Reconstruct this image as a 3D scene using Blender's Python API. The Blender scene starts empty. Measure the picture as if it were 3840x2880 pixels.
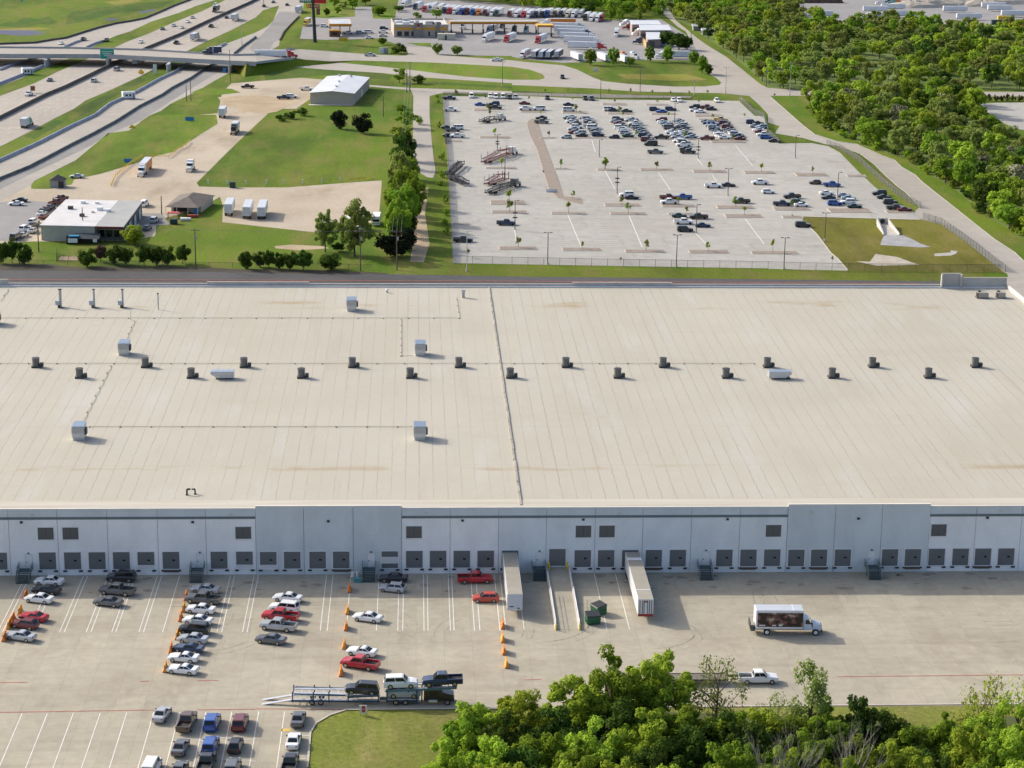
import bpy, math, random
import numpy as np
from mathutils import Vector, Matrix
R = math.radians
rnd = random.Random(7)
C = bpy.context.scene.collection
PI = math.pi
# ------------------------------------------------------------------ camera model (measured on the photograph)
F, CZ = 7960.0, 135.0
SC = CZ/114
pit, yaw, rol = R(15.6), R(2.69), R(.687)
fw = Vector((math.sin(yaw)*math.cos(pit), math.cos(yaw)*math.cos(pit), -math.sin(pit)))
rt = Vector((math.cos(yaw), -math.sin(yaw), 0)); up = rt.cross(fw)
c_, s_ = math.cos(rol), math.sin(rol)
rt, up = c_*rt+s_*up, -s_*rt+c_*up
CAM = Vector((0, 0, CZ))
TL = dict(A1=(0,0,2.30417), A2=(960,0,2.30417), A3=(1920,0,2.30417), A4=(2880,0,2.30417),
  B1=(0,500,2.30417), B2=(960,500,2.30417), B3=(1920,500,2.30417), B4=(2880,500,2.30417),
  C1=(0,1040,1.728), C2=(1280,1040,1.728), C3=(2560,1040,1.728),
  D1=(0,1840,2.30417), D2=(960,1840,2.30417), D3=(1920,1840,2.30417), D4=(2880,1840,2.30417),
  E1=(0,2340,2.30417), E2=(960,2340,2.30417), E3=(1920,2340,2.30417), E4=(2880,2340,2.30417),
  K1=(1640,330,3.45625), K2=(2240,330,3.45625), K3=(1640,640,3.45625), K4=(2240,600,3.45625),
  L1=(960,0,3.45625), L2=(1460,0,3.45625), L3=(2040,0,3.45625), L4=(0,100,3.45625),
  M1=(0,720,3.45625), M2=(600,700,3.45625), M3=(1160,700,3.45625), H1=(960,2480,2.765), T1=(2760,2240,6.144),
  R1=(0,1040,3.45625), R2=(3200,1000,3.45625), Q1=(1840,2040,3.45625), d=(0,0,.57604), p=(0,0,1.0))
def ray(x, y): return (rt*((x-1920)/F) - up*((y-1440)/F) + fw)
def U(x, y, z=0.0):
    d = ray(x, y); return CAM + d*((z-CZ)/d.z)
def UY(x, y, Y):
    d = ray(x, y); return CAM + d*(Y/d.y)
def px(t, x, y):
    a = TL[t]; return a[0]+x/a[2], a[1]+y/a[2]
def G(t, x, y, z=0.0): return U(*px(t, x, y), z)
def P(s, z=0.0):
    out = []; t = 'p'
    for w in s.split():
        if ',' in w:
            x, y = w.split(','); out.append(G(t, float(x), float(y), z))
        else: t = w
    return out
def ppm(v):   # photograph pixels per metre at a point
    return F/((v-CAM).dot(fw))
def hgt(t, x, by, ty):   # height of an upright thing standing at (x,by) whose top shows at (x,ty)
    b = G(t, x, by); X, y = px(t, x, ty); d = ray(X, y); k = (b.y)/d.y
    return max(.3, CZ+d.z*k)
# ------------------------------------------------------------------ meshes
class MB:
    def __init__(s): s.v=[]; s.f=[]; s.m=[]
    def add(s, vs, fs, mi=0):
        o=len(s.v); s.v+= [tuple(v) for v in vs]; s.f+= [tuple(i+o for i in f) for f in fs]; s.m+=[mi]*len(fs); return s
    def box(s, c, d, rz=0, mi=0, mat=None):
        x,y,z=[k/2 for k in d]
        vs=[Vector((a*x,b*y,e*z)) for e in(-1,1) for b in(-1,1) for a in(-1,1)]
        M = mat or Matrix.Rotation(rz,3,'Z')
        vs=[M@v+Vector(c) for v in vs]
        return s.add(vs,[(0,2,3,1),(4,5,7,6),(0,1,5,4),(2,6,7,3),(0,4,6,2),(1,3,7,5)],mi)
    def b2(s, x0,x1,y0,y1,z0,z1,mi=0):
        return s.box(((x0+x1)/2,(y0+y1)/2,(z0+z1)/2),(x1-x0,y1-y0,z1-z0),0,mi)
    def cyl(s, a, b, r0, r1=None, n=8, mi=0):
        a=Vector(a);b=Vector(b);r1=r0 if r1 is None else r1
        w=(b-a).normalized(); u=w.orthogonal().normalized(); q=w.cross(u)
        vs=[]
        for (p,r) in((a,r0),(b,r1)):
            for i in range(n):
                t=2*PI*i/n; vs.append(p+u*(r*math.cos(t))+q*(r*math.sin(t)))
        fs=[(i,(i+1)%n,n+(i+1)%n,n+i) for i in range(n)]+[tuple(range(n-1,-1,-1)),tuple(range(n,2*n))]
        return s.add(vs,fs,mi)
    def prism(s, poly, z0, z1, mi=0):
        n=len(poly); vs=[(p[0],p[1],z0) for p in poly]+[(p[0],p[1],z1) for p in poly]
        fs=[(i,(i+1)%n,n+(i+1)%n,n+i) for i in range(n)]+[tuple(range(n-1,-1,-1)),tuple(range(n,2*n))]
        return s.add(vs,fs,mi)
    def quad(s, a,b,c,d, mi=0): return s.add([a,b,c,d],[(0,1,2,3)],mi)
    def loft(s, secs, mi=0):
        n=len(secs[0]); vs=[p for q in secs for p in q]; fs=[]
        for k in range(len(secs)-1):
            for i in range(n): fs.append((k*n+i,k*n+(i+1)%n,(k+1)*n+(i+1)%n,(k+1)*n+i))
        fs+= [tuple(range(n-1,-1,-1)), tuple((len(secs)-1)*n+i for i in range(n))]
        return s.add(vs,fs,mi)
    def tube(s, pts, r, n=5, mi=0):
        for a,b in zip(pts,pts[1:]): s.cyl(a,b,r,r,n,mi)
        return s
    def mesh(s, name, mats, smooth=False):
        me=bpy.data.meshes.new(name); me.from_pydata(s.v,[],s.f)
        for m in (mats if isinstance(mats,(list,tuple)) else [mats]): me.materials.append(m)
        if any(s.m): me.polygons.foreach_set('material_index',s.m)
        if smooth: me.polygons.foreach_set('use_smooth',[True]*len(s.f))
        me.update(); return me
def link(o, parent=None):
    C.objects.link(o)
    if parent is not None: o.parent=parent
    return o
def obj(name, mb, mats, parent=None, loc=None, rz=0, smooth=False):
    me = mb if isinstance(mb, bpy.types.Mesh) else mb.mesh(name, mats, smooth)
    o = bpy.data.objects.new(name, me)
    if loc is not None: o.location=loc
    if rz: o.rotation_euler.z=rz
    return link(o,parent)
def tag(o, label, cat, group=None):
    o['label']=label; o['category']=cat
    if group: o['group']=group
    return o
def thing(name, label, cat, loc=(0,0,0), rz=0, group=None):
    o=bpy.data.objects.new(name,None); link(o); o.location=loc; o.rotation_euler=(0,0,rz); o.empty_display_size=.5
    return tag(o,label,cat,group)
def struct(name, mb, m):
    o=obj(name,mb,m); o['kind']='structure'; return o
def kids(o): return KID.get(o.name,[])
def duptree(o, parent=None):
    c=o.copy(); link(c,parent)
    for ch in o.children: duptree(ch,c)
    return c
# ------------------------------------------------------------------ materials
def newmat(name):
    m=bpy.data.materials.new(name); m.use_nodes=True; return m, m.node_tree, m.node_tree.nodes['Principled BSDF']
def N(nt,t,**k):
    n=nt.nodes.new('ShaderNode'+t)
    for a,b in k.items():
        if a.startswith('i_'):
            q=a[2:]; n.inputs[int(q) if q.isdigit() else q.replace('_',' ')].default_value=b
        else: setattr(n,a,b)
    return n
def L(nt,a,b): nt.links.new(a,b)
def math_(nt,op,a,b=None,c=None,clamp=False):
    n=nt.nodes.new('ShaderNodeMath'); n.operation=op; n.use_clamp=clamp
    for i,v in enumerate((a,b,c)):
        if v is None: continue
        if isinstance(v,(int,float)): n.inputs[i].default_value=v
        else: L(nt,v,n.inputs[i])
    return n.outputs[0]
def mixc(nt,fac,a,b,mode='MIX'):
    n=nt.nodes.new('ShaderNodeMix'); n.data_type='RGBA'; n.blend_type=mode
    for i,v in ((0,fac),(6,a),(7,b)):
        if isinstance(v,(int,float)): n.inputs[i].default_value=v
        elif isinstance(v,(tuple,list)): n.inputs[i].default_value=(*v[:3],1)
        else: L(nt,v,n.inputs[i])
    return n.outputs[2]
def noise(nt,vec,scale,detail=3,rough=.6,sx=None):
    if sx is not None:
        mp=N(nt,'Mapping'); L(nt,vec,mp.inputs[0]); mp.inputs['Scale'].default_value=sx; vec=mp.outputs[0]
    n=N(nt,'TexNoise'); n.inputs['Scale'].default_value=scale; n.inputs['Detail'].default_value=detail; n.inputs['Roughness'].default_value=rough
    L(nt,vec,n.inputs['Vector']); return n.outputs[0]
def ramp(nt,f,lo,hi):
    n=N(nt,'MapRange'); n.inputs[1].default_value=lo; n.inputs[2].default_value=hi; L(nt,f,n.inputs[0]); return n.outputs[0]
def pos(nt): return N(nt,'NewGeometry').outputs['Position']
def ocoord(nt): return N(nt,'TexCoord').outputs['Object']
MC={}
def mat(name,col,rough=.6,metal=0,var=.12,scale=1.5,coat=0):
    if name in MC: return MC[name]
    m,nt,b=newmat(name)
    b.inputs['Roughness'].default_value=rough; b.inputs['Metallic'].default_value=metal; b.inputs['Coat Weight'].default_value=coat
    if var:
        n=noise(nt,ocoord(nt),scale,4)
        k=[max(0,c*(1-var)) for c in col]; h=[min(1,c*(1+var)) for c in col]
        L(nt,mixc(nt,ramp(nt,n,.3,.7),k,h),b.inputs['Base Color'])
    else: b.inputs['Base Color'].default_value=(*col,1)
    MC[name]=m; return m
def grid_lines(nt,p,sx,sy,w,ox=0,oy=0):
    sep=N(nt,'SeparateXYZ'); L(nt,p,sep.inputs[0]); o=[]
    for ax,s,of in ((0,sx,ox),(1,sy,oy)):
        a=math_(nt,'ADD',sep.outputs[ax],of); a=math_(nt,'DIVIDE',a,s); a=math_(nt,'FRACT',a)
        a=math_(nt,'SUBTRACT',a,.5); a=math_(nt,'ABSOLUTE',a); o.append(math_(nt,'GREATER_THAN',a,.5-w/s/2))
    return math_(nt,'MAXIMUM',o[0],o[1])
def ground_mat(name,c1,c2,big=.02,small=.6,stain=None,grid=None,rough=.9,stretch=None,line=.75):
    m,nt,b=newmat(name); p=pos(nt)
    a=noise(nt,p,big,5,.6,stretch); f=noise(nt,p,small,4,.7)
    col=mixc(nt,ramp(nt,a,.35,.65),c1,c2)
    col=mixc(nt,ramp(nt,f,.2,.8),mixc(nt,1,col,(.84,.84,.84),'MULTIPLY'),mixc(nt,1,col,(1.12,1.12,1.12),'MULTIPLY'))
    if stain:
        s=noise(nt,p,stain[0],6,.65,stain[3] if len(stain)>3 else None)
        col=mixc(nt,math_(nt,'MULTIPLY',ramp(nt,s,.52,.75),stain[2]),col,stain[1])
    if grid:
        sp=N(nt,'SeparateXYZ'); L(nt,p,sp.inputs[0]); cb=N(nt,'CombineXYZ'); L(nt,math_(nt,'FLOOR',math_(nt,'DIVIDE',sp.outputs[0],grid[0])),cb.inputs[0]); L(nt,math_(nt,'FLOOR',math_(nt,'DIVIDE',sp.outputs[1],grid[1])),cb.inputs[1])
        wn=N(nt,'TexWhiteNoise',noise_dimensions='2D'); L(nt,cb.outputs[0],wn.inputs['Vector']); col=mixc(nt,math_(nt,'MULTIPLY',wn.outputs[0],.16),col,(.22,.20,.17))
        sk=noise(nt,p,.22,5,.7,(.12,1,1)); col=mixc(nt,math_(nt,'MULTIPLY',ramp(nt,sk,.54,.75),.35),col,(.20,.165,.125))
        sk=noise(nt,p,.16,5,.75,(1,.3,1)); col=mixc(nt,math_(nt,'MULTIPLY',ramp(nt,sk,.56,.8),.45),col,(.16,.135,.105))
        g=grid_lines(nt,p,*grid); col=mixc(nt,math_(nt,'MULTIPLY',g,1-line),col,(.05,.045,.04))
    L(nt,col,b.inputs['Base Color']); b.inputs['Roughness'].default_value=rough; b.inputs['Specular IOR Level'].default_value=.25
    return m
M_YARD=ground_mat('yard_concrete',(.372,.336,.258),(.437,.396,.305),.03,.5,(.05,(.24,.185,.125),.55),(4.6,6.1,.05),line=.72)
M_LOT=ground_mat('lot_concrete',(.365,.355,.318),(.42,.405,.365),.02,.3,(.03,(.33,.30,.26),.5,(.25,1,1)),(4.6,4.6,.06),line=.85)
M_ROAD=ground_mat('road_concrete',(.34,.31,.27),(.40,.37,.32),.01,.2,(.05,(.27,.25,.225),.5))
M_HWY=ground_mat('highway_concrete',(.35,.31,.265),(.41,.37,.315),.012,.2,(.02,(.27,.245,.215),.6,(1,.06,1)))
M_ASPH=ground_mat('asphalt',(.068,.068,.07),(.09,.088,.088),.04,.5,(.05,(.08,.08,.08),.6),rough=.95)
M_ASPH2=ground_mat('worn_asphalt',(.22,.215,.205),(.27,.26,.245),.03,.4,(.04,(.17,.165,.16),.5))
M_STOP=ground_mat('truck_stop_paving',(.25,.242,.238),(.295,.285,.278),.02,.3,(.03,(.2,.195,.185),.5))
M_GRAVEL=ground_mat('gravel',(.38,.32,.235),(.46,.39,.30),.03,.7,(.06,(.26,.20,.13),.85,(1,.35,1)))
M_DIRT=ground_mat('bare_dirt',(.36,.27,.17),(.45,.36,.24),.05,.7,(.08,(.22,.15,.09),.6))
def grass_mat(name,c1,c2,c3):
    m,nt,b=newmat(name); p=pos(nt)
    a=noise(nt,p,.018,5,.6,(1,.5,1)); d=noise(nt,p,.085,6,.72,(1,.3,1)); f=noise(nt,p,1.1,4,.8); e=noise(nt,p,.012,6,.7,(1,.28,1))
    col=mixc(nt,ramp(nt,a,.38,.62),c1,c2); col=mixc(nt,math_(nt,'MULTIPLY',ramp(nt,d,.46,.64),.9),col,c3); col=mixc(nt,math_(nt,'MULTIPLY',ramp(nt,e,.48,.62),.7),col,[k*.48 for k in c1])
    col=mixc(nt,ramp(nt,f,.25,.75),mixc(nt,1,col,(.58,.61,.56),'MULTIPLY'),mixc(nt,1,col,(1.4,1.36,1.3),'MULTIPLY'))
    L(nt,col,b.inputs['Base Color']); b.inputs['Roughness'].default_value=.95; b.inputs['Specular IOR Level'].default_value=.1
    bp=N(nt,'Bump'); bp.inputs['Strength'].default_value=.5; bp.inputs['Distance'].default_value=.3; L(nt,f,bp.inputs['Height']); L(nt,bp.outputs[0],b.inputs['Normal'])
    return m
M_GRASS=grass_mat('meadow_grass',(.075,.14,.010),(.13,.185,.014),(.17,.165,.042))
M_LAWN=grass_mat('lawn_grass',(.155,.19,.035),(.205,.225,.048),(.26,.225,.09))
M_VERGE=grass_mat('verge_grass',(.10,.18,.012),(.148,.225,.018),(.19,.185,.045))
M_BASIN=grass_mat('basin_grass',(.125,.12,.018),(.17,.165,.028),(.19,.165,.05))
M_DGRASS=grass_mat('rank_grass',(.05,.105,.014),(.075,.135,.018),(.12,.14,.03)); M_YGRASS=grass_mat('dry_grass',(.20,.21,.03),(.24,.23,.05),(.26,.22,.08)); M_SHGRASS=grass_mat('mown_strip_grass',(.09,.125,.012),(.125,.155,.018),(.15,.14,.04))
M_FLOWER=grass_mat('bluebonnet_patch',(.12,.12,.20),(.13,.17,.07),(.11,.11,.26))
M_RIPRAP=ground_mat('riprap',(.28,.28,.28),(.36,.36,.36),.3,1.2)
M_RUBBLE=ground_mat('rubble',(.36,.31,.25),(.46,.42,.35),.3,1.0,(.2,(.25,.18,.12),.6))
M_WHITE=mat('white_line',(.72,.70,.64),.8,var=.15,scale=.6)
M_REDL=mat('red_line',(.36,.10,.075),.85,var=.3,scale=.5)
M_YELL=mat('yellow_line',(.62,.42,.10),.8,var=.2)
M_KERB=mat('kerb',(.50,.46,.40),.85,var=.12,scale=.4)
M_BED=mat('island_bed',(.25,.205,.165),.95,var=.2,scale=.5)
GLASS=mat('dark_glass',(.012,.016,.02),.08,var=0); TYRE=mat('tyre',(.018,.018,.018),.9,var=0)
RIM=mat('rim',(.42,.42,.43),.3,.8,var=0); CHROME=mat('chrome',(.6,.6,.6),.2,.9,var=0)
HLIGHT=mat('headlight_lens',(.7,.72,.74),.1,var=0); TLIGHT=mat('taillight_lens',(.35,.012,.012),.2,var=0)
BLACK=mat('black_trim',(.02,.02,.022),.5,var=0); STEEL=mat('galvanised',(.40,.42,.43),.42,.6,var=.12); DKSTEEL=mat('dark_steel',(.055,.06,.062),.55,.3,var=.15)
PAINT={}
COL=dict(w=('white',(.80,.80,.79)),s=('silver',(.44,.46,.48)),g=('grey',(.13,.135,.14)),k=('black',(.014,.015,.017)),b=('blue',(.025,.10,.36)),n=('navy',(.018,.035,.085)),
 r=('red',(.46,.015,.025)),m=('maroon',(.15,.018,.02)),o=('orange red',(.50,.06,.03)),y=('yellow',(.62,.40,.03)),t=('brown',(.10,.06,.04)),e=('dark green',(.02,.055,.045)),l=('pale blue',(.25,.36,.44)),c=('cream',(.6,.55,.42)),a=('teal',(.05,.25,.28)),h=('orange',(.70,.22,.03)))
def paint(k):
    if k not in PAINT: PAINT[k]=mat('paint_'+COL[k][0].replace(' ','_'),COL[k][1],.35,.25 if k in 'sgbn' else 0,0,coat=.7)
    return PAINT[k]
# ------------------------------------------------------------------ ground sheets
def sheet(name, pts, z, m, kind='structure'):
    if isinstance(pts,str): pts=P(pts)
    me=bpy.data.meshes.new(name); me.from_pydata([(p[0],p[1],z) for p in pts],[],[tuple(range(len(pts)))])
    me.materials.append(m); me.update()
    if me.polygons[0].normal.z<0: me.flip_normals()
    o=link(bpy.data.objects.new(name,me)); o['kind']=kind; return o
b=MB(); b.quad((-4000,-600,0),(4000,-600,0),(4000,6000,0),(-4000,6000,0)); struct('ground',b,M_GRASS)
Z1,Z2,Z3,Z4=.04,.06,.08,.10
sheet('concrete_yard','p -900,2122 6800,2100 6800,2622 4400,2641 E2 1800,738 780,745 640,790 520,860 470,940 445,1244 400,2400 p -700,3400',Z1,M_YARD)
sheet('lawn','E2 780,745 1800,738 E4 2800,690 2800,3200 E2 400,2400 445,1244 470,940 520,860 640,790',.02,M_LAWN)
sheet('service_drive','p -500,1011 960,1019 1920,1037 2880,1048 3500,1055 3740,1057 3740,1150 -500,1150',Z1,M_ASPH)
sheet('side_drive','p 3745,1052 3790,1035 4500,1060 4700,1500 4300,1500 3745,1150',.03,M_ROAD)
sheet('verge','p 1690,990 2210,1012 3700,1022 3700,1056 2880,1049 1920,1038 1660,1034',.02,M_SHGRASS)
# highway system
e1='A1 -260,390 0,386 300,376 450,350 560,335 720,285 850,245 1000,208 1130,188 1250,163 1400,100 1500,55 1650,0 1800,-60'
e2='A1 2010,-60 1860,0 1700,50 1550,110 1300,190 1130,270 1000,310 800,405 600,505 500,545 420,580 320,605 180,680 0,745 -260,840'
e3='A1 -260,930 0,830 300,720 500,620 770,505 985,415 1100,360 1300,285 1500,195 1750,95 1950,0 2080,-60'
e4='A2 420,-60 340,-20 200,50 190,50 60,92 A1 2212,150 2000,260 1760,370 1600,450 1400,560 1210,660 950,780 740,870 640,940 480,1020 330,1100 50,1244 -260,1380'
e5='A1 -260,1500 320,1244 600,1100 820,1000 950,900 1060,850 1190,790 1370,690 1500,630 1640,540 1850,430 1950,380 2212,280 A2 100,228 150,180 200,50 330,-60'
e6='A2 430,-60 400,110 360,150 240,280 205,350 200,395 100,450 A1 2140,545 1870,690 1700,790 1470,900 1390,960 1290,1000 1100,1130 930,1244 B1 640,240 300,410 265,450 -260,720'
sheet('service_road',e1+' '+e2,Z1,M_ROAD)
sheet('highway',e3+' '+e4,Z2,M_HWY)
sheet('frontage_road',e5+' '+e6,Z1,M_ROAD)
sheet('asphalt_shoulder','B1 -300,570 0,410 250,300 420,220 620,110 A1 830,1150 1000,1060 1200,930 1400,830 1480,775 1650,680 1760,620 1980,500 2120,485 1760,700 1500,860 1200,1050 950,1152 B1 790,105 520,235 250,360 0,485 -300,640',Z2,M_ASPH2)
sheet('asphalt_road','A2 20,330 120,225 200,100 370,100 380,130 240,270 200,340 150,370 120,430 0,470 -60,420',Z2,M_ASPH2)
for s in ('A1 0,262 90,262 300,262 400,275 380,300 200,310 0,295','A1 900,160 1010,155 1020,175 930,180','A1 1180,80 1340,70 1330,100 1200,115','L2 900,930 1000,920 1500,960 1500,990 1150,985'):
    sheet('bluebonnet_patch',s,.02,M_FLOWER)
# roads round the truck stop, access road, far lot
sheet('crossing_road','A2 100,440 380,425 650,445 1000,472 1290,482 1320,470 1290,400 1510,410 1560,475 2212,522 A3 110,535 440,565 560,600 700,670 780,700 1000,725 1400,748 1650,748 1790,735 1810,715 1760,670 1700,640 1700,560 1690,510 1610,460 1560,380 1500,270 1430,230 1300,110 1280,60 1340,60 1420,180 1530,270 1600,330 1700,400 1850,490 2000,610 2150,730 2212,760 A4 355,785 2212,795 2500,797 2500,835 2212,833 355,828 20,828 130,930 300,1080 400,1160 600,1220 760,1244 B4 800,110 980,190 1090,230 1150,290 1270,360 1330,420 1480,540 1620,650 1770,770 1960,920 2130,1030 2212,1110 2500,1330 2080,1330 2070,1220 1960,1140 1850,1050 1700,930 1600,860 1500,790 1330,745 1250,690 1310,640 1200,520 1120,460 1020,370 920,270 800,180 620,110 500,95 300,40 60,0 A4 100,1090 0,1060 A3 2212,990 2130,900 2050,830 1800,805 1560,802 1060,790 700,765 0,735 A2 2212,720 1450,670 1200,645 1100,632 600,602 180,565 60,565',Z1,M_ROAD)
sheet('grass_island','A2 400,522 900,524 1500,540 2212,578 A3 150,602 260,640 283,665 270,682 230,690 0,690 A2 2212,690 1800,662 1400,612 1050,573 640,535',Z2,M_VERGE)
sheet('frontage_drive','A2 980,735 1340,760 2212,790 A3 0,800 800,815 1560,832 1540,845 800,845 0,822 A2 2212,812 1600,805 1500,830 1500,1000 1520,1244 B2 1550,330 1530,385 1480,380 1350,300 1360,0 A2 1355,1244 1360,830 1340,780 980,748',Z1,M_ROAD)
sheet('lot','A2 1615,828 2212,842 A3 0,826 800,860 1560,868 1960,872 2095,1000 2180,1005 A4 0,1192 100,1240 B4 380,85 520,112 620,165 780,330 930,470 1100,590 1215,668 1255,692 1330,742 1300,748 300,720 300,765 370,825 420,875 480,955 540,1035 600,1085 690,1188 0,1172 B3 2212,1168 1100,1150 0,1132 B2 1700,1122 1690,900 1665,400 1640,0 A2 1635,1244',Z1,M_LOT)
sheet('gravel_yard','d -100,420 60,402 100,386 200,330 300,265 400,250 470,245 480,200 500,180 650,168 700,172 668,215 640,235 590,235 545,277 490,330 425,395 430,403 500,405 620,405 790,392 825,390 818,475 740,500 680,502 590,492 480,480 482,445 475,425 450,440 400,460 340,475 335,510 280,520 60,522 -100,535',.02,M_GRAVEL)
sheet('dirt_patch','A1 1880,840 2212,820 A2 250,850 400,870 300,910 180,965 60,985 A1 2100,960 1930,900',Z1,M_DIRT)
sheet('grass_plot','B1 268,450 330,400 640,245 935,0 A1 1110,1130 1290,1003 1400,992 1870,992 1880,1070 1750,1150 B1 1640,70 1500,160 1370,190 1130,272 870,350 640,400 620,440 440,480 270,480',Z2,M_VERGE)
sheet('grass_plot','A1 1650,800 1750,760 2000,768 2080,800 1850,825',Z2,M_VERGE); sheet('grass_plot','A1 1470,900 1560,855 1770,862 1700,917',Z2,M_VERGE)
sheet('dirt_patch','M2 1480,770 1700,752 2100,770 2200,800 1800,826 1500,800',.02,M_DIRT)
sheet('dirt_patch','M1 780,835 960,828 1040,850 1040,890 760,885',.03,M_DIRT)
sheet('dirt_track','B2 1440,470 1340,640 1350,1000 1330,1110 1450,1115 1500,950 1460,700 1490,470',.02,M_DIRT)
sheet('truck_stop_apron','A2 380,335 405,220 470,150 620,158 850,130 860,60 1000,60 1010,150 1200,160 1240,-40 A3 300,60 800,175 1100,165 1290,168 1500,300 1600,440 1700,510 1600,522 1100,520 440,545 110,512 0,492 A2 2212,485 1560,476 1510,411 1290,401 1050,335 600,345',Z2,M_STOP)
for s in ('A2 600,80 860,70 880,0 640,-30','A2 480,90 600,90 860,120 850,145 620,155 500,140','A2 1010,120 1130,105 1190,150 1190,165 1010,160','A2 1300,372 1510,372 1520,408 1400,395'):
    sheet('grass_bed',s,Z3,M_VERGE)
sheet('trailer_yard','A4 -100,-60 2500,-60 2500,250 1950,255 1550,215 1450,205 900,185 780,245 620,262 430,205 330,145 300,75 -100,20',Z1,M_STOP)
sheet('concrete_pad','A4 1800,900 2000,888 2500,885 2500,1150 2130,1115 1980,1030',Z1,M_LOT)
sheet('basin','B4 300,722 1330,746 1500,795 1600,865 1700,935 1850,1055 1960,1145 2050,1215 2010,1200 690,1188 600,1085 480,955 370,825',.02,M_BASIN)
sheet('riprap_apron','B4 970,965 985,920 1005,880 1160,880 1240,912 1320,955 1410,983 1300,986',Z1,M_RIPRAP)
sheet('rubble_apron','B4 880,1110 930,1042 1120,1070 1240,1115 1310,1135 1100,1142 940,1146 760,1105',Z1,M_RUBBLE)
sheet('concrete_flume','B4 1437,1040 1575,1030 1580,1012 1640,1018 1625,1040 1580,1058 1440,1062',Z1,M_LOT)
sheet('parking_apron','B1 -200,610 240,580 450,600 300,760 180,930 -200,930',Z2,M_STOP)
sheet('parking_apron','B1 1230,690 1400,695 1470,790 1300,800 1180,850 1150,800',Z2,M_ASPH2)
# painted lines
def strip(mb,a,b,w,z,mi=0):
    a=Vector((a[0],a[1],z)); b=Vector((b[0],b[1],z)); n=Vector((-(b-a).y,(b-a).x,0)).normalized()*(w/2)
    mb.quad(a-n,b-n,b+n,a+n,mi)
YF=(U(26,2161).y+U(3642,2140).y)/2
b=MB()
for t,y,xs in (('D1',1225,(-260,-20,22,240,285,515,555,745,785,965,1000,1200,1240,1405,1875,1915,2095,2135)),('D2',1212,(555,615,780,1040,1225,1268,1452,1487,1680,1712,1888,1935,2108,2160)),('D3',1200,(105,820,1015))):
    for x in xs:
        a=G(t,x,y); strip(b,a,(a.x,YF-.5),.13,Z2)
struct('dock_bay_line',b,M_WHITE)
b=MB()
for t,y,xs in (('E1',1200,(-480,-240,10,240,475,720,960,1205,1440,1680,1915,2160)),('E2',1230,(180,))):
    for x in xs:
        a=G(t,x,y); top=G('E1',600,772).y; strip(b,(a.x,a.y-14),(a.x,top),.13,Z2)
for s in ('E1 1690,1008 1765,1012','E1 1880,988 2000,985','E1 2100,1000 2212,1000','E1 1905,1172 1990,1170','E1 2140,1185 2212,1190','E2 370,965 460,968','E2 370,1165 430,1165'):
    a,c=P(s); strip(b,a,c,.14,Z3)
struct('parking_line',b,M_WHITE)
b=MB()
for s in ('E1 -200,770 1330,745','E1 1700,745 2212,738','E2 0,735 760,741','E1 -200,512 240,506','E1 1205,500 1290,496','E1 1700,492 1890,490','E4 600,458 2400,440','E3 100,486 250,482'):
    a,c=P(s); strip(b,a,c,.22,Z2)
struct('red_fire_line',b,M_REDL)
b=MB(); a,c=P('E2 215,918 300,918'); strip(b,a,c,.9,Z2); struct('yellow_marking',b,M_YELL)
b=MB()
for s in ('B3 480,700 600,985','B3 1010,710 1125,985','B3 800,320 890,480','B3 1265,340 1370,490','B3 1590,870 1680,960','B3 2015,740 2180,960','B3 690,60 720,160','B3 1925,100 2080,280','B3 1730,360 1770,420','B3 1600,220 1650,280','B3 20,820 40,960'):
    q=P(s); strip(b,q[0],q[1],.22,Z2)
rr=random.Random(3)
for rows in (('K4',730,1120,(0,2200)),('K4',200,540,(0,2200)),('K2',720,1000,(60,2200)),('K3',620,980,(260,2200)),('K2',420,650,(100,2200))):
    t,y0,y1,(x0,x1)=rows; A=G(t,x0,y1); Bq=G(t,x1,y1); y=A.y; top=G(t,1000,y0).y
    while y<top:
        x=A.x+2
        while x<Bq.x:
            if (x//9)%4!=3: strip(b,(x,y),(x+5.2,y),.10,Z2)
            x+=13.5
        y+=2.9
struct('lot_line',b,M_WHITE)
b=MB()
def along(pts,off,w,dash=None,gap=0):
    q=[]
    for i,p in enumerate(pts):
        d=(pts[min(i+1,len(pts)-1)]-pts[max(i-1,0)]); n=Vector((-d.y,d.x,0)).normalized(); q.append(p+n*off)
    for a,c in zip(q,q[1:]):
        Ld=(c-a).length
        if not dash: strip(b,a,c,w,Z3); continue
        t=0
        while t<Ld:
            strip(b,a+(c-a)*(t/Ld),a+(c-a)*(min(t+dash,Ld)/Ld),w,Z3); t+=dash+gap
med=P('A1 -260,1150 0,1030 190,935 400,830 560,765 780,660 900,600 1090,510 1270,425 1550,310 1780,200 1980,110 2140,40 2212,5 A2 60,-40')
for o in (-4,4): along(med,o,.15)
for o in (-7.8,-11.6,-15.2,7.8,11.6,15.2): along(med,o,.13,4,9)
struct('lane_line',b,M_WHITE)
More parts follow.
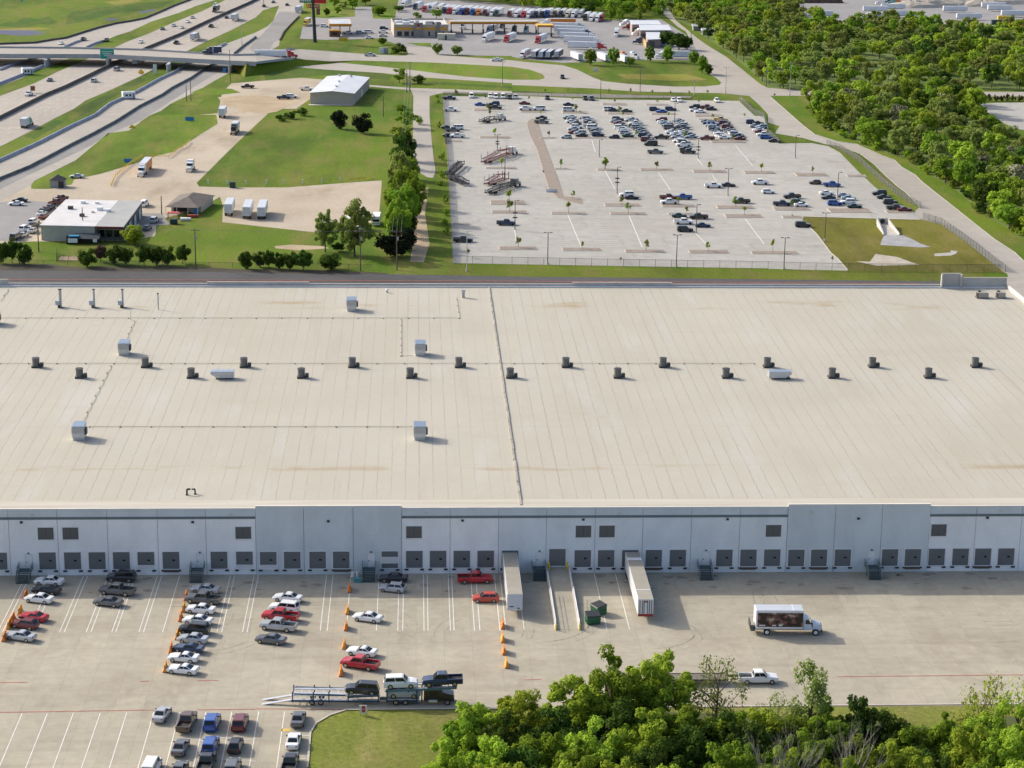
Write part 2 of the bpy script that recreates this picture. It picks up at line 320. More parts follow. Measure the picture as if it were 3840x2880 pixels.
# kerbed planting islands of the far lot
b=MB(); bd=MB()
def island(t,x0,x1,y0,y1):
    a=G(t,x0,y1); c=G(t,x1,(y0+y1)/2); e=G(t,x0,y0)
    d=max(1.6,e.y-a.y); b.b2(a.x,c.x,a.y,a.y+d,.0,.16); bd.b2(a.x+.25,c.x-.25,a.y+.25,a.y+d-.25,.05,.20)
for s in ('K1 470,650,270,300','K1 1080,1400,300,318','K1 1620,1950,305,330','K1 550,950,628,652','K1 625,1030,1028,1050','K1 130,330,680,702','K1 1330,1530,640,656','K1 1780,2200,640,656','K1 1520,1690,1040,1058',
 'K2 65,390,200,226','K2 140,465,322,342','K2 630,930,208,228','K2 700,1030,328,348','K2 1270,1620,345,372','K2 1310,1500,400,412','K2 0,300,1048,1072','K2 560,990,1046,1074','K2 1250,1680,1064,1100','K2 1915,2300,1080,1112','K2 290,540,648,664','K2 950,1280,652,672','K2 1480,1930,672,712',
 'K4 100,560,566,604','K4 170,640,680,714','K4 840,1280,582,614','K4 920,1240,690,712','K4 1560,2030,594,634','K4 1670,2140,706,752','K4 365,885,1166,1202','K4 1195,1705,1170,1212','K4 2005,2600,1184,1222',
 'K3 690,1145,390,444','K3 705,1170,520,556','K3 1480,1940,540,570','K3 800,1300,988,1030','K3 1620,2130,1004,1044','K3 190,430,682,706','B4 250,518,346,372','B4 690,845,360,378','B4 60,362,642,668','B4 540,885,652,688','B4 1030,1250,668,690','B4 130,300,714,736'):
    t,q=s.split(' '); island(t,*map(float,q.split(',')))
struct('island_kerb',b,M_KERB); struct('planting_bed',bd,M_BED)
sheet('lot_median',P('K1 1170,440 1215,405 1290,398 1310,480 1400,740 1480,950 1570,1210 K3 1530,0 1640,340 1850,350 1880,400 1875,435 1690,392 1560,352 1450,262 1370,0 K1 1380,1100 1290,800 1200,620'),.12,M_BED)
b=MB(); q=P('K1 1165,445 1160,480 1200,620 1290,800 1380,1100 K3 1370,0 1450,262 1560,352 1690,392 1875,435')
for a,c in zip(q,q[1:]): strip(b,a,c,.38,.16)
struct('median_kerb',b,mat('pinkish_kerb',(.46,.35,.29),.85,var=.15))
b=MB(); q=P('B4 300,765 370,825 420,875 480,955 540,1035 600,1085 690,1188'); 
for a,c in zip(q,q[1:]): strip(b,a,c,.5,.17)
q=P('B4 300,720 900,738 1300,748')
for a,c in zip(q,q[1:]): strip(b,a,c,.5,.17)
q=P('A4 20,850 130,935 300,1085 400,1162 600,1225 760,1246 B4 800,112 980,192 1090,232 1150,292 1270,362 1330,422 1480,542 1620,652 1770,772 1960,922 2130,1032 2212,1112 2500,1332')
for a,c in zip(q,q[1:]): strip(b,a,c,.45,.17)
q=P('B4 60,2 300,42 500,97 620,112 800,182 920,272 1020,372 1120,462 1200,522 1310,640')
for a,c in zip(q,q[1:]): strip(b,a,c,.4,.17)
q=P('E2 445,1244 470,940 520,860 640,790 780,745 1800,738 E4 1100,702 2500,690')
for a,c in zip(q,q[1:]): strip(b,a,c,.3,.15)
struct('road_kerb',b,M_KERB)
b=MB(); q=P('p -500,1050 960,1052 1920,1056 2880,1061 3450,1066')
for a,c in zip(q,q[1:]): strip(b,a,c,.5,.12)
struct('red_kerb',b,M_REDL)

b=MB(); tr_=random.Random(21)
for k in range(26):
    x=tr_.uniform(-60,100); y=tr_.uniform(YF-38,YF-4); a=tr_.choice([tr_.uniform(-.25,.25),tr_.uniform(1.1,2.0)]); n=tr_.randint(4,9); cv=tr_.uniform(-.16,.16); pt=[Vector((x,y,0))]
    for i in range(n): a+=cv; pt.append(pt[-1]+Vector((math.cos(a),math.sin(a),0))*1.4)
    if all(YF-40<q.y<YF-.5 for q in pt):
        for o in (0,1.7):
            for p_,q in zip(pt,pt[1:]):
                nn=Vector((-(q-p_).y,(q-p_).x,0)).normalized()*o; strip(b,p_+nn,q+nn,tr_.uniform(.14,.26),.052)
struct('tyre_mark',b,mat('tyre_mark_grey',(.315,.28,.22),.9,var=.35,scale=.4))
b=MB()
for k in range(60):
    x=tr_.uniform(-60,105); y=YF-tr_.uniform(1,9); w=tr_.uniform(.3,1.3); q=[(x+w*math.cos(t)*tr_.uniform(.6,1.2),y+w*.7*math.sin(t)*tr_.uniform(.6,1.2),.053) for t in [i*PI/5 for i in range(10)]]; b.add(q,[tuple(range(10))])
struct('oil_stain',b,mat('oil_stain_grey',(.26,.225,.175),.85,var=.35,scale=.8))

for s_ in ('A1 560,215 600,110 900,60 1300,20 1500,8 1400,60 1250,95 1000,115 800,165 700,195','A1 -50,225 60,190 120,195 200,150 330,165 420,145 500,190 430,215 330,208 200,238','A1 640,955 950,792 1210,668 1260,690 960,850 700,1005','A1 200,1180 480,1035 560,1050 300,1200','A2 60,640 500,560 900,610 1180,650 1150,690 600,650 200,680 80,690','A2 1400,700 2212,745 2212,765 1400,720'): sheet('rank_grass',s_,.022,M_DGRASS)
for s_ in ('A1 900,20 1150,-10 1250,10 1000,40','A1 0,250 350,235 450,250 300,262 0,262','A3 900,640 1500,640 1700,690 1400,700 1000,680'): sheet('dry_grass',s_,.024,M_YGRASS)
# ------------------------------------------------------------------ warehouse
ZC0,ZC1,DH=8.86*SC,9.24*SC,2.72*SC
ZR=UY(1510,1905,YF).z
YB=U(1833,1076,ZR).y; XR=U(3775,1080,ZR).x; XL=U(0,1080,ZR).x-8
def XF(t,x,y): a=px(t,x,y); return UY(*a,YF).x
def ZF(t,x,y): a=px(t,x,y); return UY(*a,YF).z
m,nt,bs=newmat('roof_membrane'); p=pos(nt); sep=N(nt,'SeparateXYZ'); L(nt,p,sep.inputs[0])
wob=noise(nt,p,.5,2,.5); wx=math_(nt,'ADD',sep.outputs[0],math_(nt,'MULTIPLY',math_(nt,'SUBTRACT',wob,.5),.5))
X0=U(1833,1076,ZR).x
q=math_(nt,'DIVIDE',math_(nt,'SUBTRACT',wx,X0),2.58); fl=math_(nt,'FLOOR',q); fr=math_(nt,'ABSOLUTE',math_(nt,'SUBTRACT',math_(nt,'FRACT',q),.5))
ln=ramp(nt,fr,.44,.487)
wn=N(nt,'TexWhiteNoise',noise_dimensions='1D'); L(nt,fl,wn.inputs['W'])
cross=None
for yy in (1096,1159,1244,1419,1598,1743,1872,1890):
    a=math_(nt,'LESS_THAN',math_(nt,'ABSOLUTE',math_(nt,'SUBTRACT',sep.outputs[1],U(1900,yy,ZR).y)),.10)
    cross=a if cross is None else math_(nt,'MAXIMUM',cross,a)
vis=ramp(nt,noise(nt,p,.12,3,.6),.25,.58); vis2=math_(nt,'MULTIPLY_ADD',wn.outputs[0],.75,.35)
lf=math_(nt,'MULTIPLY',math_(nt,'MULTIPLY',ln,vis2),vis)
big=noise(nt,p,.03,5,.6); col=mixc(nt,ramp(nt,big,.35,.65),(.415,.388,.312),(.455,.427,.352))
col=mixc(nt,math_(nt,'MULTIPLY',wn.outputs[0],.35),col,(.44,.41,.355))
pt=noise(nt,p,.11,4,.6,(1.2,.25,1)); col=mixc(nt,math_(nt,'MULTIPLY',ramp(nt,pt,.56,.72),.6),col,(.485,.46,.425))
fine=noise(nt,p,1.5,4,.7); col=mixc(nt,.5,col,mixc(nt,ramp(nt,fine,.25,.75),mixc(nt,1,col,(.92,.92,.92),'MULTIPLY'),mixc(nt,1,col,(1.06,1.06,1.06),'MULTIPLY')))
col=mixc(nt,math_(nt,'MULTIPLY',lf,.85),col,(.30,.26,.19))
col=mixc(nt,math_(nt,'MULTIPLY',cross,.4),col,(.36,.30,.22))
band=None
for yy,w in ((1143,5.5),(1755,2.2),(1080,1.2),(1890,1.5)):
    a=ramp(nt,math_(nt,'ABSOLUTE',math_(nt,'SUBTRACT',sep.outputs[1],U(1900,yy,ZR).y)),w,w*.3)
    band=a if band is None else math_(nt,'MAXIMUM',band,a)
st=ramp(nt,noise(nt,p,.055,5,.6,(1,2.2,1)),.52,.68)
col=mixc(nt,math_(nt,'MULTIPLY',math_(nt,'MULTIPLY',st,band),.9),col,(.34,.26,.15))
dr=noise(nt,p,.35,5,.75,(1,.07,1)); col=mixc(nt,math_(nt,'MULTIPLY',ramp(nt,dr,.55,.8),.4),col,(.33,.29,.22))
pd=noise(nt,p,.045,6,.7,(.5,1.3,1)); col=mixc(nt,math_(nt,'MULTIPLY',ramp(nt,pd,.56,.72),.28),col,(.34,.30,.23))
L(nt,col,bs.inputs['Base Color']); bs.inputs['Roughness'].default_value=.75; bs.inputs['Specular IOR Level'].default_value=.25
M_ROOF=m
def wall_mat(name,c):
    m,nt,bs=newmat(name); p=pos(nt)
    a=noise(nt,p,.25,4,.6,(1,1,.6)); s=noise(nt,p,.9,4,.7,(1.2,1,.12))
    col=mixc(nt,ramp(nt,a,.35,.65),[k*.93 for k in c],[k*1.05 for k in c])
    col=mixc(nt,math_(nt,'MULTIPLY',ramp(nt,s,.55,.8),.25),col,[k*.7 for k in c])
    sep=N(nt,'SeparateXYZ'); L(nt,p,sep.inputs[0]); gz=math_(nt,'ABSOLUTE',math_(nt,'SUBTRACT',math_(nt,'FRACT',math_(nt,'DIVIDE',sep.outputs[2],.46)),.5))
    col=mixc(nt,math_(nt,'MULTIPLY',math_(nt,'GREATER_THAN',gz,.44),.10),col,(.1,.12,.14))
    L(nt,col,bs.inputs['Base Color']); bs.inputs['Roughness'].default_value=.85; return m
M_WALL=wall_mat('white_painted_concrete',(.83,.835,.84)); M_WALLG=wall_mat('blue_grey_painted_concrete',(.60,.645,.665)); M_WALLM=wall_mat('pale_grey_painted_concrete',(.73,.755,.77))
M_BANDD=mat('cornice_paint',(.14,.175,.19),.8,var=.1); M_JOINT=mat('panel_joint',(.16,.18,.19),.9,var=0)
M_DOOR=mat('dock_door_paint',(.135,.142,.145),.6,var=.08,scale=.7); M_DOORW=mat('white_door_panel',(.62,.62,.62),.6,var=.05)
M_TRIM=mat('white_trim',(.74,.74,.74),.7,var=.06); M_STAIR=mat('stair_paint',(.075,.115,.12),.6,.2,var=.15); M_RAIL=mat('rail_paint',(.17,.23,.25),.5,.3,var=.1)
wh=thing('warehouse','vast cream flat roofed warehouse with grey loading dock wall facing the yard','warehouse',(0,0,0))
b=MB(); b.b2(XL,XR,YF+.02,YB,ZR-.6,ZR); obj('roof',b,M_ROOF,wh)
b=MB(); b.b2(XL,XR-.1,YF+.25,YF+.5,0,ZR-.62); b.b2(XL,XR-.1,YB-.3,YB-.02,0,ZR-.62); b.b2(XR-.3,XR-.05,YF+.5,YB-.3,0,ZR-.62)
obj('wall_core',b,M_JOINT,wh)
# facade panels
JO=[('D1',65),('D1',487),('D1',920),('D1',1355),('D1',1773),('D1',2205),('D2',410),('D2',838),('D2',1258),('D2',1678),('D2',2098),('D3',300),('D3',722),('D3',1135),('D3',1555),('D3',1975),('D4',175),('D4',585),('D4',990),('D4',1405),('D4',1805),('D4',2200)]
JX=[XF(t,x,160) for t,x in JO]; st=(JX[-1]-JX[0])/(len(JX)-1)
JX=[JX[0]-st*k for k in range(9,0,-1)]+JX
while JX[-1]+st<XR: JX.append(JX[-1]+st)
JX.append(XR)
rz0=(XF('D1',2205,160),XF('D2',1258,160)); rz1=(XF('D4',175,160),XF('D4',1408,160)); mid=(XF('D2',2098,160),XF('D4',175,160))
def zone(x): return 2 if rz0[0]<x<rz0[1] or rz1[0]<x<rz1[1] else (1 if mid[0]<x<mid[1] else 0)
runs=[]
for a,c in zip(JX,JX[1:]):
    k=zone((a+c)/2)
    if runs and runs[-1][0]==k: runs[-1][1].append((a,c))
    else: runs.append((k,[(a,c)]))
cop=MB(); g=.035
for k,sp in runs:
    b=MB(); bu=MB(); bc=MB()
    for a,c in sp:
        if k==2: b.b2(a+g,c-g,YF-.14,YF+.25,0,ZR+.42); cop.b2(a,c,YF-.17,YF+.35,ZR+.42,ZR+.50)
        else: b.b2(a+g,c-g,YF,YF+.25,0,ZC0); bu.b2(a+g,c-g,YF,YF+.25,ZC1,ZR-.02); bc.b2(a+.004,c-.004,YF-.07,YF+.25,ZC0,ZC1); cop.b2(a,c,YF-.05,YF+.45,ZR,ZR+.07)
    obj('raised_wall' if k==2 else 'lower_wall',b,(M_WALL,M_WALLM,M_WALLG)[k],wh)
    if k!=2: obj('upper_wall',bu,M_WALLG,wh); obj('cornice',bc,M_BANDD,wh)
obj('coping',cop,mat('cream_coping',(.66,.62,.54),.7,var=.08,scale=.2),wh)
# back parapet: inner faces look at the camera
bp=MB(); bp2=MB(); x=XL
hi=[(XL,XF('C1',0,0)*0+G('R1',110,100,ZR).x,.9),(G('C1',1353,40,ZR).x,G('C1',2005,40,ZR).x,.35),(G('C2',1490,40,ZR).x,G('C2',2130,40,ZR).x,.35),(G('R2',1140,270,ZR).x,G('R2',1380,270,ZR).x,2.9),(G('R2',1390,270,ZR).x,XR,1.8)]
bp.b2(XL,XR,YB-.02,YB+.28,0,ZR+.75); bp2.b2(XL,XR,YB-.05,YB+.34,ZR+.75,ZR+.83)
for a,c,h in hi: bp.b2(a,c,YB-.012,YB+.29,ZR+.83,ZR+.83+h); bp2.b2(a-.05,c+.05,YB-.06,YB+.36,ZR+.83+h,ZR+.90+h)
a,c,h=hi[3]; bp.b2(a-.3,a+.1,YB-.9,YB-.06,ZR,ZR+.7+h); bp.b2(c-.1,c+.3,YB-.9,YB-.06,ZR,ZR+.7+h)
obj('parapet',bp,mat('parapet_grey',(.44,.425,.40),.85,var=.15,scale=.3),wh); obj('parapet_cap',bp2,mat('parapet_cap_metal',(.52,.47,.40),.6,var=.1),wh)
b=MB(); b.b2(XR-.05,XR+.25,YB-60,YB-.05,0,ZR+.9); b.b2(XR-.12,XR+.32,YB-60,YB-.05,ZR+.9,ZR+.98); obj('side_parapet',b,mat('cream_parapet',(.66,.63,.56),.8,var=.08),wh)
b=MB()
ya=YB-.3
b.b2(XL,XR-.3,ya-.5,ya+.2,ZR,ZR+.35); obj('roof_flashing',b,mat('flashing',(.62,.63,.64),.5,.1,var=.06),wh)
m2,nt2,bs2=newmat('edge_membrane'); p2_=pos(nt2); n2=noise(nt2,p2_,.5,5,.7,(.08,1.6,1)); L(nt2,mixc(nt2,ramp(nt2,n2,.4,.75),(.50,.465,.39),(.40,.35,.27)),bs2.inputs['Base Color']); bs2.inputs['Roughness'].default_value=.7
b=MB(); b.add([(XL,YF+.45,ZR+.09),(XR-.3,YF+.45,ZR+.09),(XR-.3,YF+2.4,ZR+.10),(XL,YF+2.4,ZR+.10),(XR-.3,YF+4.6,ZR+.012),(XL,YF+4.6,ZR+.012)],[(0,1,2,3),(3,2,4,5)]); obj('edge_strip',b,m2,wh)
b=MB(); q=[G('d',1056.5,622,ZR),G('d',1126,1093,ZR)]
n=26
for i in range(n):
    a=q[0].lerp(q[1],i/n); c=q[0].lerp(q[1],(i+.96)/n); b.box(((a.x+c.x)/2+rnd.uniform(-.05,.05),(a.y+c.y)/2,ZR+.10),(.42,abs(a.y-c.y),.22))
obj('expansion_joint',b,mat('joint_cover',(.34,.31,.26),.7,.1,var=.35,scale=.4),wh)
# doors, windows, stairs
DW=XF('D2',1440,600)-XF('D2',1297,600)
me_door=MB().b2(-DW/2,DW/2,-.05,.0,0,DH); [me_door.b2(-DW/2,DW/2,-.058,-.05,z,z+.03) for z in (.8,1.6,2.4)]
me_door=me_door.mesh('dock_door',M_DOOR)
f=MB(); w=.13; H=DH; f.b2(-DW/2-w,-DW/2,-.11,0,0,H+w); f.b2(DW/2,DW/2+w,-.11,0,0,H+w); f.b2(-DW/2,DW/2,-.11,0,H,H+w); f.b2(-DW/2-w,DW/2+w,-.14,0,-.12,-.002); me_frame=f.mesh('frame',M_TRIM)
me_dwin=MB().b2(.22,.72,-.075,-.06,1.5,1.8).mesh('window',GLASS)
me_bump=MB().b2(-.33,.33,-.28,0,-.30,-.02).mesh('bumper',BLACK)
me_lev=MB().b2(-DW/2+.12,DW/2-.12,-.32,0,-.55,-.14).mesh('dock_leveler',mat('dock_leveler',(.10,.075,.06),.8,var=.3,scale=3))
me_wp=MB().b2(-DW/2,DW/2,-.085,-.055,0,.75).mesh('lower_panel',M_DOORW)
me_wp2=MB().b2(-DW/2,DW/2,-.085,-.055,.9,2.15).mesh('white_panel',M_DOORW)
DR=[('D1',-10,0),('D1',412,0),('D1',628,0),('D1',840,0),('D1',1050,0),('D1',1262,1),('D1',1478,2),('D1',1893,0),('D1',2113,1),('D2',107,1),('D2',314,0),('D2',533,0),('D2',737,2),('D2',1156,3),('D2',1368,0),('D2',1573,0),('D2',1778,0),('D2',1984,0),('D2',2195,0),('D3',391,4),('D3',610,0),('D3',812,0),('D3',1020,0),('D3',1223,2),('D3',1431,0),('D3',1833,0),('D3',2041,2),('D4',34,0),('D4',241,0),('D4',437,2),('D4',642,0),('D4',1049,0),('D4',1247,2),('D4',1454,0),('D4',1660,0),('D4',1853,2),('D4',2053,0)]
ZD=.98*SC
for t,x,k in DR:
    X=XF(t,x,600); yo=YF-(.14 if zone(X)==2 else 0)
    d=obj('dock_door',me_door,None,wh,(X,yo,ZD if k!=4 else ZD+.25)); obj('frame',me_frame,None,d)
    if k!=4: obj('window',me_dwin,None,d); obj('bumper',me_bump,None,d,(-DW/2+.1,0,-.12)); obj('bumper',me_bump,None,d,(DW/2-.1,0,-.12))
    if k==1: obj('lower_panel',me_wp,None,d)
    if k==2: obj('dock_leveler',me_lev,None,d)
    if k==3: obj('white_panel',me_wp2,None,d)
    if k in (1,2): d['label']='dock door with a white lower panel' if k==1 else 'dock door with a dark leveler below it'
WW=XF('D2',1432,360)-XF('D2',1297,360); WH=1.9*SC
me_w=MB().b2(-WW/2,WW/2,-.03,0,0,WH).mesh('upper_window',mat('window_screen',(.095,.10,.105),.4,var=.1))
f=MB(); w=.12; f.b2(-WW/2-w,-WW/2,-.09,0,0,WH+w); f.b2(WW/2,WW/2+w,-.09,0,0,WH+w); f.b2(-WW/2,WW/2,-.09,0,WH,WH+w); f.b2(-WW/2-w,WW/2+w,-.13,0,-.25,-.002); me_wf=f.mesh('frame',M_TRIM)
me_ml=MB().b2(-.03,.03,-.045,-.032,0,WH).mesh('mullion',DKSTEEL)
for t,x in (('D1',395),('D1',609),('D1',2102),('D2',1365),('D3',617),('D3',820),('D3',2258),('D4',1474)):
    X=XF(t,x,360); w=obj('upper_window',me_w,None,wh,(X,YF-(.14 if zone(X)==2 else 0),5.72*SC)); obj('frame',me_wf,None,w); obj('mullion',me_ml,None,w)
def stair_mb():
    s=MB(); s.b2(-1,1,-1.5,0,1.05,1.17)
    for k in range(7): s.b2(-.95,.95,-1.5-.3*(k+1),-1.5-.3*k,1.05-.15*(k+1),1.11-.15*(k+1))
    s.add([(-1,-1.5,.95),(-1,-3.6,0),(-1,-3.6,.15),(-1,-1.5,1.17)],[(0,1,2,3)]); s.add([(1,-1.5,.95),(1,-3.6,0),(1,-3.6,.15),(1,-1.5,1.17)],[(0,1,2,3)])
    s.b2(-.9,-.8,-1.45,-1.35,0,1.05); s.b2(.8,.9,-1.45,-1.35,0,1.05); return s
def rail_mb(x):
    s=MB()
    for z in (.55,1.05): s.tube([(x,-.05,1.17+z),(x,-1.5,1.17+z),(x,-3.6,z+.05)],.035)
    for (y,z) in ((-.1,1.17),(-1.5,1.17),(-2.5,.67),(-3.55,.05)): s.cyl((x,y,z),(x,y,z+1.05),.035)
    s.add([(x,-.05,1.3),(x,-1.5,1.3),(x,-1.5,2.0),(x,-.05,2.0)],[(0,1,2,3)]); s.add([(x,-1.5,1.25),(x,-3.6,.2),(x,-3.6,.8),(x,-1.5,1.95)],[(0,1,2,3)])
    return s
me_st=stair_mb().mesh('staircase',M_STAIR); me_r=[rail_mb(-1).mesh('railing',M_RAIL),rail_mb(1).mesh('railing',M_RAIL)]
me_pd=MB().b2(-.5,.5,-.05,0,0,2.15).mesh('personnel_door',M_TRIM); f=MB(); f.b2(-.58,-.5,-.08,0,0,2.23); f.b2(.5,.58,-.08,0,0,2.23); f.b2(-.5,.5,-.08,0,2.15,2.23); me_pf=f.mesh('frame',M_WALLG); me_hd=MB().b2(-.42,-.30,-.09,-.05,.9,1.1).mesh('handle',BLACK)
me_lmp=MB().b2(-.14,.14,-.18,0,2.35,2.5).mesh('door_light',BLACK)
for t,x,dx in (('D1',228,250),('D1',1712,1730),('D2',978,995),('D3',228,236),('D3',1655,1672),('D4',885,888)):
    X=XF(t,x,690); yo=YF-(.14 if zone(X)==2 else 0)
    s=obj('staircase',me_st,None,wh,(X,yo,0)); s.scale=(SC,)*3; obj('railing',me_r[0],None,s); obj('railing',me_r[1],None,s)
    d=obj('personnel_door',me_pd,None,wh,(XF(t,dx,620),yo,1.17*SC)); d.scale=(SC,)*3; obj('frame',me_pf,None,d); obj('handle',me_hd,None,d); obj('door_light',me_lmp,None,d)
me_wl=MB().b2(-.22,.22,-.3,0,-.16,.16).b2(-.1,.1,-.42,-.3,-.1,.02).mesh('wall_light',BLACK)
for t,x,y in (('D1',185,272),('D1',1665,270),('D2',625,260),('D2',1785,256),('D3',616,248),('D3',1862,245),('D4',780,237),('D4',1895,232)):
    X=XF(t,x,y); obj('wall_light',me_wl,None,wh,(X,YF-(.14 if zone(X)==2 else 0),ZF(t,x,y)))
me_sc=MB().b2(-.28,.28,-.16,0,-.13,.13).mesh('scupper',mat('scupper',(.55,.52,.46),.7,var=.1))
for t,x,y in (('D1',275,212),('D1',1995,204),('D2',1470,194),('D3',928,190),('D4',370,184),('D4',2010,172)):
    X=XF(t,x,y); obj('scupper',me_sc,None,wh,(X,YF-(.14 if zone(X)==2 else 0),ZF(t,x,y)))
# ------------------------------------------------------------------ plant on the roof
def roofpt(s): return P(s,ZR)[0]
ordw='first second third fourth fifth sixth seventh eighth ninth tenth eleventh twelfth'.split()
b=MB(); b.b2(-.75,.75,-.75,.75,0,.35); fb=b.mesh('curb',DKSTEEL)
b=MB(); b.cyl((0,0,.35),(0,0,1.72),.64,.68,16); b.cyl((0,0,1.72),(0,0,1.80),.74,.74,16); fd=b.mesh('drum',mat('fan_drum',(.14,.145,.145),.5,.4,var=.2,scale=1))
b=MB(); b.cyl((0,0,1.80),(0,0,1.82),.62,.62,16); ft=b.mesh('fan_opening',BLACK); b=MB(); b.b2(.72,1.35,-.35,.35,.15,.85); fm=b.mesh('motor_box',DKSTEEL)
FU=[(78,793),(314,793),(527,793),(761,793),(991,793),(1222,793),(1432,793),(1657,793),(1884,793),(2106,793)]; FL=[(172,816),(413,816),(651,816),(886,816),(1102,816),(1334,816),(1568,816),(1797,816),(2005,816)]
for nm,row in (('far',FU),('near',FL)):
    for i,(x,y) in enumerate(row):
        r=thing('roof_fan','%s grey drum fan from the left in the %s row of roof fans'%(ordw[i],'rear' if nm=='far' else 'front'),'roof fan',G('d',x,y,ZR),0,'drum fans on the warehouse roof'); r.scale=(SC,)*3
        obj('curb',fb,None,r); obj('drum',fd,None,r); obj('fan_opening',ft,None,r); obj('motor_box',fm,None,r)
ALU=mat('aluminium_sheet',(.50,.53,.56),.35,.5,var=.08)
def cooler(x,y,label,s=SC):
    r=thing('roof_cooler',label,'roof unit',G('d',x,y,ZR),0,'box coolers on the warehouse roof')
    b=MB(); b.b2(-1,1,-1.35,1.5,.55,2.35); obj('cabinet',b,ALU,r)
    b=MB(); b.b2(-1.03,1.03,-1.5,-1.36,1.25,2.3); obj('front_panel',b,mat('zinc_panel',(.42,.42,.40),.6,.1,var=.1),r)
    b=MB()
    for i in range(4): b.box((0,-1.0+i*.75,2.46),(2.0,.7,.05),mat=Matrix.Rotation(R(9),3,'X'))
    obj('roof_louvre',b,mat('blue_sheet',(.36,.43,.50),.3,.6,var=.06),r)
    b=MB(); b.b2(-.9,.9,-1.2,1.3,0,.55); obj('curb',b,mat('curb_metal',(.45,.47,.48),.5,.3,var=.1),r)
    b=MB(); b.b2(1.0,1.3,-.9,.4,.9,1.9); obj('side_vent',b,DKSTEEL,r)
    r.scale=(s,s,s)
for x,y,l in ((760,670,'square metal cooler unit nearest the back parapet of the warehouse roof'),(269,765,'metal cooler unit beside a pipe run, left of the rear fans'),(908,766,'metal cooler unit at the end of an L shaped pipe run'),(172,947,'metal cooler unit in the left front of the roof at a diagonal pipe'),(907,947,'metal cooler unit at the right end of the front pipe run'),(-12,700,'metal cooler unit cut by the left photo edge')):
    cooler(x,y,l)
for x,y,l,fl in ((481,818,'long louvred metal hood between fans on the left roof half',1),(1684,818,'long louvred metal hood between fans on the right roof half',-1)):
    r=thing('roof_hood',l,'roof hood',G('d',x,y,ZR),0); r.scale=(SC,)*3
    b=MB(); e=[(-2.1*fl,-.7,1.0),(-1.0*fl,-.7,.3),(2.1*fl,-.7,.3),(2.1*fl,-.7,1.45),(-2.1*fl,-.7,1.45)]; e2=[(a,.9,c) for a,_,c in e]
    b.loft([e,e2]); obj('hood',b,ALU,r)
    b=MB(); [b.b2(-2.1+k*1.05+.03,-2.1+(k+1)*1.05-.03,-.72,.92,1.45,1.5) for k in range(4)]; obj('roof_panel',b,mat('blue_sheet',(.3,.4,.5)),r)
    b=MB(); b.b2(-1.2,1.9,-.5,.7,0,.3); obj('curb',b,DKSTEEL,r)
for x,by,ty,rr_,l in ((127,667,638,.30,'thickest of the exhaust stacks with blue box at its base'),(200,667,641,.22,'middle exhaust stack with blue box at its base'),(262,667,641,.22,'rightmost exhaust stack with blue box at its base')):
    g=G('d',x,665,ZR); r=thing('exhaust_stack',l,'exhaust stack',g,0,'exhaust stacks on the rear of the roof'); r.scale=(SC,)*3
    b=MB(); b.cyl((.2,1,0),(.2,1,3.6),rr_,rr_,10); obj('pipe',b,STEEL,r); b=MB(); b.cyl((.2,1,3.6),(.2,1,3.75),rr_*1.35,rr_*1.35,10); obj('rain_cap',b,DKSTEEL,r)
    b=MB(); b.b2(-.65,.2,-.2,.7,.6,1.5); obj('blower_box',b,mat('blue_sheet',(.3,.4,.5)),r); b=MB(); b.b2(-.2,.25,-.1,.5,0,.6); b.b2(.25,1.2,-.4,.3,0,.08); obj('stand',b,DKSTEEL,r)
r=thing('flue_pipe','lone thin flue pipe right of the exhaust stacks','flue pipe',G('d',342,669,ZR)); r.scale=(SC,)*3; b=MB(); b.cyl((0,0,0),(0,0,3.3),.13,.13,8); obj('pipe',b,STEEL,r); b=MB(); b.cyl((0,0,3.3),(0,0,3.5),.2,.2,8); obj('rain_cap',b,DKSTEEL,r)
tag(obj('vent_pipe',MB().cyl((0,0,0),(0,0,2.2),.06,.06,6),STEEL,None,G('d',283,692,ZR)),'very thin vent pipe above the diagonal pipe run','vent pipe')
r=thing('roof_vent','small tall metal vent box near the roof expansion joint','roof vent',G('d',1001,643,ZR)); r.scale=(SC,)*3; obj('shaft',MB().b2(-.3,.3,-.3,.3,0,1.3),STEEL,r); obj('hood',MB().b2(-.42,.42,-.42,.42,1.3,1.75),ALU,r)
r=thing('roof_vent','tiny white cap vent near the back parapet','roof vent',G('d',836,632,ZR)); r.scale=(SC,)*3; obj('shaft',MB().cyl((0,0,0),(0,0,.6),.2),STEEL,r); obj('hood',MB().cyl((0,0,.6),(0,0,.8),.4,.15),M_TRIM,r)
for x,y,l in ((2121,643,'wider rooftop air conditioner at the back right roof corner'),(2161,643,'smaller rooftop air conditioner beside the right parapet')):
    r=thing('air_conditioner',l,'air conditioner',G('d',x,y,ZR),0,'air conditioners in the roof corner'); r.scale=(SC,)*3; s=1 if x<2140 else .75
    obj('cabinet',MB().b2(-1.2*s,1.2*s,-.8,.8,.15,1.25),mat('unit_beige',(.34,.31,.26),.6,var=.12),r); obj('side_grille',MB().b2(-1.22*s,-1.0*s,-.82,.5,.2,1.2),BLACK,r); obj('skid',MB().b2(-1.3*s,1.3*s,-.9,.9,0,.15),DKSTEEL,r)
    obj('fan_hood',MB().cyl((-.6*s,.2,1.25),(-.6*s,.2,1.5),.35,.3,10),BLACK,r)
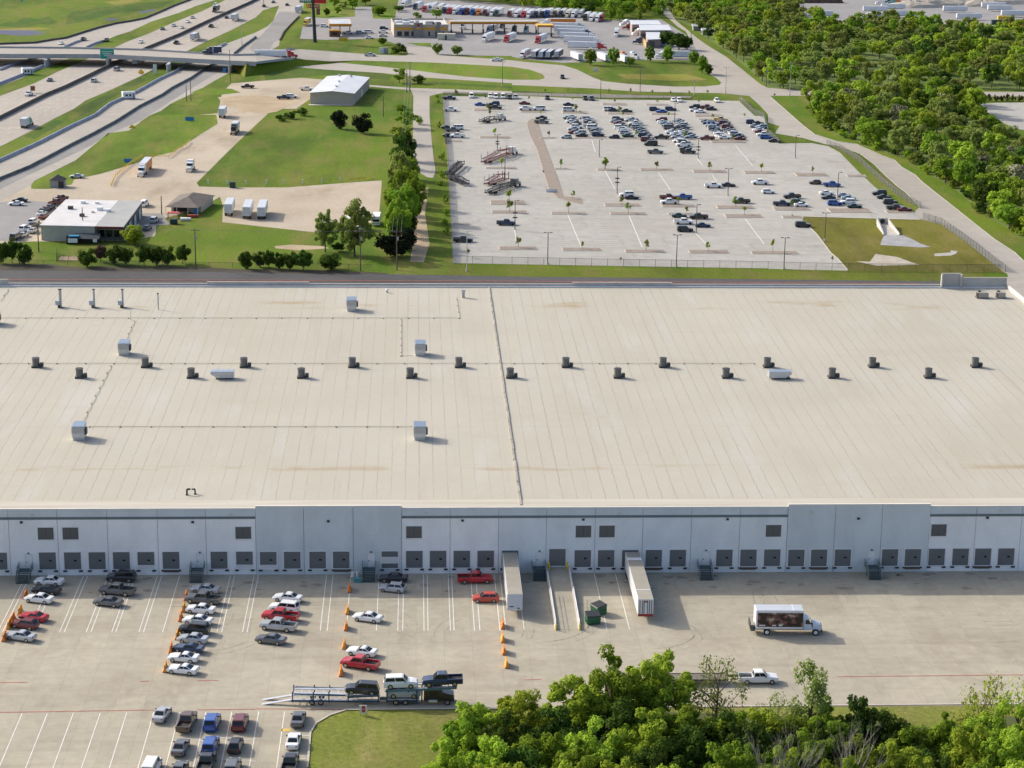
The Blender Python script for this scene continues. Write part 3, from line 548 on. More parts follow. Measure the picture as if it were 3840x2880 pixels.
r=thing('roof_frame','dark bent bracket frame lying near the front roof edge','bracket',G('d',413,1068,ZR)); r.scale=(SC,)*3; b=MB(); b.tube([(-.6,-.3,.05),(-.6,-.3,.9),(-.1,-.1,.9)],.16,6); b.tube([(.1,0,.8),(.55,.2,.8),(.6,.1,.06)],.13,6); obj('tube',b,DKSTEEL,r); obj('foot',MB().b2(-.8,-.4,-.5,-.1,0,.06).b2(.4,.8,-.1,.3,0,.06),DKSTEEL,r)
M_PIPE=mat('gas_pipe',(.44,.38,.27),.6,.1,var=.25,scale=.3)
me_blk=MB().b2(-.14,.14,-.18,.18,0,.14).mesh('support_block',mat('block_brown',(.16,.13,.10),.8,var=.2))
def pipe_run(s,label,wig=0):
    q=P(s,ZR+.2); o=thing('roof_pipe',label,'gas pipe',(q[0].x,q[0].y,ZR)); pts=[]; blk=[]
    for a,c in zip(q,q[1:]):
        n=max(1,int((c-a).length/3))
        for i in range(n):
            v=a.lerp(c,i/n)-Vector((q[0].x,q[0].y,ZR))
            if wig: v.x+=wig*(1 if i%2 else -1)*.5
            pts.append(v)
            if i%2==0 and len(blk)<90: blk.append(v)
    pts.append(q[-1]-Vector((q[0].x,q[0].y,ZR)))
    obj('pipe',MB().tube(pts,.05,5),M_PIPE,o)
    for v in blk: obj('support_block',me_blk,None,o,(v.x,v.y,0))
pipe_run('d 0,686.5 992,686.5 985,640','tan gas pipe along the rear roof fans stacks and up beside the small vent')
pipe_run('d 0,784.5 400,784.5 1050,784.5 1630,784.5 1648,796','long tan gas pipe crossing the roof along the rear fan row')
pipe_run('d 193,921 892,921','tan gas pipe between the two front cooler units')
pipe_run('d 866,688 866,768 893,768','L shaped gas pipe dropping to a cooler unit',.0)
pipe_run('d 240,789 180,907','wavy diagonal gas pipe leading to the left front cooler',.35)
pipe_run('d 290,692 268,742','short wavy gas pipe above the left cooler',.3)
pipe_run('d 18,625 0,650','short gas pipe at the far left roof edge',.25)
# ------------------------------------------------------------------ ramp, bollards, dumpsters
r0=G('Q1',845,1110); r1=G('Q1',1155,1120); ye=(r0.y+r1.y)/2
rp=thing('loading_ramp','concrete drive in ramp with white side walls and yellow posts','ramp',((r0.x+r1.x)/2,ye,0)); W=(r1.x-r0.x)/2; D=YF-ye-.02
obj('slope',MB().add([(-W,0,.07),(W,0,.07),(W,D,1.15),(-W,D,1.15),(-W,D,0),(W,D,0),(-W,0,0),(W,0,0)],[(0,1,2,3),(0,3,4,6),(1,7,5,2),(0,6,7,1)]),M_YARD,rp)
for s in (-1,1):
    obj('side_wall',MB().add([(s*W-.15,0,0),(s*W+.15,0,0),(s*W+.15,D,0),(s*W-.15,D,0),(s*W-.15,0,.5),(s*W+.15,0,.5),(s*W+.15,D,1.55),(s*W-.15,D,1.55)],[(0,3,2,1),(4,5,6,7),(0,1,5,4),(1,2,6,5),(2,3,7,6),(3,0,4,7)]),mat('ramp_wall_paint',(.58,.56,.52),.8,var=.12,scale=.3),rp)
    q=MB(); 
    for z in (.5,.95): q.tube([(s*W,.3,.55+z),(s*W,D*.55,1.1+z)],.04)
    for k in range(5): y=.3+k*(D*.55-.3)/4; q.cyl((s*W,y,.5+y/D),(s*W,y,1.5+y/D*1.0),.04)
    obj('railing',q,M_TRIM,rp)
    obj('end_post',MB().cyl((s*W,-.25,0),(s*W,-.25,1.15),.13,.13,8),mat('yellow_post',(.66,.48,.03),.6,var=.1),rp)
for s,l in ((-1,'yellow bollard left of the ramp door'),(1,'yellow bollard right of the ramp door')):
    tag(obj('bollard',MB().cyl((0,0,1.0),(0,0,2.35),.2,.2,10).cyl((0,0,0),(0,0,1.0),.16,.16,8),mat('yellow_post',(.66,.48,.03)),None,(rp.location.x+s*(W-.35),YF-.9,0)),l,'bollard','bollards beside the ramp door')
def dumpster(v,rz,label):
    r=thing('dumpster',label,'dumpster',(v.x,v.y,.04),rz,'green dumpsters in the yard'); r.scale=(1.15,)*3; G_=mat('dumpster_green',(.015,.11,.05),.5,var=.2,scale=2)
    b=MB(); b.loft([[(-1,-.7,.15),(1,-.7,.15),(1,.8,.15),(-1,.8,.15)],[(-1,-.85,1.25),(1,-.85,1.25),(1,.85,1.5),(-1,.85,1.5)]]); obj('body',b,G_,r)
    b=MB(); b.loft([[(-1.04,-.9,1.26),(1.04,-.9,1.26),(1.04,.9,1.52),(-1.04,.9,1.52)],[(-1.0,-.8,1.42),(1,-.8,1.42),(1,.85,1.68),(-1,.85,1.68)]]); obj('lid',b,mat('lid_black',(.03,.03,.032),.5,var=.1),r)
    for s in (-1,1): obj('fork_pocket',MB().b2(s*1.0-.1,s*1.0+.1,-.6,.6,.6,.85),G_,r)
    for a in (-.7,.7):
        for c in (-.5,.6): obj('caster',MB().cyl((a-.05,c,.09),(a+.05,c,.09),.09,.09,8),TYRE,r)
DS=1.12
dumpster(G('Q1',1322,1030),R(8),'front green dumpster with black lid beside the ramp'); dumpster(G('Q1',1395,905),R(-62),'rear green dumpster behind the other, its side toward the trailer')
# bins by the stair
b=MB(); tag(obj('tool_bin',MB().b2(-.7,.7,-.4,.4,0,.7).b2(-.75,.75,-.45,.45,.7,.8),paint('a'),None,G('D2',878,790)),'blue teal bin on the concrete left of a staircase','bin')
for dx,l in ((0,'left white drum by the dock wall beside the staircase'),(.8,'right white drum by the dock wall beside the staircase')):
    v=G('D2',840,745); tag(obj('white_drum',MB().cyl((0,0,0),(0,0,.9),.35,.35,12).cyl((0,0,.9),(0,0,.95),.3,.3,12),mat('plastic_white',(.7,.7,.68),.5,var=.1),None,(v.x+dx,v.y,.04)),l,'drum')
# ------------------------------------------------------------------ cars
SPEC=dict( # L,W,H, cowl,rf,rr,rb, belt, hoodfront, trunk, wheel r, axles
 s=(4.85,1.86,1.45,.95,.25,-.80,-1.55,.96,.74,1.0,.34,(1.45,-1.40)), c=(4.75,1.92,1.36,.70,.02,-.75,-1.60,.92,.72,.98,.35,(1.45,-1.35)),
 h=(4.35,1.80,1.52,.95,.30,-1.50,-2.02,.97,.76,.97,.33,(1.35,-1.30)), u=(4.90,1.95,1.78,1.05,.45,-2.05,-2.36,1.10,.92,1.08,.38,(1.48,-1.45)),
 v=(5.25,2.0,1.98,1.70,1.0,-2.45,-2.58,1.12,.95,1.12,.36,(1.65,-1.65)), p=(5.85,2.0,1.88,1.35,.75,-.62,-.82,1.18,1.02,1.18,.40,(1.95,-1.75)))
KN=dict(s='sedan',c='coupe',h='hatchback',u='SUV',v='van',p='pickup truck')
CATN=dict(s='car',c='car',h='car',u='suv',v='van',p='pickup')
NAMEN=dict(s='sedan',c='coupe',h='hatchback',u='utility_vehicle',v='van',p='pickup_truck')
PH=mat('paint_placeholder',(.5,.5,.5))
def inset(q,fu,fv,off):
    a,b_,c,d=[Vector(k) for k in q]; cen=(a+b_+c+d)/4; n=(b_-a).cross(d-a).normalized()*off
    U_=lambda p:cen+(p-cen)
    def mp(s,t): return (a*(1-s)*(1-t)+b_*s*(1-t)+c*s*t+d*(1-s)*t)+n
    return [mp(fu[0],fv[0]),mp(fu[1],fv[0]),mp(fu[1],fv[1]),mp(fu[0],fv[1])]
CARM={}
def car_meshes(k):
    if k in CARM: return CARM[k]
    Ln,W,H,cw,rf,rr,rb,bt,hf,tk,wr,ax=SPEC[k]; hw=W/2; f=Ln/2; D={}
    def sec(x,zb,zt,w):
        w=hw*w; zm=zb+(zt-zb)*.72
        return [(x,-w*.9,zb),(x,-w,zb+.12),(x,-w,zm),(x,-w*.88,zt),(x,w*.88,zt),(x,w,zm),(x,w,zb+.12),(x,w*.9,zb)]
    b=MB()
    if k=='p':
        b.loft([sec(f,.5,hf-.18,.86),sec(f-.12,.36,hf,.95),sec(f-.9,.3,bt-.05,1),sec(cw,.3,bt,1),sec(rb-.02,.3,bt,1)])
        b.loft([sec(rb-.02,.36,.86,1),sec(-f+.06,.36,.86,1)])
        for s in (-1,1): b.b2(-f+.06,rb-.02,s*hw-.05*(s>0)-.10*(s>0),s*hw+.15*(s<0),.80,bt)
        b.b2(-f,-f+.1,-hw*.97,hw*.97,.45,bt)
    elif k=='v': b.loft([sec(f,.45,hf-.2,.82),sec(f-.15,.3,hf,.94),sec(cw,.25,bt,1),sec(-f+.06,.25,bt,1),sec(-f,.4,bt-.1,.95)])
    else: b.loft([sec(f,.45,hf-.12,.74),sec(f-.16,.25,hf,.92),sec(f-.75,.2,(hf+bt)/2+.04,1),sec(cw,.2,bt,1),sec(rb,.2,(bt+tk)/2,1),sec(-f+.16,.25,tk,.93),sec(-f,.45,tk-.15,.78)])
    bw,tw=hw*.88,hw*.70
    if k in 'uvp': tw=hw*.78
    B0=[(cw,-bw,bt-.03),(cw,bw,bt-.03),(rb,bw,bt-.03),(rb,-bw,bt-.03)]; T0=[(rf,-tw,H-.06),(rf,tw,H-.06),(rr,tw,H-.06),(rr,-tw,H-.06)]
    b.add(B0+T0,[(0,1,5,4),(1,2,6,5),(2,3,7,6),(3,0,4,7),(4,5,6,7)])
    rx=.12; b.add([(rf-.02,-tw,H-.06),(rf-.02,tw,H-.06),(rr+.02,tw,H-.06),(rr+.02,-tw,H-.06),(rf-rx-.1,-tw*.86,H),(rf-rx-.1,tw*.86,H),(rr+rx,tw*.86,H),(rr+rx,-tw*.86,H)],[(0,1,5,4),(1,2,6,5),(2,3,7,6),(3,0,4,7),(4,5,6,7)])
    D['body']=b.mesh('body',PH)
    fq=[B0[0],B0[1],T0[1],T0[0]]; rq=[B0[2],B0[3],T0[3],T0[2]]; lq=[B0[1],B0[2],T0[2],T0[1]]; rgt=[B0[3],B0[0],T0[0],T0[3]]
    D['windshield']=MB().quad(*inset(fq,(.06,.94),(.05,.95),.015)).mesh('windshield',GLASS)
    D['rear_window']=MB().quad(*inset(rq,(.08,.92),(.12,.92),.015)).mesh('rear_window',GLASS)
    def side(q,flip):
        cuts=[(.05,.48),(.52,.95)] if k!='p' else [(.06,.5),(.54,.94)]
        if k=='v': cuts=[(.06,.3),(.33,.62),(.65,.95)]
        m=MB()
        for c in cuts: m.quad(*inset(q,(1-c[1],1-c[0]) if flip else c,(.16,.9),.015))
        return m.mesh('side_window',GLASS)
    D['side_window']=[side(lq,0),side(rgt,1)]
    aw=MB()
    for m in (D['windshield'],D['rear_window'],*D['side_window']):
        aw.add([v.co[:] for v in m.vertices],[tuple(p.vertices) for p in m.polygons])
    D['glass']=aw.mesh('window',GLASS)
    D['wheel']=MB().cyl((0,-.12,0),(0,.12,0),wr,wr,12).mesh('tyre',TYRE); D['rim']=MB().cyl((0,-.135,0),(0,.135,0),wr*.62,wr*.62,10).mesh('rim',RIM)
    zl=hf-.12
    D['head']=MB().box((0,0,0),(.16,.34,.16)).mesh('headlight',HLIGHT); D['tail']=MB().box((0,0,0),(.10,.26,.2)).mesh('tail_light',TLIGHT)
    D['mirror']=MB().box((0,0,0),(.14,.22,.14)).mesh('mirror',BLACK)
    D['grille']=MB().box((f-.02,0,(hf+.3)/2),(.08,W*.5,.26)).mesh('grille',BLACK)
    if k=='p': D['bed']=MB().b2(-f+.1,rb-.04,-hw+.16,hw-.16,.862,.872).mesh('bed_liner',mat('bed_liner',(.03,.03,.03),.8,var=.1))
    CARM[k]=D; return D
PROTO={}
def car_proto(k,lod):
    if (k,lod) in PROTO: return PROTO[(k,lod)]
    D=car_meshes(k); Ln,W,H,cw,rf,rr,rb,bt,hf,tk,wr,ax=SPEC[k]; f=Ln/2; hw=W/2
    r=bpy.data.objects.new(NAMEN[k],None); ch=[]
    def add(n,me,loc=(0,0,0),par=None):
        o=bpy.data.objects.new(n,me); o.location=loc; ch.append((o,par)); return o
    add('body',D['body'])
    if lod==0:
        add('windshield',D['windshield']); add('rear_window',D['rear_window']); [add('side_window',m) for m in D['side_window']]
        for s in (-1,1):
            add('headlight',D['head'],(f-.13,s*hw*.62,hf-.10)); add('tail_light',D['tail'],(-f+.05,s*hw*.66,tk-.22 if k!='p' else .9)); add('mirror',D['mirror'],(cw-.35,s*(hw+.06),bt+.05))
        add('grille',D['grille'])
    else: add('window',D['glass'])
    if k=='p': add('bed_liner',D['bed'])
    if lod<2:
        for x in ax:
            for s in (-1,1):
                w=add('wheel' ,D['wheel'],(x,s*(hw-.09),wr))
                if lod==0: add('rim',D['rim'],(0,0,0),w)
    PROTO[(k,lod)]=(r,ch); return PROTO[(k,lod)]
def put_car(k,c,v,rz,label,group=None,lod=1,z=.05,top=None,scale=1.07,tilt=0):
    r,ch=car_proto(k,lod); o=r.copy(); link(o); o.location=(v.x,v.y,z); o.rotation_euler=(0,tilt,rz); o.scale=(scale,)*3
    tag(o,label,CATN[k],group); mp={}
    for q,par in ch:
        n=q.copy(); link(n,mp.get(par,o)); mp[q]=n
        if q.name.split('.')[0]=='body': n.material_slots[0].link='OBJECT'; n.material_slots[0].material=paint(c)
    return o
TH='first second third fourth fifth sixth seventh eighth ninth tenth eleventh twelfth thirteenth fourteenth fifteenth sixteenth seventeenth eighteenth nineteenth twentieth'.split()
def autolabel(items,phrase,end='front',key=lambda it:it['v'].y):
    items=sorted(items,key=key); cnt={}
    for it in items: cnt.setdefault((it['c'],it['k']),[]).append(it)
    for (c,k),g in cnt.items():
        for i,it in enumerate(g):
            base=COL[c][0]+' '+KN[k]
            it['label']=(base+' '+phrase) if len(g)==1 else TH[i]+' '+base+' from the '+end+', '+phrase
    return items
def cars(t,data,phrase,group,rz=0,lod=1,z=.05,end='front',key=lambda it:it['v'].y,extra=None):
    its=[]
    for w in data.split(';'):
        w=w.split()
        if not w: continue
        if w[0] in TL: t=w.pop(0)
        x,y=map(float,w[0].split(',')); a=R(float(w[3])) if len(w)>3 else (rz if not callable(rz) else rz())
        its.append(dict(v=G(t,x,y,z),c=w[1],k=w[2],a=a))
    for it in autolabel(its,phrase,end,key): put_car(it['k'],it['c'],it['v'],it['a'],it['label'],group,lod,z)
LR=lambda it:it['v'].x
def jit(a,s): return lambda: R(a)+rnd.uniform(-s,s)
# yard rows (fronts toward the left)
cars('D1','426,808 w s 170;402,885 k s 165;340,960 w s 163;292,1115 r c 158;218,1182 m h 160;E1 182,133 s s 160','in the far left yard row by orange barriers','cars in the far left yard row',lod=0)
cars('D1','1050,778 k u 174;1015,893 g p 165;935,988 g s 163','in the three car group near the dock wall','cars in the short row near the dock',lod=0)
cars('D1','1775,878 s s 165;1760,968 g p 163;1735,1052 w s 165;1710,1148 w s 164;1678,1228 k u 168;E1 1668,156 s s 165;1630,237 n c 165;1588,317 w c 168;1582,420 w c 165','in the long middle row beside orange barriers','cars in the long middle yard row',lod=0)
cars('D2','275,952 w s 163;245,1042 w u 164;212,1115 r p 165;193,1200 s p 163;E2 128,160 g s 163','in the yard row with the red pickup','cars in the yard row left of the carrier',lod=0)
cars('D2','1188,782 k s 175;1178,868 s h 165','beside the staircase in the wall shadow','cars beside the dock staircase',lod=0)
cars('D2','965,1122 w s 160;E2 915,265 w c 160;900,375 r p 158','right of the second orange barrier line','cars beside the middle orange barriers',lod=0)
cars('D2','1892,790 r p 2;1984,955 o h 180','left of the first docked trailer','red vehicles by the docked trailer',lod=0)
A9=lambda:R(86)+rnd.uniform(-.02,.02)
cars('E1','1400,808 s s 80;1560,1095 g s 84;1550,1290 g s 84;1615,880 t p 84','in the left column of the lower car park','cars parked in the lower car park',lod=0,z=.07)
cars('E1','1835,880 b u 86;1820,1085 b u 86;1785,1235 k p 86','in the blue column of the lower car park','cars parked in the lower car park',lod=0,z=.07)
cars('E1','2075,882 m u 87;2035,1078 k h 87;2010,1275 g u 87','in the column behind the red wagon, lower car park','cars parked in the lower car park',lod=0,z=.07)
cars('E2','365,850 g s 87;325,1040 w s 87;295,1245 k p 87','in the right column beside the lawn curve','cars parked in the lower car park',lod=0,z=.07)
cars('E1','1310,1280 w v 84','cut by the bottom photo edge','cars parked in the lower car park',lod=0,z=.07)
# far lot
RZ=lambda: (0 if rnd.random()<.6 else PI)+rnd.uniform(-.03,.03)
FG='cars parked in the big far lot'
cars('K1','155,150 n p;170,300 w p;255,537 w v;200,565 g p;130,528 k s;262,642 w p;148,632 k s','at the left fence of the far lot',FG,RZ)
cars('K1','442,124 w v -90;685,124 w u -90;757,132 w v -90;850,132 w v -90;935,140 k u -90;1015,138 s u -90;1425,147 k u -90;1915,152 k u -90;2000,157 n u -90','in the rear fence row of the far lot',FG,end='left',key=LR)
cars('K1','555,228 b s;735,222 n u;745,272 k p','in the first short block behind the small carrier',FG,RZ)
cars('K1','1130,212 m s;1145,287 w p;1320,287 w v','in the second short block, rear of the far lot',FG,RZ)
cars('K1','1700,230 k s;1705,302 w v','in the third short block, rear of the far lot',FG,RZ)
cars('K1','1350,457 g p;1345,402 k s','at the rear tip of the long lot median',FG,RZ)
cars('K1','1670,652 s h','alone at the front left of the packed blocks',FG,RZ)
cars('K1','1730,395 s s;1755,432 s u;1790,472 g s;1810,522 w u;1772,592 m s;1850,602 s u;1868,630 k s;1950,420 s u;1970,458 k s;1975,500 w p;2020,535 w v;2045,575 k s;2080,625 n u;1700,402 l s;1742,452 w s;1765,547 s s;1925,408 k s;1958,440 s s;1998,520 k u;2062,600 g s','in the leftmost packed block of the far lot',FG,RZ)
cars('K2','985,172 w h -90;1060,178 w u -90;1548,183 w u -90','at the rear edge grass, right half of far lot',FG,end='left',key=LR)
cars('K2','160,297 w v;215,302 n s;380,312 e s','in the fourth short block, rear of the far lot',FG,RZ)
cars('K2','745,295 n u;830,320 b s;950,292 n u','in the fifth short block, rear of the far lot',FG,RZ)
cars('K2','1260,262 k u;1262,302 w s;1330,322 w s;1420,267 m p;1475,287 k s','in the sixth short block, rear of the far lot',FG,RZ)
cars('K2','265,422 g u;285,472 m s;300,532 w u;345,575 s s;370,605 s u;395,635 e s;430,432 s s;480,462 e s;500,512 k p;535,545 k s;595,590 n s;605,635 n u;640,690 m u;690,745 k v;240,447 s s;310,502 g s;330,547 w s;455,420 g s;500,480 w p;515,527 s u;565,567 g s;620,615 k s;655,668 k s','in the second packed block of the far lot',FG,RZ)
cars('K2','215,652 k h;830,657 k p','on the front edge between packed blocks',FG,RZ,end='left',key=LR)
cars('K2','750,848 g p','alone in front of the second packed block',FG,0)
cars('K2','830,432 m u;885,475 l s;940,535 g v;960,592 w s;1025,615 w s;1035,650 s s;1050,442 k s;1080,472 s s;1105,532 g p;1115,565 k s;1140,602 g s;1215,650 l s;1055,705 w s;1110,712 w u;1120,757 w p;1140,802 k s;1170,848 k p;855,457 w s;910,507 g u;985,577 s s;1010,638 k s;1065,457 g s;1095,502 s u;1130,587 w s;1190,622 g s;1080,690 s s;1130,728 k u','in the third packed block of the far lot',FG,RZ)
cars('K2','1420,670 m p','alone right of the third packed block',FG,PI)
cars('K2','1440,472 n u;1495,487 b u;1505,535 s u;1545,567 n s;1580,607 w s;1605,635 w u;1650,660 w s;1595,430 y p;1650,475 m u;1685,525 m u;1715,557 k s;1765,595 s s;1795,617 s u;1825,642 k s;1845,674 m s;1420,452 k s;1470,502 s s;1520,552 k s;1560,592 g s;1625,647 w s;1625,447 g s;1670,502 k s;1740,577 g s;1780,607 w s;1815,632 n s','in the fourth packed block of the far lot',FG,RZ)
cars('K2','2000,462 n u;2085,472 k s;2045,510 s s;2130,525 l u;2085,562 w s;2112,584 m s;2160,625 w p;2185,658 b u;A4 55,1228 k s','along the slanted right edge of the far lot',FG,RZ)
cars('K3','890,702 n p','alone beside the dark camera pole',FG,0); cars('K3','330,922 k p','at the lower left fence of the far lot',FG,0)
cars('K4','440,505 k s;380,472 w u','by the pole in the half empty lot',FG,RZ); cars('K4','920,508 m p;1110,505 b p;935,568 w p','in the three pickup group mid lot',FG,RZ,z=.06)
cars('K4','1500,357 w p;1695,342 k s','side by side near the tall lamp mid lot',FG,RZ); cars('K4','1860,558 k p','half hidden by a sapling mid lot',FG,PI)
cars('K4','2110,315 w p;2215,432 w h','right of the middle lamp pole',FG,RZ)
cars('K4','1060,742 e s;1115,828 w p;1310,760 k p;1135,925 k u;1365,868 n s','in the loose front cluster round the lamp pole',FG,RZ)
cars('B4','405,438 t h;550,458 b p','paired below the right lamp of the lot',FG,RZ); cars('B4','205,560 k p;120,624 n p;255,612 e u;290,634 w s','in the left group above the basin',FG,RZ)
cars('B4','505,530 w s;520,568 k s;575,620 b u;655,550 s s;695,574 l s;690,610 w u;745,644 e s','in the middle group above the basin',FG,RZ)
cars('B4','960,532 k u;1000,564 k s;1055,610 k u;1100,660 k p;1180,672 m s','in the right corner group above the basin',FG,RZ); cars('B4','300,808 k u','parked at the basin edge kerb',FG,0)
# ------------------------------------------------------------------ trucks and trailers
TR={}
M_BOXW=mat('trailer_white',(.70,.71,.72),.45,var=.05,scale=.3); M_ROOFT=mat('trailer_roof',(.34,.31,.25),.6,var=.1,scale=.4); M_ROOFW=mat('trailer_roof_pale',(.55,.58,.62),.45,.2,var=.06,scale=.4)
def rbox(b,x0,x1,y0,y1,z0,z1): return b.b2(x0,x1,y0,y1,z0,z1)
def semi(v,rz,cab,trl,label,group=None,lod=1,length=15.8,z=.05,day=False,roof=None,sc=1):
    """tractor with a box trailer; origin in the middle, front towards +x"""
    r=thing('semi_truck' if trl else 'truck_tractor',label,'truck',(v.x,v.y,z),rz,group); r.scale=(sc,)*3
    x0=-(length+6)/2 if trl else -9; cx=x0+length if trl else -3.4
    key=('cab',day)
    if key not in TR:
        c=MB(); 
        if not day: c.b2(.5,2.3,-1.22,1.22,1.0,3.5); c.loft([[(.5,-1.15,3.5),(2.3,-1.15,3.5),(2.3,1.15,3.5),(.5,1.15,3.5)],[(.5,-1.1,4.0),(1.9,-1.0,3.95),(1.9,1.0,3.95),(.5,1.1,4.0)]])
        c.loft([[(2.3,-1.2,1.0),(2.3,1.2,1.0),(2.3,1.2,3.35),(2.3,-1.2,3.35)],[(4.0,-1.15,1.0),(4.0,1.15,1.0),(3.6,1.05,3.1),(3.6,-1.05,3.1)]])
        c.loft([[(3.9,-1.05,.85),(3.9,1.05,.85),(3.9,1.0,2.1),(3.9,-1.0,2.1)],[(5.7,-.95,.75),(5.7,.95,.75),(5.6,.8,1.75),(5.6,-.8,1.75)]])
        c.b2(5.6,5.85,-1.2,1.2,.45,.85)
        me=c.mesh('cab',PH)
        ws=MB().quad((4.0-.13,-1.0,2.15),(4.0-.13,1.0,2.15),(3.66,.95,3.0),(3.66,-.95,3.0)); [v_ for v_ in ws.v]; ws.v=[(x+.03,y,z_) for x,y,z_ in ws.v]
        sw=[MB().quad((2.7,s*1.22,2.1),(3.7,s*1.20,2.1),(3.5,s*1.12,2.9),(2.7,s*1.2,2.9)).mesh('side_window',GLASS) for s in (-1,1)]
        ch=MB().b2(-2.4,4.2,-.5,.5,.75,1.05).b2(.9,2.2,-1.25,-.6,.45,.95).b2(.9,2.2,.6,1.25,.45,.95)
        TR[key]=(me,ws.mesh('windshield',GLASS),sw,ch.mesh('chassis',BLACK),MB().b2(5.68,5.76,-.6,.6,.9,1.6).mesh('grille',CHROME),MB().cyl((0,-.28,0),(0,.28,0),.52,.52,12).mesh('wheel',TYRE),MB().cyl((0,-.3,0),(0,.3,0),.3,.3,10).mesh('rim',RIM),MB().box((0,0,0),(.12,.3,.2)).mesh('headlight',HLIGHT),MB().cyl((.3,1.28,1),(.3,1.28,4.2),.09,.09,6).mesh('exhaust_stack',CHROME))
    me,ws,sw,ch,gr,wh_,rm,hl,ex=TR[key]
    o=obj('cab',me,None,r,(cx,0,0)); o.material_slots[0].link='OBJECT'; o.material_slots[0].material=paint(cab)
    obj('windshield',ws,None,r,(cx,0,0)); obj('chassis',ch,None,r,(cx,0,0))
    if lod==0:
        for m in sw: obj('side_window',m,None,r,(cx,0,0))
        obj('grille',gr,None,r,(cx,0,0)); obj('exhaust_stack',ex,None,r,(cx,0,0))
        for s in (-1,1): obj('headlight',hl,None,r,(cx+5.72,s*.8,1.15))
        for x in (cx+4.7,cx-.4,cx-1.6):
            for s in (-1,1): w=obj('wheel',wh_,None,r,(x,s*.98,.52)); obj('rim',rm,None,w)
    if trl:
        k=('box',length,trl)
        if k not in TR:
            b=MB(); b.b2(0,length,-1.29,1.29,1.15,4.05); t=MB(); t.b2(.03,length-.03,-1.26,1.26,4.05,4.07); u_=MB(); u_.b2(.3,length-4,-.45,.45,.75,1.15); u_.b2(.1,.3,-1.1,1.1,.5,.65)
            TR[k]=(b.mesh('trailer_box',M_BOXW if trl=='w' else mat('trailer_'+COL[trl][0],COL[trl][1],.45,var=.06)),t.mesh('trailer_roof',M_ROOFW),u_.mesh('undercarriage',BLACK),MB().b2(-.03,0,-1.2,1.2,1.2,3.95).mesh('rear_door',mat('rear_door',(.5,.53,.56),.5,var=.1)))
        a,t,u_,dr=TR[k]; bx=obj('trailer_box',a,None,r,(x0,0,0)); obj('trailer_roof',t,None,bx); obj('undercarriage',u_,None,r,(x0,0,0)); obj('rear_door',dr,None,bx)
        if lod==0:
            for x in (1.6,2.9):
                for s in (-1,1): w=obj('wheel',wh_,None,r,(x0+x,s*.98,.52)); obj('rim',rm,None,w)
    return r
def trailer(v,rz,label,group=None,length=15.8,z=.05,col=None,roofm=None,lod=0,nose='plain'):
    """parked box trailer, origin under its middle, nose towards +x"""
    r=thing('box_trailer',label,'trailer',(v.x,v.y,z),rz,group); x0=-length/2
    M=M_BOXW if not col else mat('trailer_'+COL[col][0],COL[col][1],.45,var=.06)
    b=MB(); b.b2(x0,-x0,-1.29,1.29,1.15,4.05); obj('box',b,M,r)
    obj('roof',MB().b2(x0+.06,-x0-.06,-1.22,1.22,4.05,4.075),roofm or M_ROOFW,r)
    obj('rear_door',MB().b2(x0-.03,x0,-1.2,-.02,1.25,3.95).b2(x0-.03,x0,.02,1.2,1.25,3.95),mat('rear_door',(.5,.53,.56)),r)
    obj('undercarriage',MB().b2(x0+.4,-x0-1,-.45,.45,.8,1.15).b2(x0+.1,x0+.25,-1.15,1.15,.5,.68),BLACK,r)
    if lod==0:
        for s in (-1,1): obj('landing_leg',MB().b2(-x0-3.1,-x0-2.95,s*.8-.08,s*.8+.08,.05,1.15),DKSTEEL,r)
        for x in (1.6,2.9):
            for s in (-1,1): obj('wheel',MB().cyl((0,-.28,0),(0,.28,0),.52,.52,12),TYRE,r,(x0+x,s*.98,.52))
        n=int(length/1.3)
        for s in (-1,1):
            rb=MB().b2(x0,-x0,s*1.296-.004,s*1.296+.004,1.2,1.3)
            for k in range(n+1):
                x=x0+.05+k*(length-.1)/n; rb.b2(x-.03,x+.03,s*1.30-.008,s*1.30+.008,1.2,4.0)
            obj('side_corrugation',rb,mat('rib_alu',(.6,.6,.6),.4,.4,var=0),r)
    return r
# docked trailers
for (nx,ny),x,l,k in (((312,872),'a','white trailer backed to the dock right of the red cars',0),((2005,940),'b','white trailer at the dock with striped red edged end by the dumpsters',1)):
    n=G('Q1',nx,ny,1.0); Ln=YF-.35-n.y; t=trailer(Vector((n.x,n.y+Ln/2,0)),R(-90),l,'trailers backed to the dock',Ln,.05,None,M_ROOFT)
    e=Ln/2
    if k==0: obj('front_panel',MB().b2(e,e+.04,-1.2,1.2,1.3,3.9),mat('blue_white_panel',(.55,.60,.68),.5,var=.06),t); obj('connector_box',MB().b2(e+.04,e+.1,-.9,-.2,1.75,1.9).b2(e+.04,e+.1,.5,.8,1.4,1.6),BLACK,t)
    else:
        q=MB(); [q.b2(e+.02,e+.05,y,y+.16,1.5,3.85) for y in (-1.05,-.62,-.35,.22,.55,.92)]; obj('stripe_panel',q,mat('grey_stripe',(.16,.19,.22),.5,var=0),t)
        obj('red_sill',MB().b2(e,e+.08,-1.25,1.25,1.0,1.42),mat('red_sill',(.30,.03,.03),.6,var=.1),t); obj('marker_plate',MB().b2(e+.03,e+.07,-.3,.3,3.5,3.8),mat('rust_plate',(.25,.09,.04)),t)
        obj('roof_band',MB().b2(e-4.6,e-4.4,-1.28,1.28,4.076,4.10),M_TRIM,t); obj('roof_band',MB().b2(-e+3,-e+4.2,-1.28,1.28,4.076,4.10),M_TRIM,t)
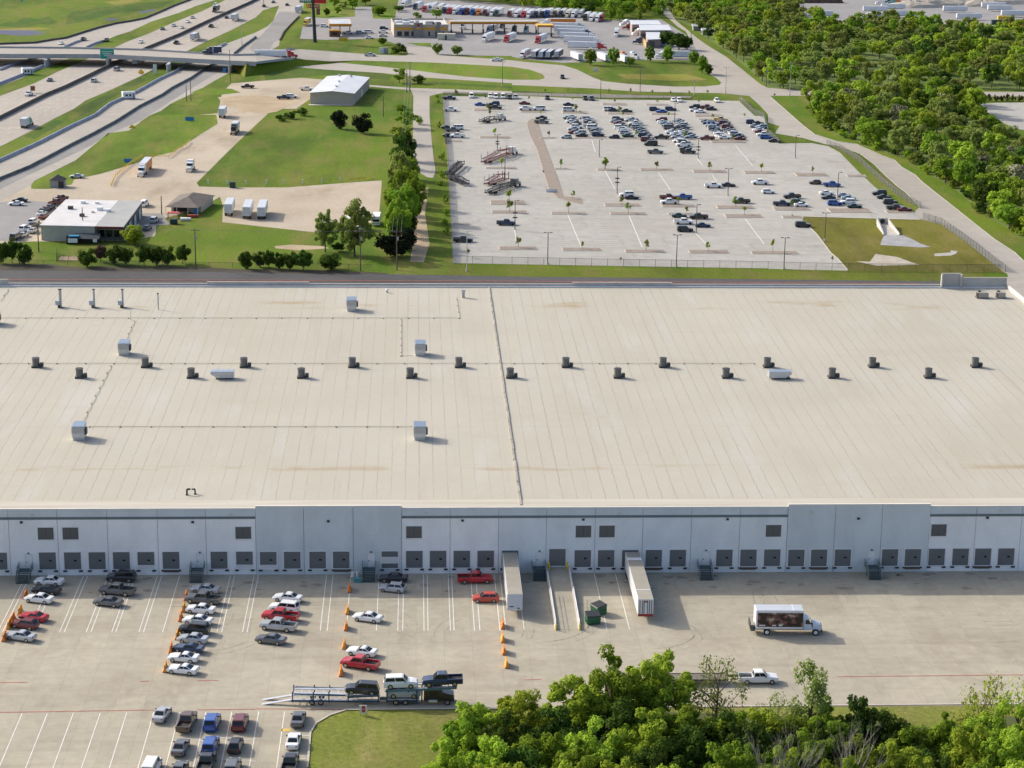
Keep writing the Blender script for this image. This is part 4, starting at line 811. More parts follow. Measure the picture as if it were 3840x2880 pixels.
# box truck with printed side
a=G('T1',330,780,.4); c=G('T1',1900,800,.4); v=(G('T1',790,900)+G('T1',1840,860))/2
bt=thing('box_truck','white box truck with a colourful picture on its side driving in the yard','truck',(v.x-1.1,v.y+1.3,.05),math.atan2((c-a).y,(c-a).x)*.6); bt.scale=(1.13,)*3
x0,x1=-4.6,2.4
obj('cargo_box',MB().b2(x0,x1,-1.25,1.25,1.05,3.9),mat('truck_white',(.74,.75,.77),.4,var=.04),bt); obj('roof',MB().b2(x0+.05,x1-.05,-1.2,1.2,3.9,3.93),M_ROOFW,bt); obj('roof_band',MB().b2(.9,1.0,-1.22,1.22,3.93,3.96),M_TRIM,bt)
m,nt,bs=newmat('printed_side'); oc=ocoord(nt); vn=N(nt,'TexVoronoi'); vn.inputs['Scale'].default_value=.9; L(nt,oc,vn.inputs['Vector']); cr=N(nt,'ValToRGB'); L(nt,noise(nt,oc,.75,2,.5,(1,1,1.4)),cr.inputs[0]); e=cr.color_ramp; e.interpolation='CONSTANT'; e.elements[0].position=.0; e.elements[0].color=(.02,.012,.01,1); e.elements[1].position=.49; e.elements[1].color=(.10,.045,.035,1)
for p_,k in ((.54,(.24,.11,.10)),(.58,(.16,.05,.03)),(.62,(.36,.31,.22)),(.66,(.30,.42,.40))): el=e.elements.new(p_); el.color=(*k,1)
L(nt,cr.outputs[0],bs.inputs['Base Color']); bs.inputs['Roughness'].default_value=.4
obj('printed_panel',MB().b2(x0+.25,x1-.05,-1.275,-1.25,1.35,3.55),m,bt)
q=MB(); [q.b2(xa,xb,-1.285,-1.275,1.5,1.68) for xa,xb in ((-4.1,-3.2),(-2.2,-1.6),(-1.2,-.7))]; obj('text_strip',q,M_TRIM,bt)
obj('rear_door',MB().b2(x0-.03,x0,-1.15,1.15,1.15,3.8),M_TRIM,bt); obj('liftgate',MB().b2(x0-.8,x0-.7,-1.1,1.1,.9,2.0).b2(x0-.7,x0,-1.0,1.0,.6,.75),DKSTEEL,bt)
cb=MB(); cb.loft([[(2.5,-1.1,.8),(2.5,1.1,.8),(2.5,1.05,2.6),(2.5,-1.05,2.6)],[(3.9,-1.1,.8),(3.9,1.1,.8),(3.3,.98,2.55),(3.3,-.98,2.55)]]); cb.loft([[(3.85,-1.05,.8),(3.85,1.05,.8),(3.85,1,1.75),(3.85,-1,1.75)],[(5.2,-1,.75),(5.2,1,.75),(5.1,.9,1.5),(5.1,-.9,1.5)]]); obj('cab',cb,mat('cab_pale_blue',(.55,.63,.72),.35,var=0,coat=.6),bt)
obj('windshield',MB().quad((3.88,-.95,1.8),(3.88,.95,1.8),(3.42,.9,2.5),(3.42,-.9,2.5)),GLASS,bt)
for s in (-1,1): obj('side_window',MB().quad((2.75,s*1.1,1.75),(3.6,s*1.1,1.75),(3.25,s*1.04,2.4),(2.75,s*1.06,2.4)),GLASS,bt); obj('headlight',MB().b2(5.1,5.24,s*.75-.15,s*.75+.15,1.0,1.2),HLIGHT,bt)
obj('grille',MB().b2(5.14,5.24,-.5,.5,.95,1.4),BLACK,bt); obj('bumper',MB().b2(5.1,5.35,-1.1,1.1,.45,.75),DKSTEEL,bt); obj('chassis',MB().b2(x0,4.6,-.45,.45,.6,1.0),BLACK,bt)
for x in (-2.9,4.3):
    for s in (-1,1): w=obj('wheel',MB().cyl((0,-.2,0),(0,.2,0),.48,.48,14),TYRE,bt,(x,s*1.05,.48)); obj('rim',MB().cyl((0,-.22,0),(0,.22,0),.29,.29,10),mat('rim_white',(.7,.72,.74),.4,var=0),w)
# white crew cab truck with flatbed trailer
v=G('E3',2120,525); ft=put_car('p','w',Vector((v.x+.2,v.y+.9,0)),0,'white crew cab pickup pulling a long flatbed trailer behind the trees',None,0)
r=thing('flatbed_trailer','long empty flatbed trailer behind the foreground trees','trailer',(v.x-9.4,v.y+.9,.05)); obj('deck',MB().b2(-6.2,4.6,-1.2,1.2,.85,1.0),mat('deck_wood',(.16,.14,.11),.9,var=.25),r); obj('side_rail',MB().b2(-6.2,4.6,-1.3,-1.2,.8,1.08).b2(-6.2,4.6,1.2,1.3,.8,1.08),DKSTEEL,r); obj('headboard',MB().b2(4.6,4.7,-1.2,1.2,.8,1.9),DKSTEEL,r); obj('gooseneck',MB().b2(4.7,7.2,-.2,.2,1.0,1.25),DKSTEEL,r)
for x in (-3.6,-2.5):
    for s in (-1,1): obj('wheel',MB().cyl((x,s*1.0-.2,.42),(x,s*1.0+.2,.42),.42,.42,12),TYRE,r)
# ------------------------------------------------------------------ the car hauler in the yard
hv=G('H1',930,452); HB=mat('hauler_blue',(.03,.085,.16),.4,.3,var=.1); HW=mat('hauler_alu',(.55,.56,.58),.4,.4,var=.1)
hp=1/ (2.765*ppm(hv)); ang=math.atan2((G('H1',2000,455)-G('H1',400,455)).y,(G('H1',2000,455)-G('H1',400,455)).x)
def hx(x): return (x-930)*hp
h=thing('car_hauler','blue car carrier loaded with three vehicles, its ramps down by the lawn','car carrier',(hv.x,hv.y+1.0,.05),ang)
def slopedeck(x0,z0,x1,z1,w=1.25,t=.12):
    b=MB()
    for s in (-1,1):
        y=s*(w-.35); b.add([(x0,y-.33,z0),(x1,y-.33,z1),(x1,y+.33,z1),(x0,y+.33,z0),(x0,y-.33,z0-t),(x1,y-.33,z1-t),(x1,y+.33,z1-t),(x0,y+.33,z0-t)],[(0,1,2,3),(7,6,5,4),(0,4,5,1),(1,5,6,2),(2,6,7,3),(3,7,4,0)])
    n=int((x1-x0)/1.1)
    for k in range(n+1):
        f=k/max(1,n); x=x0+(x1-x0)*f; z=z0+(z1-z0)*f; b.b2(x-.06,x+.06,-w,w,z-t-.02,z-.03)
    return b
def rails(x0,z0,x1,z1,w=1.28,hh=.22):
    b=MB()
    for s in (-1,1):
        y=s*w; b.add([(x0,y-.05,z0-hh),(x1,y-.05,z1-hh),(x1,y+.05,z1-hh),(x0,y+.05,z0-hh),(x0,y-.05,z0+.05),(x1,y-.05,z1+.05),(x1,y+.05,z1+.05),(x0,y+.05,z0+.05)],[(0,1,2,3),(7,6,5,4),(0,4,5,1),(1,5,6,2),(2,6,7,3),(3,7,4,0)])
    return b
for s in (-1,1): obj('ramp',MB().add([(hx(60),s*.85-.3,.02),(hx(380),s*.85-.3,.85),(hx(380),s*.85+.3,.85),(hx(60),s*.85+.3,.02),(hx(60),s*.85-.3,-.03),(hx(380),s*.85-.3,.7),(hx(380),s*.85+.3,.7),(hx(60),s*.85+.3,-.03)],[(0,1,2,3),(7,6,5,4),(0,4,5,1),(1,5,6,2),(2,6,7,3),(3,7,4,0)]),HW,h)
obj('lower_deck',slopedeck(hx(380),.85,hx(1280),.75),HW,h); obj('upper_deck',slopedeck(hx(400),1.9,hx(1000),1.75),HW,h); obj('upper_deck',slopedeck(hx(960),1.4,hx(1270),1.65),HW,h)
obj('side_rail',rails(hx(370),.85,hx(1280),.72),HB,h); obj('side_rail',rails(hx(400),1.95,hx(930),1.75,1.3,.15),HB,h); obj('side_rail',rails(hx(950),1.4,hx(1280),1.65,1.3,.18),HB,h)
for x in (385,600,760,960,1270):
    for s in (-1,1): obj('post',MB().b2(hx(x)-.09,hx(x)+.09,s*1.32-.08,s*1.32+.08,.5,2.25 if x<800 else 1.9),HB,h)
obj('drawbar',MB().b2(hx(1280),hx(1390),-.3,.3,.5,.75),DKSTEEL,h)
obj('truck_frame',MB().b2(hx(1350),hx(1680),-1.2,1.2,.55,.8),HB,h); obj('truck_lower_deck',slopedeck(hx(1360),.95,hx(1690),1.0),HW,h)
obj('truck_upper_deck',slopedeck(hx(1340),2.45,hx(2080),2.95),HW,h); obj('truck_side_rail',rails(hx(1340),2.45,hx(2080),2.95,1.3,.25),mat('teal_rail',(.10,.20,.24),.4,.3,var=.1),h)
for x in (1360,1670,1720):
    for s in (-1,1): obj('post',MB().b2(hx(x)-.1,hx(x)+.1,s*1.32-.08,s*1.32+.08,.5,2.55),HB,h)
cb=MB(); cb.b2(hx(1740),hx(1930),-1.2,1.2,.6,2.45); cb.loft([[(hx(1930),-1.15,.6),(hx(1930),1.15,.6),(hx(1930),1.1,1.9),(hx(1930),-1.1,1.9)],[(hx(2060),-1,.55),(hx(2060),1,.55),(hx(2050),.9,1.55),(hx(2050),-.9,1.55)]]); obj('cab',cb,paint('k'),h)
for s in (-1,1): obj('side_window',MB().b2(hx(1800),hx(1900),s*1.215-.01,s*1.215+.01,1.6,2.2),GLASS,h)
obj('fuel_tank',MB().cyl((hx(1790),-1.1,.6),(hx(1880),-1.1,.6),.32,.32,10),CHROME,h)
for x in (585,675,1450,1550,1985):
    for s in (-1,1): w=obj('wheel',MB().cyl((0,-.2,0),(0,.2,0),.46,.46,14),TYRE,h,(hx(x),s*1.1,.46)); obj('rim',MB().cyl((0,-.22,0),(0,.22,0),.28,.28,10),RIM,w)
def onh(k,c,x,z,rz,l,tilt=0): v=Matrix.Rotation(ang,3,'Z')@Vector((hx(x),0,0))+Vector(h.location); put_car(k,c,v,ang+rz,l,'vehicles loaded on the car hauler',0,z+.05,tilt=tilt)
onh('u','k',1095,1.5,PI,'black SUV on the trailer of the blue car hauler',R(-4)); onh('u','w',1500,2.55,0,'white SUV on the upper deck of the blue car hauler',R(-2)); onh('p','n',1935,2.9,PI,'dark pickup riding above the cab of the blue car hauler',R(2)); onh('u','s',1530,.95,0,'pale vehicle on the lower deck under the white SUV')
# ------------------------------------------------------------------ empty car carriers in the far lot
def carrier(t,x0,y0,x1,y1,col,cabc,label,hh=1,lo=False):
    a=G(t,x0,y0); c=G(*( (t,x1,y1) if not isinstance(x1,str) else (x1,*y1))); L_=(c-a).length; m=(a+c)/2; an=math.atan2((c-a).y,(c-a).x)
    r=thing('car_carrier',label,'car carrier',(m.x,m.y,.05),an,'empty car carriers in the far lot'); q=L_/2; M_=mat('carrier_'+col,dict(red=(.17,.045,.035),black=(.03,.028,.026),brown=(.20,.11,.07))[col],.5,.3,var=.15)
    e=q-(5 if cabc else 0)
    obj('lower_deck',slopedeck(-q,.8,e,.95),M_,r); obj('side_rail',rails(-q,.85,e,1.0),M_,r)
    n=5 if not lo else 4
    for k in range(n):
        x=-q+.6+(e+q-1.2)*k/(n-1)
        for s in (-1,1): obj('post',MB().b2(x-.09,x+.09,s*1.3-.09,s*1.3+.09,.6,(1.9 if lo else 3.5)+.3*(k%2)),HW if k<3 and col=='red' else M_,r)
    xm=(-q+e)/2; obj('upper_deck',slopedeck(-q+1,1.5 if lo else 1.9,xm,2.2 if lo else 2.9),M_,r); obj('upper_deck',slopedeck(xm+.3,2.4 if lo else 3.2,e-.5,1.9 if lo else 2.6),M_,r)
    for x in (-q+3.2,-q+4.4):
        for s in (-1,1): obj('wheel',MB().cyl((x,s*1.05-.2,.46),(x,s*1.05+.2,.46),.46,.46,10),TYRE,r)
    if cabc:
        cb=MB(); cb.b2(e+.5,e+2.4,-1.2,1.2,.8,3.0); cb.loft([[(e+2.4,-1.1,.7),(e+2.4,1.1,.7),(e+2.4,1.05,2),(e+2.4,-1.05,2)],[(e+4.6,-.95,.65),(e+4.6,.95,.65),(e+4.5,.85,1.6),(e+4.5,-.85,1.6)]]); obj('cab',cb,paint(cabc),r)
        obj('windshield',MB().quad((e+2.43,-1,2.05),(e+2.43,1,2.05),(e+2.43,.95,2.85),(e+2.43,-.95,2.85)),GLASS,r)
        for x in (e+.3,e+3.7):
            for s in (-1,1): obj('wheel',MB().cyl((x,s*1.05-.2,.46),(x,s*1.05+.2,.46),.46,.46,10),TYRE,r)
carrier('K1',560,462,880,412,'black','s','small black carrier trailer with silver cab in the rear lot',lo=True)
carrier('K1',600,990,1015,845,'red','w','red empty car carrier with white cab, rear one of the pair')
carrier('K3',640,205,895,130,'red',None,'red empty carrier trailer without cab behind the black carrier')
carrier('K3',650,320,1060,190,'black','g','black empty car carrier with grey cab in front of the red ones',lo=True)
carrier('K1',150,1150,310,1010,'black',None,'black empty carrier parked slanting up from the fence',lo=True); carrier('K3',160,105,375,205,'black',None,'black empty carrier parked slanting down from the fence',lo=True)
# ------------------------------------------------------------------ trucks in the left plots and on the roads
def heading(t,x0,y0,x1,y1): a=G(t,x0,y0); c=G(t,x1,y1); return math.atan2((c-a).y,(c-a).x)
hd=heading('B1',1180,360,1290,240)
semi((G('B1',1180,405)+G('B1',1300,300))/2+Vector((0,3,0)),hd+PI,'w','h','white truck with an orange trailer beside a yellow guard rail',None,0,14)
semi(G('B1',1640,330),hd+PI,'w',None,'white bobtail tractor alone on the gravel',None,0)
semi(G('A1',2030,1150),hd+PI,'k','w','dark truck with a short silver body on the gravel slope',None,0,7)
for x,y,l,lb in ((1985,690,12,'leftmost of the three white trailers on the gravel'),(2145,710,14,'middle of the three white trailers on the gravel'),(2270,712,14,'rightmost of the three white trailers on the gravel')): trailer(G('B1',x,y),heading('B1',1985,760,2050,600)+(0),lb,'white trailers on the gravel',l)
trailer(G('A1',1925,1010),hd,'single white trailer beside the grass plot near the highway',None,9)
sg=math.atan2((G('L1',500,745)-G('L1',0,745)).y,(G('L1',500,745)-G('L1',0,745)).x)
semi(G('L1',270,752,3.2),sg,'r','w','red truck pulling a white trailer along the crossing road',None,0,z=3.2)
HD=heading('A1',780,660,1550,310)
semi(G('A1',2035,175),HD,'w','w','white semi truck driving away on the highway',None,1,9); semi(G('A1',1690,345),HD,'k','s','grey trailer truck driving away on the highway',None,1,9); semi(G('A1',1200,555),HD,'w','w','white truck under the overpass',None,1,11)
semi(G('A1',1865,105),HD+PI,'k','g','dark truck approaching on the far carriageway',None,1,6); semi(G('A1',235,1095),HD,'a','w','teal truck with white load on the near carriageway',None,0,5)
semi(G('A2',375,105),HD,'w','w','white box trailer truck on the asphalt road by the truck stop',None,1,10); semi(G('A1',1830,470,5.2),sg+PI,'n','n','navy box truck crossing the overpass',None,1,4,z=5.2)
cars('A1','430,702 n s;250,825 w p;525,382 w s;720,350 k p;920,358 k u;1215,372 w h;1405,258 n s;1500,228 s s;1570,245 w s;1620,196 w s;1660,158 s s;1860,55 w v;A2 150,24 k s','on the far carriageway','vehicles on the highway',HD+PI,1,.08)
cars('A1','1010,610 s v;815,708 s u;1525,380 k p;1825,236 k p;1960,158 k s;A2 270,48 k s;70,58 k s','on the near carriageway','vehicles on the highway',HD,1,.08)
cars('A2','985,485 s p;2070,528 w s;2095,520 w s','on the crossing road by the truck stop','vehicles on the crossing road',sg,1,.06); cars('A3','435,678 k u','on the road by the grass island tip',None,-PI/2,1,.06)
# brown load on the pickup
tag(obj('brown_crate',MB().b2(-.9,.9,-.8,.8,1.2,3.2).b2(-.95,.95,-.85,.85,3.2,3.3),mat('rust_crate',(.20,.08,.04),.8,var=.2),None,G('A1',285,805)),'tall brown crate on the white pickup on the highway','crate')
# left plot cars
cars('M1','210,172 w s;260,125 k s','at the left photo edge on pale paving','cars on the pale left paving',PI,1,.08); cars('M1','730,160 m p;790,110 m p','behind the corner of the white flat roofed shop','red trucks behind the shop',R(60),1,.08)
cars('M1','650,215 k s;600,240 m s;560,265 k s;545,300 w s;565,340 m s;440,410 w u;430,450 k s;390,500 w s;430,525 s s;320,500 w u;300,580 s s;210,610 k v','in the crowded line left of the white shop','wrecked cars along the shop wall',R(75),1,.08)
cars('M1','1870,180 w v;2000,390 s u;1905,490 n s','right of the white shop','vehicles right of the shop',R(82),1,.08)
cars('A1','2140,760 k p','left of the cream metal building',None,PI,1,.05); cars('A2','240,855 n p;310,845 w u;435,780 w p','left of the cream metal building','vehicles by the metal building',0,1,.05)
cars('B1','665,385 s s','beside the little shed',None,PI,1,.05)
# truck stop
BH=R(-103)
row=[('L2',165,100,'w'),('L2',320,135,'n'),('L2',440,165,'r'),('L2',520,150,'w'),('L2',615,165,'c'),('L2',690,185,'n'),('L2',760,188,'r'),('L2',830,192,'w'),('L2',915,198,'b'),('L2',990,194,'m'),('L2',1060,203,'b'),('L2',1140,205,'h'),('L2',1222,214,'m'),('L2',1315,216,'w'),('L2',1378,220,'e'),('L2',1540,232,'m'),('L2',1632,234,'w'),('L2',1722,236,'r'),('L2',1790,242,'w'),('L2',1880,236,'n'),('L2',1960,238,'k'),('L2',2035,228,'b'),('L3',120,230,'t'),('L3',205,232,'k'),('L3',290,236,'c'),('L3',365,238,'w'),('L3',452,238,'s'),('L3',520,278,'k'),('L3',600,286,'w'),('L3',678,292,'w')]
cnt={}
for i,(t,x,y,c) in enumerate(row):
    v=G(t,x,y); cnt[c]=cnt.get(c,0)+1
    v=v+Vector((-math.cos(BH),-math.sin(BH),0))*11
    semi(v,BH,c,'w','%s%s cab from the left in the long truck row before the trees'%(TH[cnt[c]-1]+' ',COL[c][0]),'trucks in the long back row of the truck stop',1,15.5)
semi(G('L3',755,300)+Vector((0,9,0)),BH,'r',None,'red tractor without trailer right of the long truck row',None,1)
DG=math.atan2((G('L3',720,640)-G('L3',290,640)).y,(G('L3',720,640)-G('L3',290,640)).x)-R(14)
for i,(x,y,c,l) in enumerate(((565,640,'r','nearest trailer of the slanted row, red cab'),(505,566,'w','second trailer of the slanted fuel row'),(455,516,'w','third trailer of the slanted fuel row'),(415,470,'n','fourth trailer of the slanted fuel row'),(375,428,'w','fifth trailer of the slanted fuel row'),(325,385,'l','farthest trailer of the slanted fuel row'))): semi(G('L3',x,y),DG,c,'w',l,'trailers in the slanted fuel row',1,15.8)
semi(G('L3',180,330),DG+R(14)+PI,'w','h','orange trailer parked behind the slanted fuel row',None,1,15)
for x,y,c,tr,l in ((885,405,'w',None,'white tractor under the left end of the long canopy'),(1270,440,'l','w','pale blue truck under the long canopy'),(1400,395,'k',None,'black tractor under the long canopy'),(1555,445,'n',None,'navy tractor under the long canopy'),(1710,450,'l',None,'pale tractor under the right part of the long canopy'),(1215,550,'w','w','white truck leaving the long canopy'),(1497,556,'r','w','left red truck leaving the long canopy'),(1905,570,'r','w','right red truck with a short trailer at the canopy')):
    semi(G('L2',x,y)+Vector((3,9,0)),R(-108),c,tr,l,'trucks at the fuel canopy',1,14 if tr else 15.8)
semi(G('L3',935,490)+Vector((1,9,0)),R(-98),'w','w','white truck driving through the truck stop yard',None,1,9)
for x,y,c,l in ((1060,385,'m','left maroon cab by the wash bays'),(1140,360,'m','right maroon cab by the wash bays'),(1180,390,'y','yellow cab by the wash bays'),(1190,460,'w','white cab by the wash bays'),(1030,340,'w','white cab behind the maroon ones')): semi(G('L3',x,y),R(200),c,None,l,'cabs lined up at the wash bays',1)
semi(G('L3',1200,572),PI,'n',None,'dark blue tractor in front of the wash building',None,1)
semi(G('L2',1765,770)+Vector((0,8,0)),R(-110),'w','w','white box truck at the left of the lower trailer row',None,1,8)
for t,x,y,c,l in (('L2',1885,772,'m','maroon'),('L2',1978,774,'b','bright blue'),('L2',2070,775,'n','navy'),('L2',2180,772,'k','black')): trailer(G(t,x,y)+Vector((1,7,0)),R(76),l+' ended trailer in the lower trailer row','trailers in the lower row of the truck stop',14,.08,c,M_ROOFW,1)
for x,y,l in ((410,805,'white trailer end left of the first roadside tree'),(760,815,'white trailer between the two round roadside trees'),(1010,835,'white blue trailer end right of the second roadside tree')): trailer(G('L3',x,y)+Vector((1,7,0)),R(103),l,'trailers in the lower row of the truck stop',14,.08,None,M_ROOFW,1)
semi(G('L3',1050,770),R(-50),'h',None,'orange tractor behind the roadside bushes',None,1); semi(G('L3',1180,770),R(-50),'w',None,'white tractor behind the roadside bushes',None,1); semi(G('L3',1660,760),PI,'w','w','white truck parked along the right end of the truck stop',None,1,13)
cars('L1','890,350 w u;1190,440 s p;1350,435 l u;1465,430 w v;1475,500 w s;1660,380 n u;1650,430 w p;1650,475 s s','at the small fuel station','cars at the small fuel station',jit(0,.1),1,.08)
r=semi(G('L1',660,330),R(-98),'y','y','yellow truck parked beside the tall sign pole',None,1,9)
# trailers top right
for x,y,l,c in ((450,150,'white trailer alone at the left of the distant yard',None),(925,108,'rear white trailer left of the blue striped truck',None),(1190,150,'white trailer right of the blue striped truck',None),(1615,108,'upper of two small white trailers in the distant yard',None),(1735,172,'lower of two small white trailers in the distant yard',None),(1945,75,'uppermost trailer in the right distant stack',None),(2000,98,'second trailer in the right distant stack',None),(2120,145,'nearest trailer in the right distant stack',None),(1080,88,'white trailer under the coloured cabs',None)):
    trailer(G('A4',x,y),0,l,'trailers in the distant yard',15.8,.05,c,M_ROOFW,1)
r=semi(G('A4',950,165),PI,'w','w','white truck with a blue wave on its trailer, distant yard',None,1,15.8); obj('blue_wave',MB().add([(-8,1.31,1.3),(5,1.31,1.3),(2,1.31,2.4),(-3,1.31,2.0),(-8,1.31,3.2)],[(0,1,2,3,4)]),paint('b'),r); obj('blue_wave',MB().add([(-9,1.315,1.5),(1,1.315,1.3),(4,1.315,2.6),(-4,1.315,2.1)],[(0,1,2,3)]),mat('sky_blue',(.05,.30,.62)),r)
for x,y,c in ((880,40,'w'),(960,30,'e'),(985,40,'a'),(1030,28,'h')): semi(G('A4',x,y)+Vector((6,0,0)),PI,c,None,'%s cab in the cluster at the distant yard'%COL[c][0],'cabs in the distant yard',1)
cars('A4','775,240 b u;685,248 w p;460,205 w p','at the trees below the distant yard','vehicles below the distant yard',R(-80),1)

# distant yard heaps and containers
for i,(x,y,w,h) in enumerate(((1250,60,40,4),(1400,55,50,5),(1530,45,45,4.5),(1690,40,60,5),(1840,50,40,4),(1980,30,50,4.5))):
    v=G('A4',x,y); g=random.Random(i); b=MB(); n=14; ring=lambda k,z:[Vector((w/2*k*math.cos(t)*g.uniform(.8,1.1),9*k*math.sin(t)*g.uniform(.8,1.1),z*g.uniform(.85,1.1))) for t in [j*2*PI/n for j in range(n)]]
    b.loft([ring(1,.05),ring(.75,h*.5),ring(.45,h*.85),ring(.12,h)]); tag(obj('sand_heap',b,mat('heap_sand',(.42,.37,.30),.95,var=.2,scale=.3),None,v),'%s pale sand heap from the left behind the distant trailers'%TH[i],'heap','sand heaps in the distant yard')
for x,y,w,c,l in ((2040,215,16,'e','dark green container at the right end of the distant yard'),(2150,228,10,'m','maroon container beside the dark green one'),(2190,238,6,'o','small orange box at the photo edge of the distant yard'),(2030,180,7,'y','yellow machine box above the dark containers')):
    v=G('A4',x,y); r=thing('container',l,'container',(v.x,v.y,.05)); obj('body',MB().b2(-w/2,w/2,-1.3,1.3,.1,3.0),mat('trailer_'+COL[c][0],COL[c][1],.5,var=.15),r); obj('door',MB().b2(w/2,w/2+.05,-1.1,1.1,.2,2.9),DKSTEEL,r)
for x,w in ((60,26),(250,30),(420,36)):
    v=G('A4',x,22); tag(obj('debris_pile',MB().loft([[(-w/2,-3,0),(w/2,-3,0),(w/2,3,0),(-w/2,3,0)],[(-w/2+1,-2.5,2.5),(w/2-2,-2.5,3.2),(w/2-2,2.5,3.2),(-w/2+1,2.5,2.5)]]),mat('debris_brown',(.12,.075,.05),.9,var=.4,scale=.4),None,v),{60:'left',250:'middle',420:'right'}[x]+' brown debris pile at the upper photo edge','pile')
# ------------------------------------------------------------------ orange barriers
OR=mat('barrier_orange',(.72,.20,.02),.55,var=.15,scale=2); OR2=mat('barrier_amber',(.74,.30,.02),.55,var=.15,scale=2)
def barrier(t,x,y,label,grp,m=OR,n=1):
    v=G(t,x,y); r=thing('orange_barrier',label,'barrier',(v.x,v.y,.05),R(90),grp); r.scale=(1.1,)*3
    b=MB(); pr=[(-.28,0),(.28,0),(.28,.2),(.13,.5),(.09,1.12),(-.09,1.12),(-.13,.5),(-.28,.2)]
    b.loft([[(-1.0,y,z) for y,z in pr],[(1.0,y,z) for y,z in pr]]); obj('shell',b,m,r)
    b=MB(); b.b2(-1.0,-.8,-.30,.30,0,.06); b.b2(-.1,.1,-.30,.30,0,.06); b.b2(.8,1.0,-.30,.30,0,.06); obj('foot',b,mat('barrier_base',(.5,.10,.02),.7,var=.1),r); obj('fill_cap',MB().cyl((.4,0,1.12),(.4,0,1.17),.07,.07,8),OR2,r)
for q,grp,ph in (([('D1',222,925),('D1',175,1060),('D1',112,1125),('D1',80,1180),('E1',40,135)],'barriers of the far left line','in the far left barrier line'),
  ([('D1',1608,935),('D1',1587,1035),('D1',1562,1115),('E1',1532,120),('E1',1478,235),('E1',1430,400)],'barriers of the second line','in the barrier line beside the long car row'),
  ([('D2',808,865),('D2',790,1055),('D2',778,1195),('E2',762,200),('E2',735,435)],'barriers of the middle line','in the middle barrier line with the red pickup'),
  ([('D2',2132,1180),('E2',2132,145),('E2',2142,250),('E2',2165,365)],'barriers of the right line','in the short barrier line right of the yard')):
    for i,(t,x,y) in enumerate(q): barrier(t,x,y,'%s orange barrier from the wall, %s'%(TH[i],ph),grp,OR if i%2==0 else OR2)
# small red and white notice board on the kerb
v=G('E2',927,792); r=thing('notice_board','red and white notice board standing on the lawn edge by the car hauler','sign',(v.x,v.y,0)); obj('board',MB().b2(-.55,.55,-.04,.04,.35,1.7),mat('board_white',(.72,.66,.64),.6,var=.05),r); obj('red_panel',MB().b2(-.2,.3,-.06,-.04,.6,1.6),mat('board_red',(.45,.03,.06),.6,var=.1),r); obj('text_line',MB().b2(-.12,.22,-.07,-.06,1.02,1.10),M_TRIM,r)
for s in (-.45,.45): obj('post',MB().b2(s-.04,s+.04,-.04,.04,0,.4),DKSTEEL,r)
# ------------------------------------------------------------------ overpass
ZD_=5.2
far=[(-300,412),(0,415),(600,420),(1250,436),(2000,482),(2212,478)]; near=[(-300,478),(0,480),(900,482),(1500,512),(2000,538),(2212,548)]
ov=thing('overpass','long concrete road bridge crossing over the highway','bridge',(0,0,0))
Fp=[G('A1',x,y,ZD_) for x,y in far]; Np=[G('A1',x,y,ZD_) for x,y in near]
Fp+= [G('A2',330,425,3.2),G('A2',640,446,1.0),G('A2',900,464,.06)]; Np+= [G('A2',330,508,3.2),G('A2',640,530,1.0),G('A2',900,522,.06)]
b=MB(); n=6
for i in range(len(Fp)-1): 
    b.quad(Np[i],Np[i+1],Fp[i+1],Fp[i])
for i in range(n-1): b.quad(Np[i]-Vector((0,0,.9)),Fp[i]-Vector((0,0,.9)),Fp[i+1]-Vector((0,0,.9)),Np[i+1]-Vector((0,0,.9)))
obj('deck',b,M_ROAD,ov)
M_GIRD=mat('girder_concrete',(.36,.37,.38),.8,var=.1,scale=.3)
for nm,q,o in (('near',Np,-1),('far',Fp,1)):
    b=MB()
    for a,c in zip(q[:n+1],q[1:n+1]):
        o_=Vector((0,o*.35,0))
        lo=1.3 if a.z>5 and c.z>5 else .3
        b.add([a+Vector((0,0,-lo)),c+Vector((0,0,-lo)),c+Vector((0,0,.9)),a+Vector((0,0,.9)),a+o_+Vector((0,0,-lo)),c+o_+Vector((0,0,-lo)),c+o_+Vector((0,0,.9)),a+o_+Vector((0,0,.9))],[(0,1,2,3),(7,6,5,4),(3,2,6,7),(0,4,5,1),(0,3,7,4),(1,5,6,2)])
    obj('parapet',b,M_GIRD,ov)
for x,y in ((395,583),(930,578),(1450,625),(1985,633)):
    a=G('A1',x,y); e=b0=None
    pr=obj('pier_cap',MB().b2(a.x-.8,a.x+.8,a.y-.8,a.y+11.5,ZD_-2.0,ZD_-1.3),M_GIRD,ov)
    for k in range(3): obj('column',MB().cyl((a.x,a.y+k*5.2,0),(a.x,a.y+k*5.2,ZD_-1.9),.6,.6,10),M_GIRD,ov)
# embankment of the approach
b=MB(); st=[(G('A1',1990,570,.3),G('A1',1990,500,.3),.3),(G('A1',2130,545,ZD_),G('A1',2130,480,ZD_),ZD_),(Np[6],Fp[6],3.2),(Np[7],Fp[7],1.0),(Np[8],Fp[8],.06)]
sec=[]
for a,c,z in st:
    d=z*2.4; sec.append([Vector((a.x,a.y-d-.5,-.3)),Vector((a.x,a.y-.5,z-.12)),Vector((c.x,c.y+.5,z-.12)),Vector((c.x,c.y+d*.6+.5,-.3))])
for p_,q in zip(sec,sec[1:]):
    for k in range(3): b.quad(p_[k],q[k],q[k+1],p_[k+1])
b.quad(*sec[0]); struct('embankment',b,M_GRASS)
gs=UY(*px('A1',925,465),G('A1',925,482,5.2).y-.9); r=thing('highway_sign','large green highway sign fixed to the overpass','sign',(gs.x,gs.y,gs.z)); wv=120/2.304/ppm(gs)/2
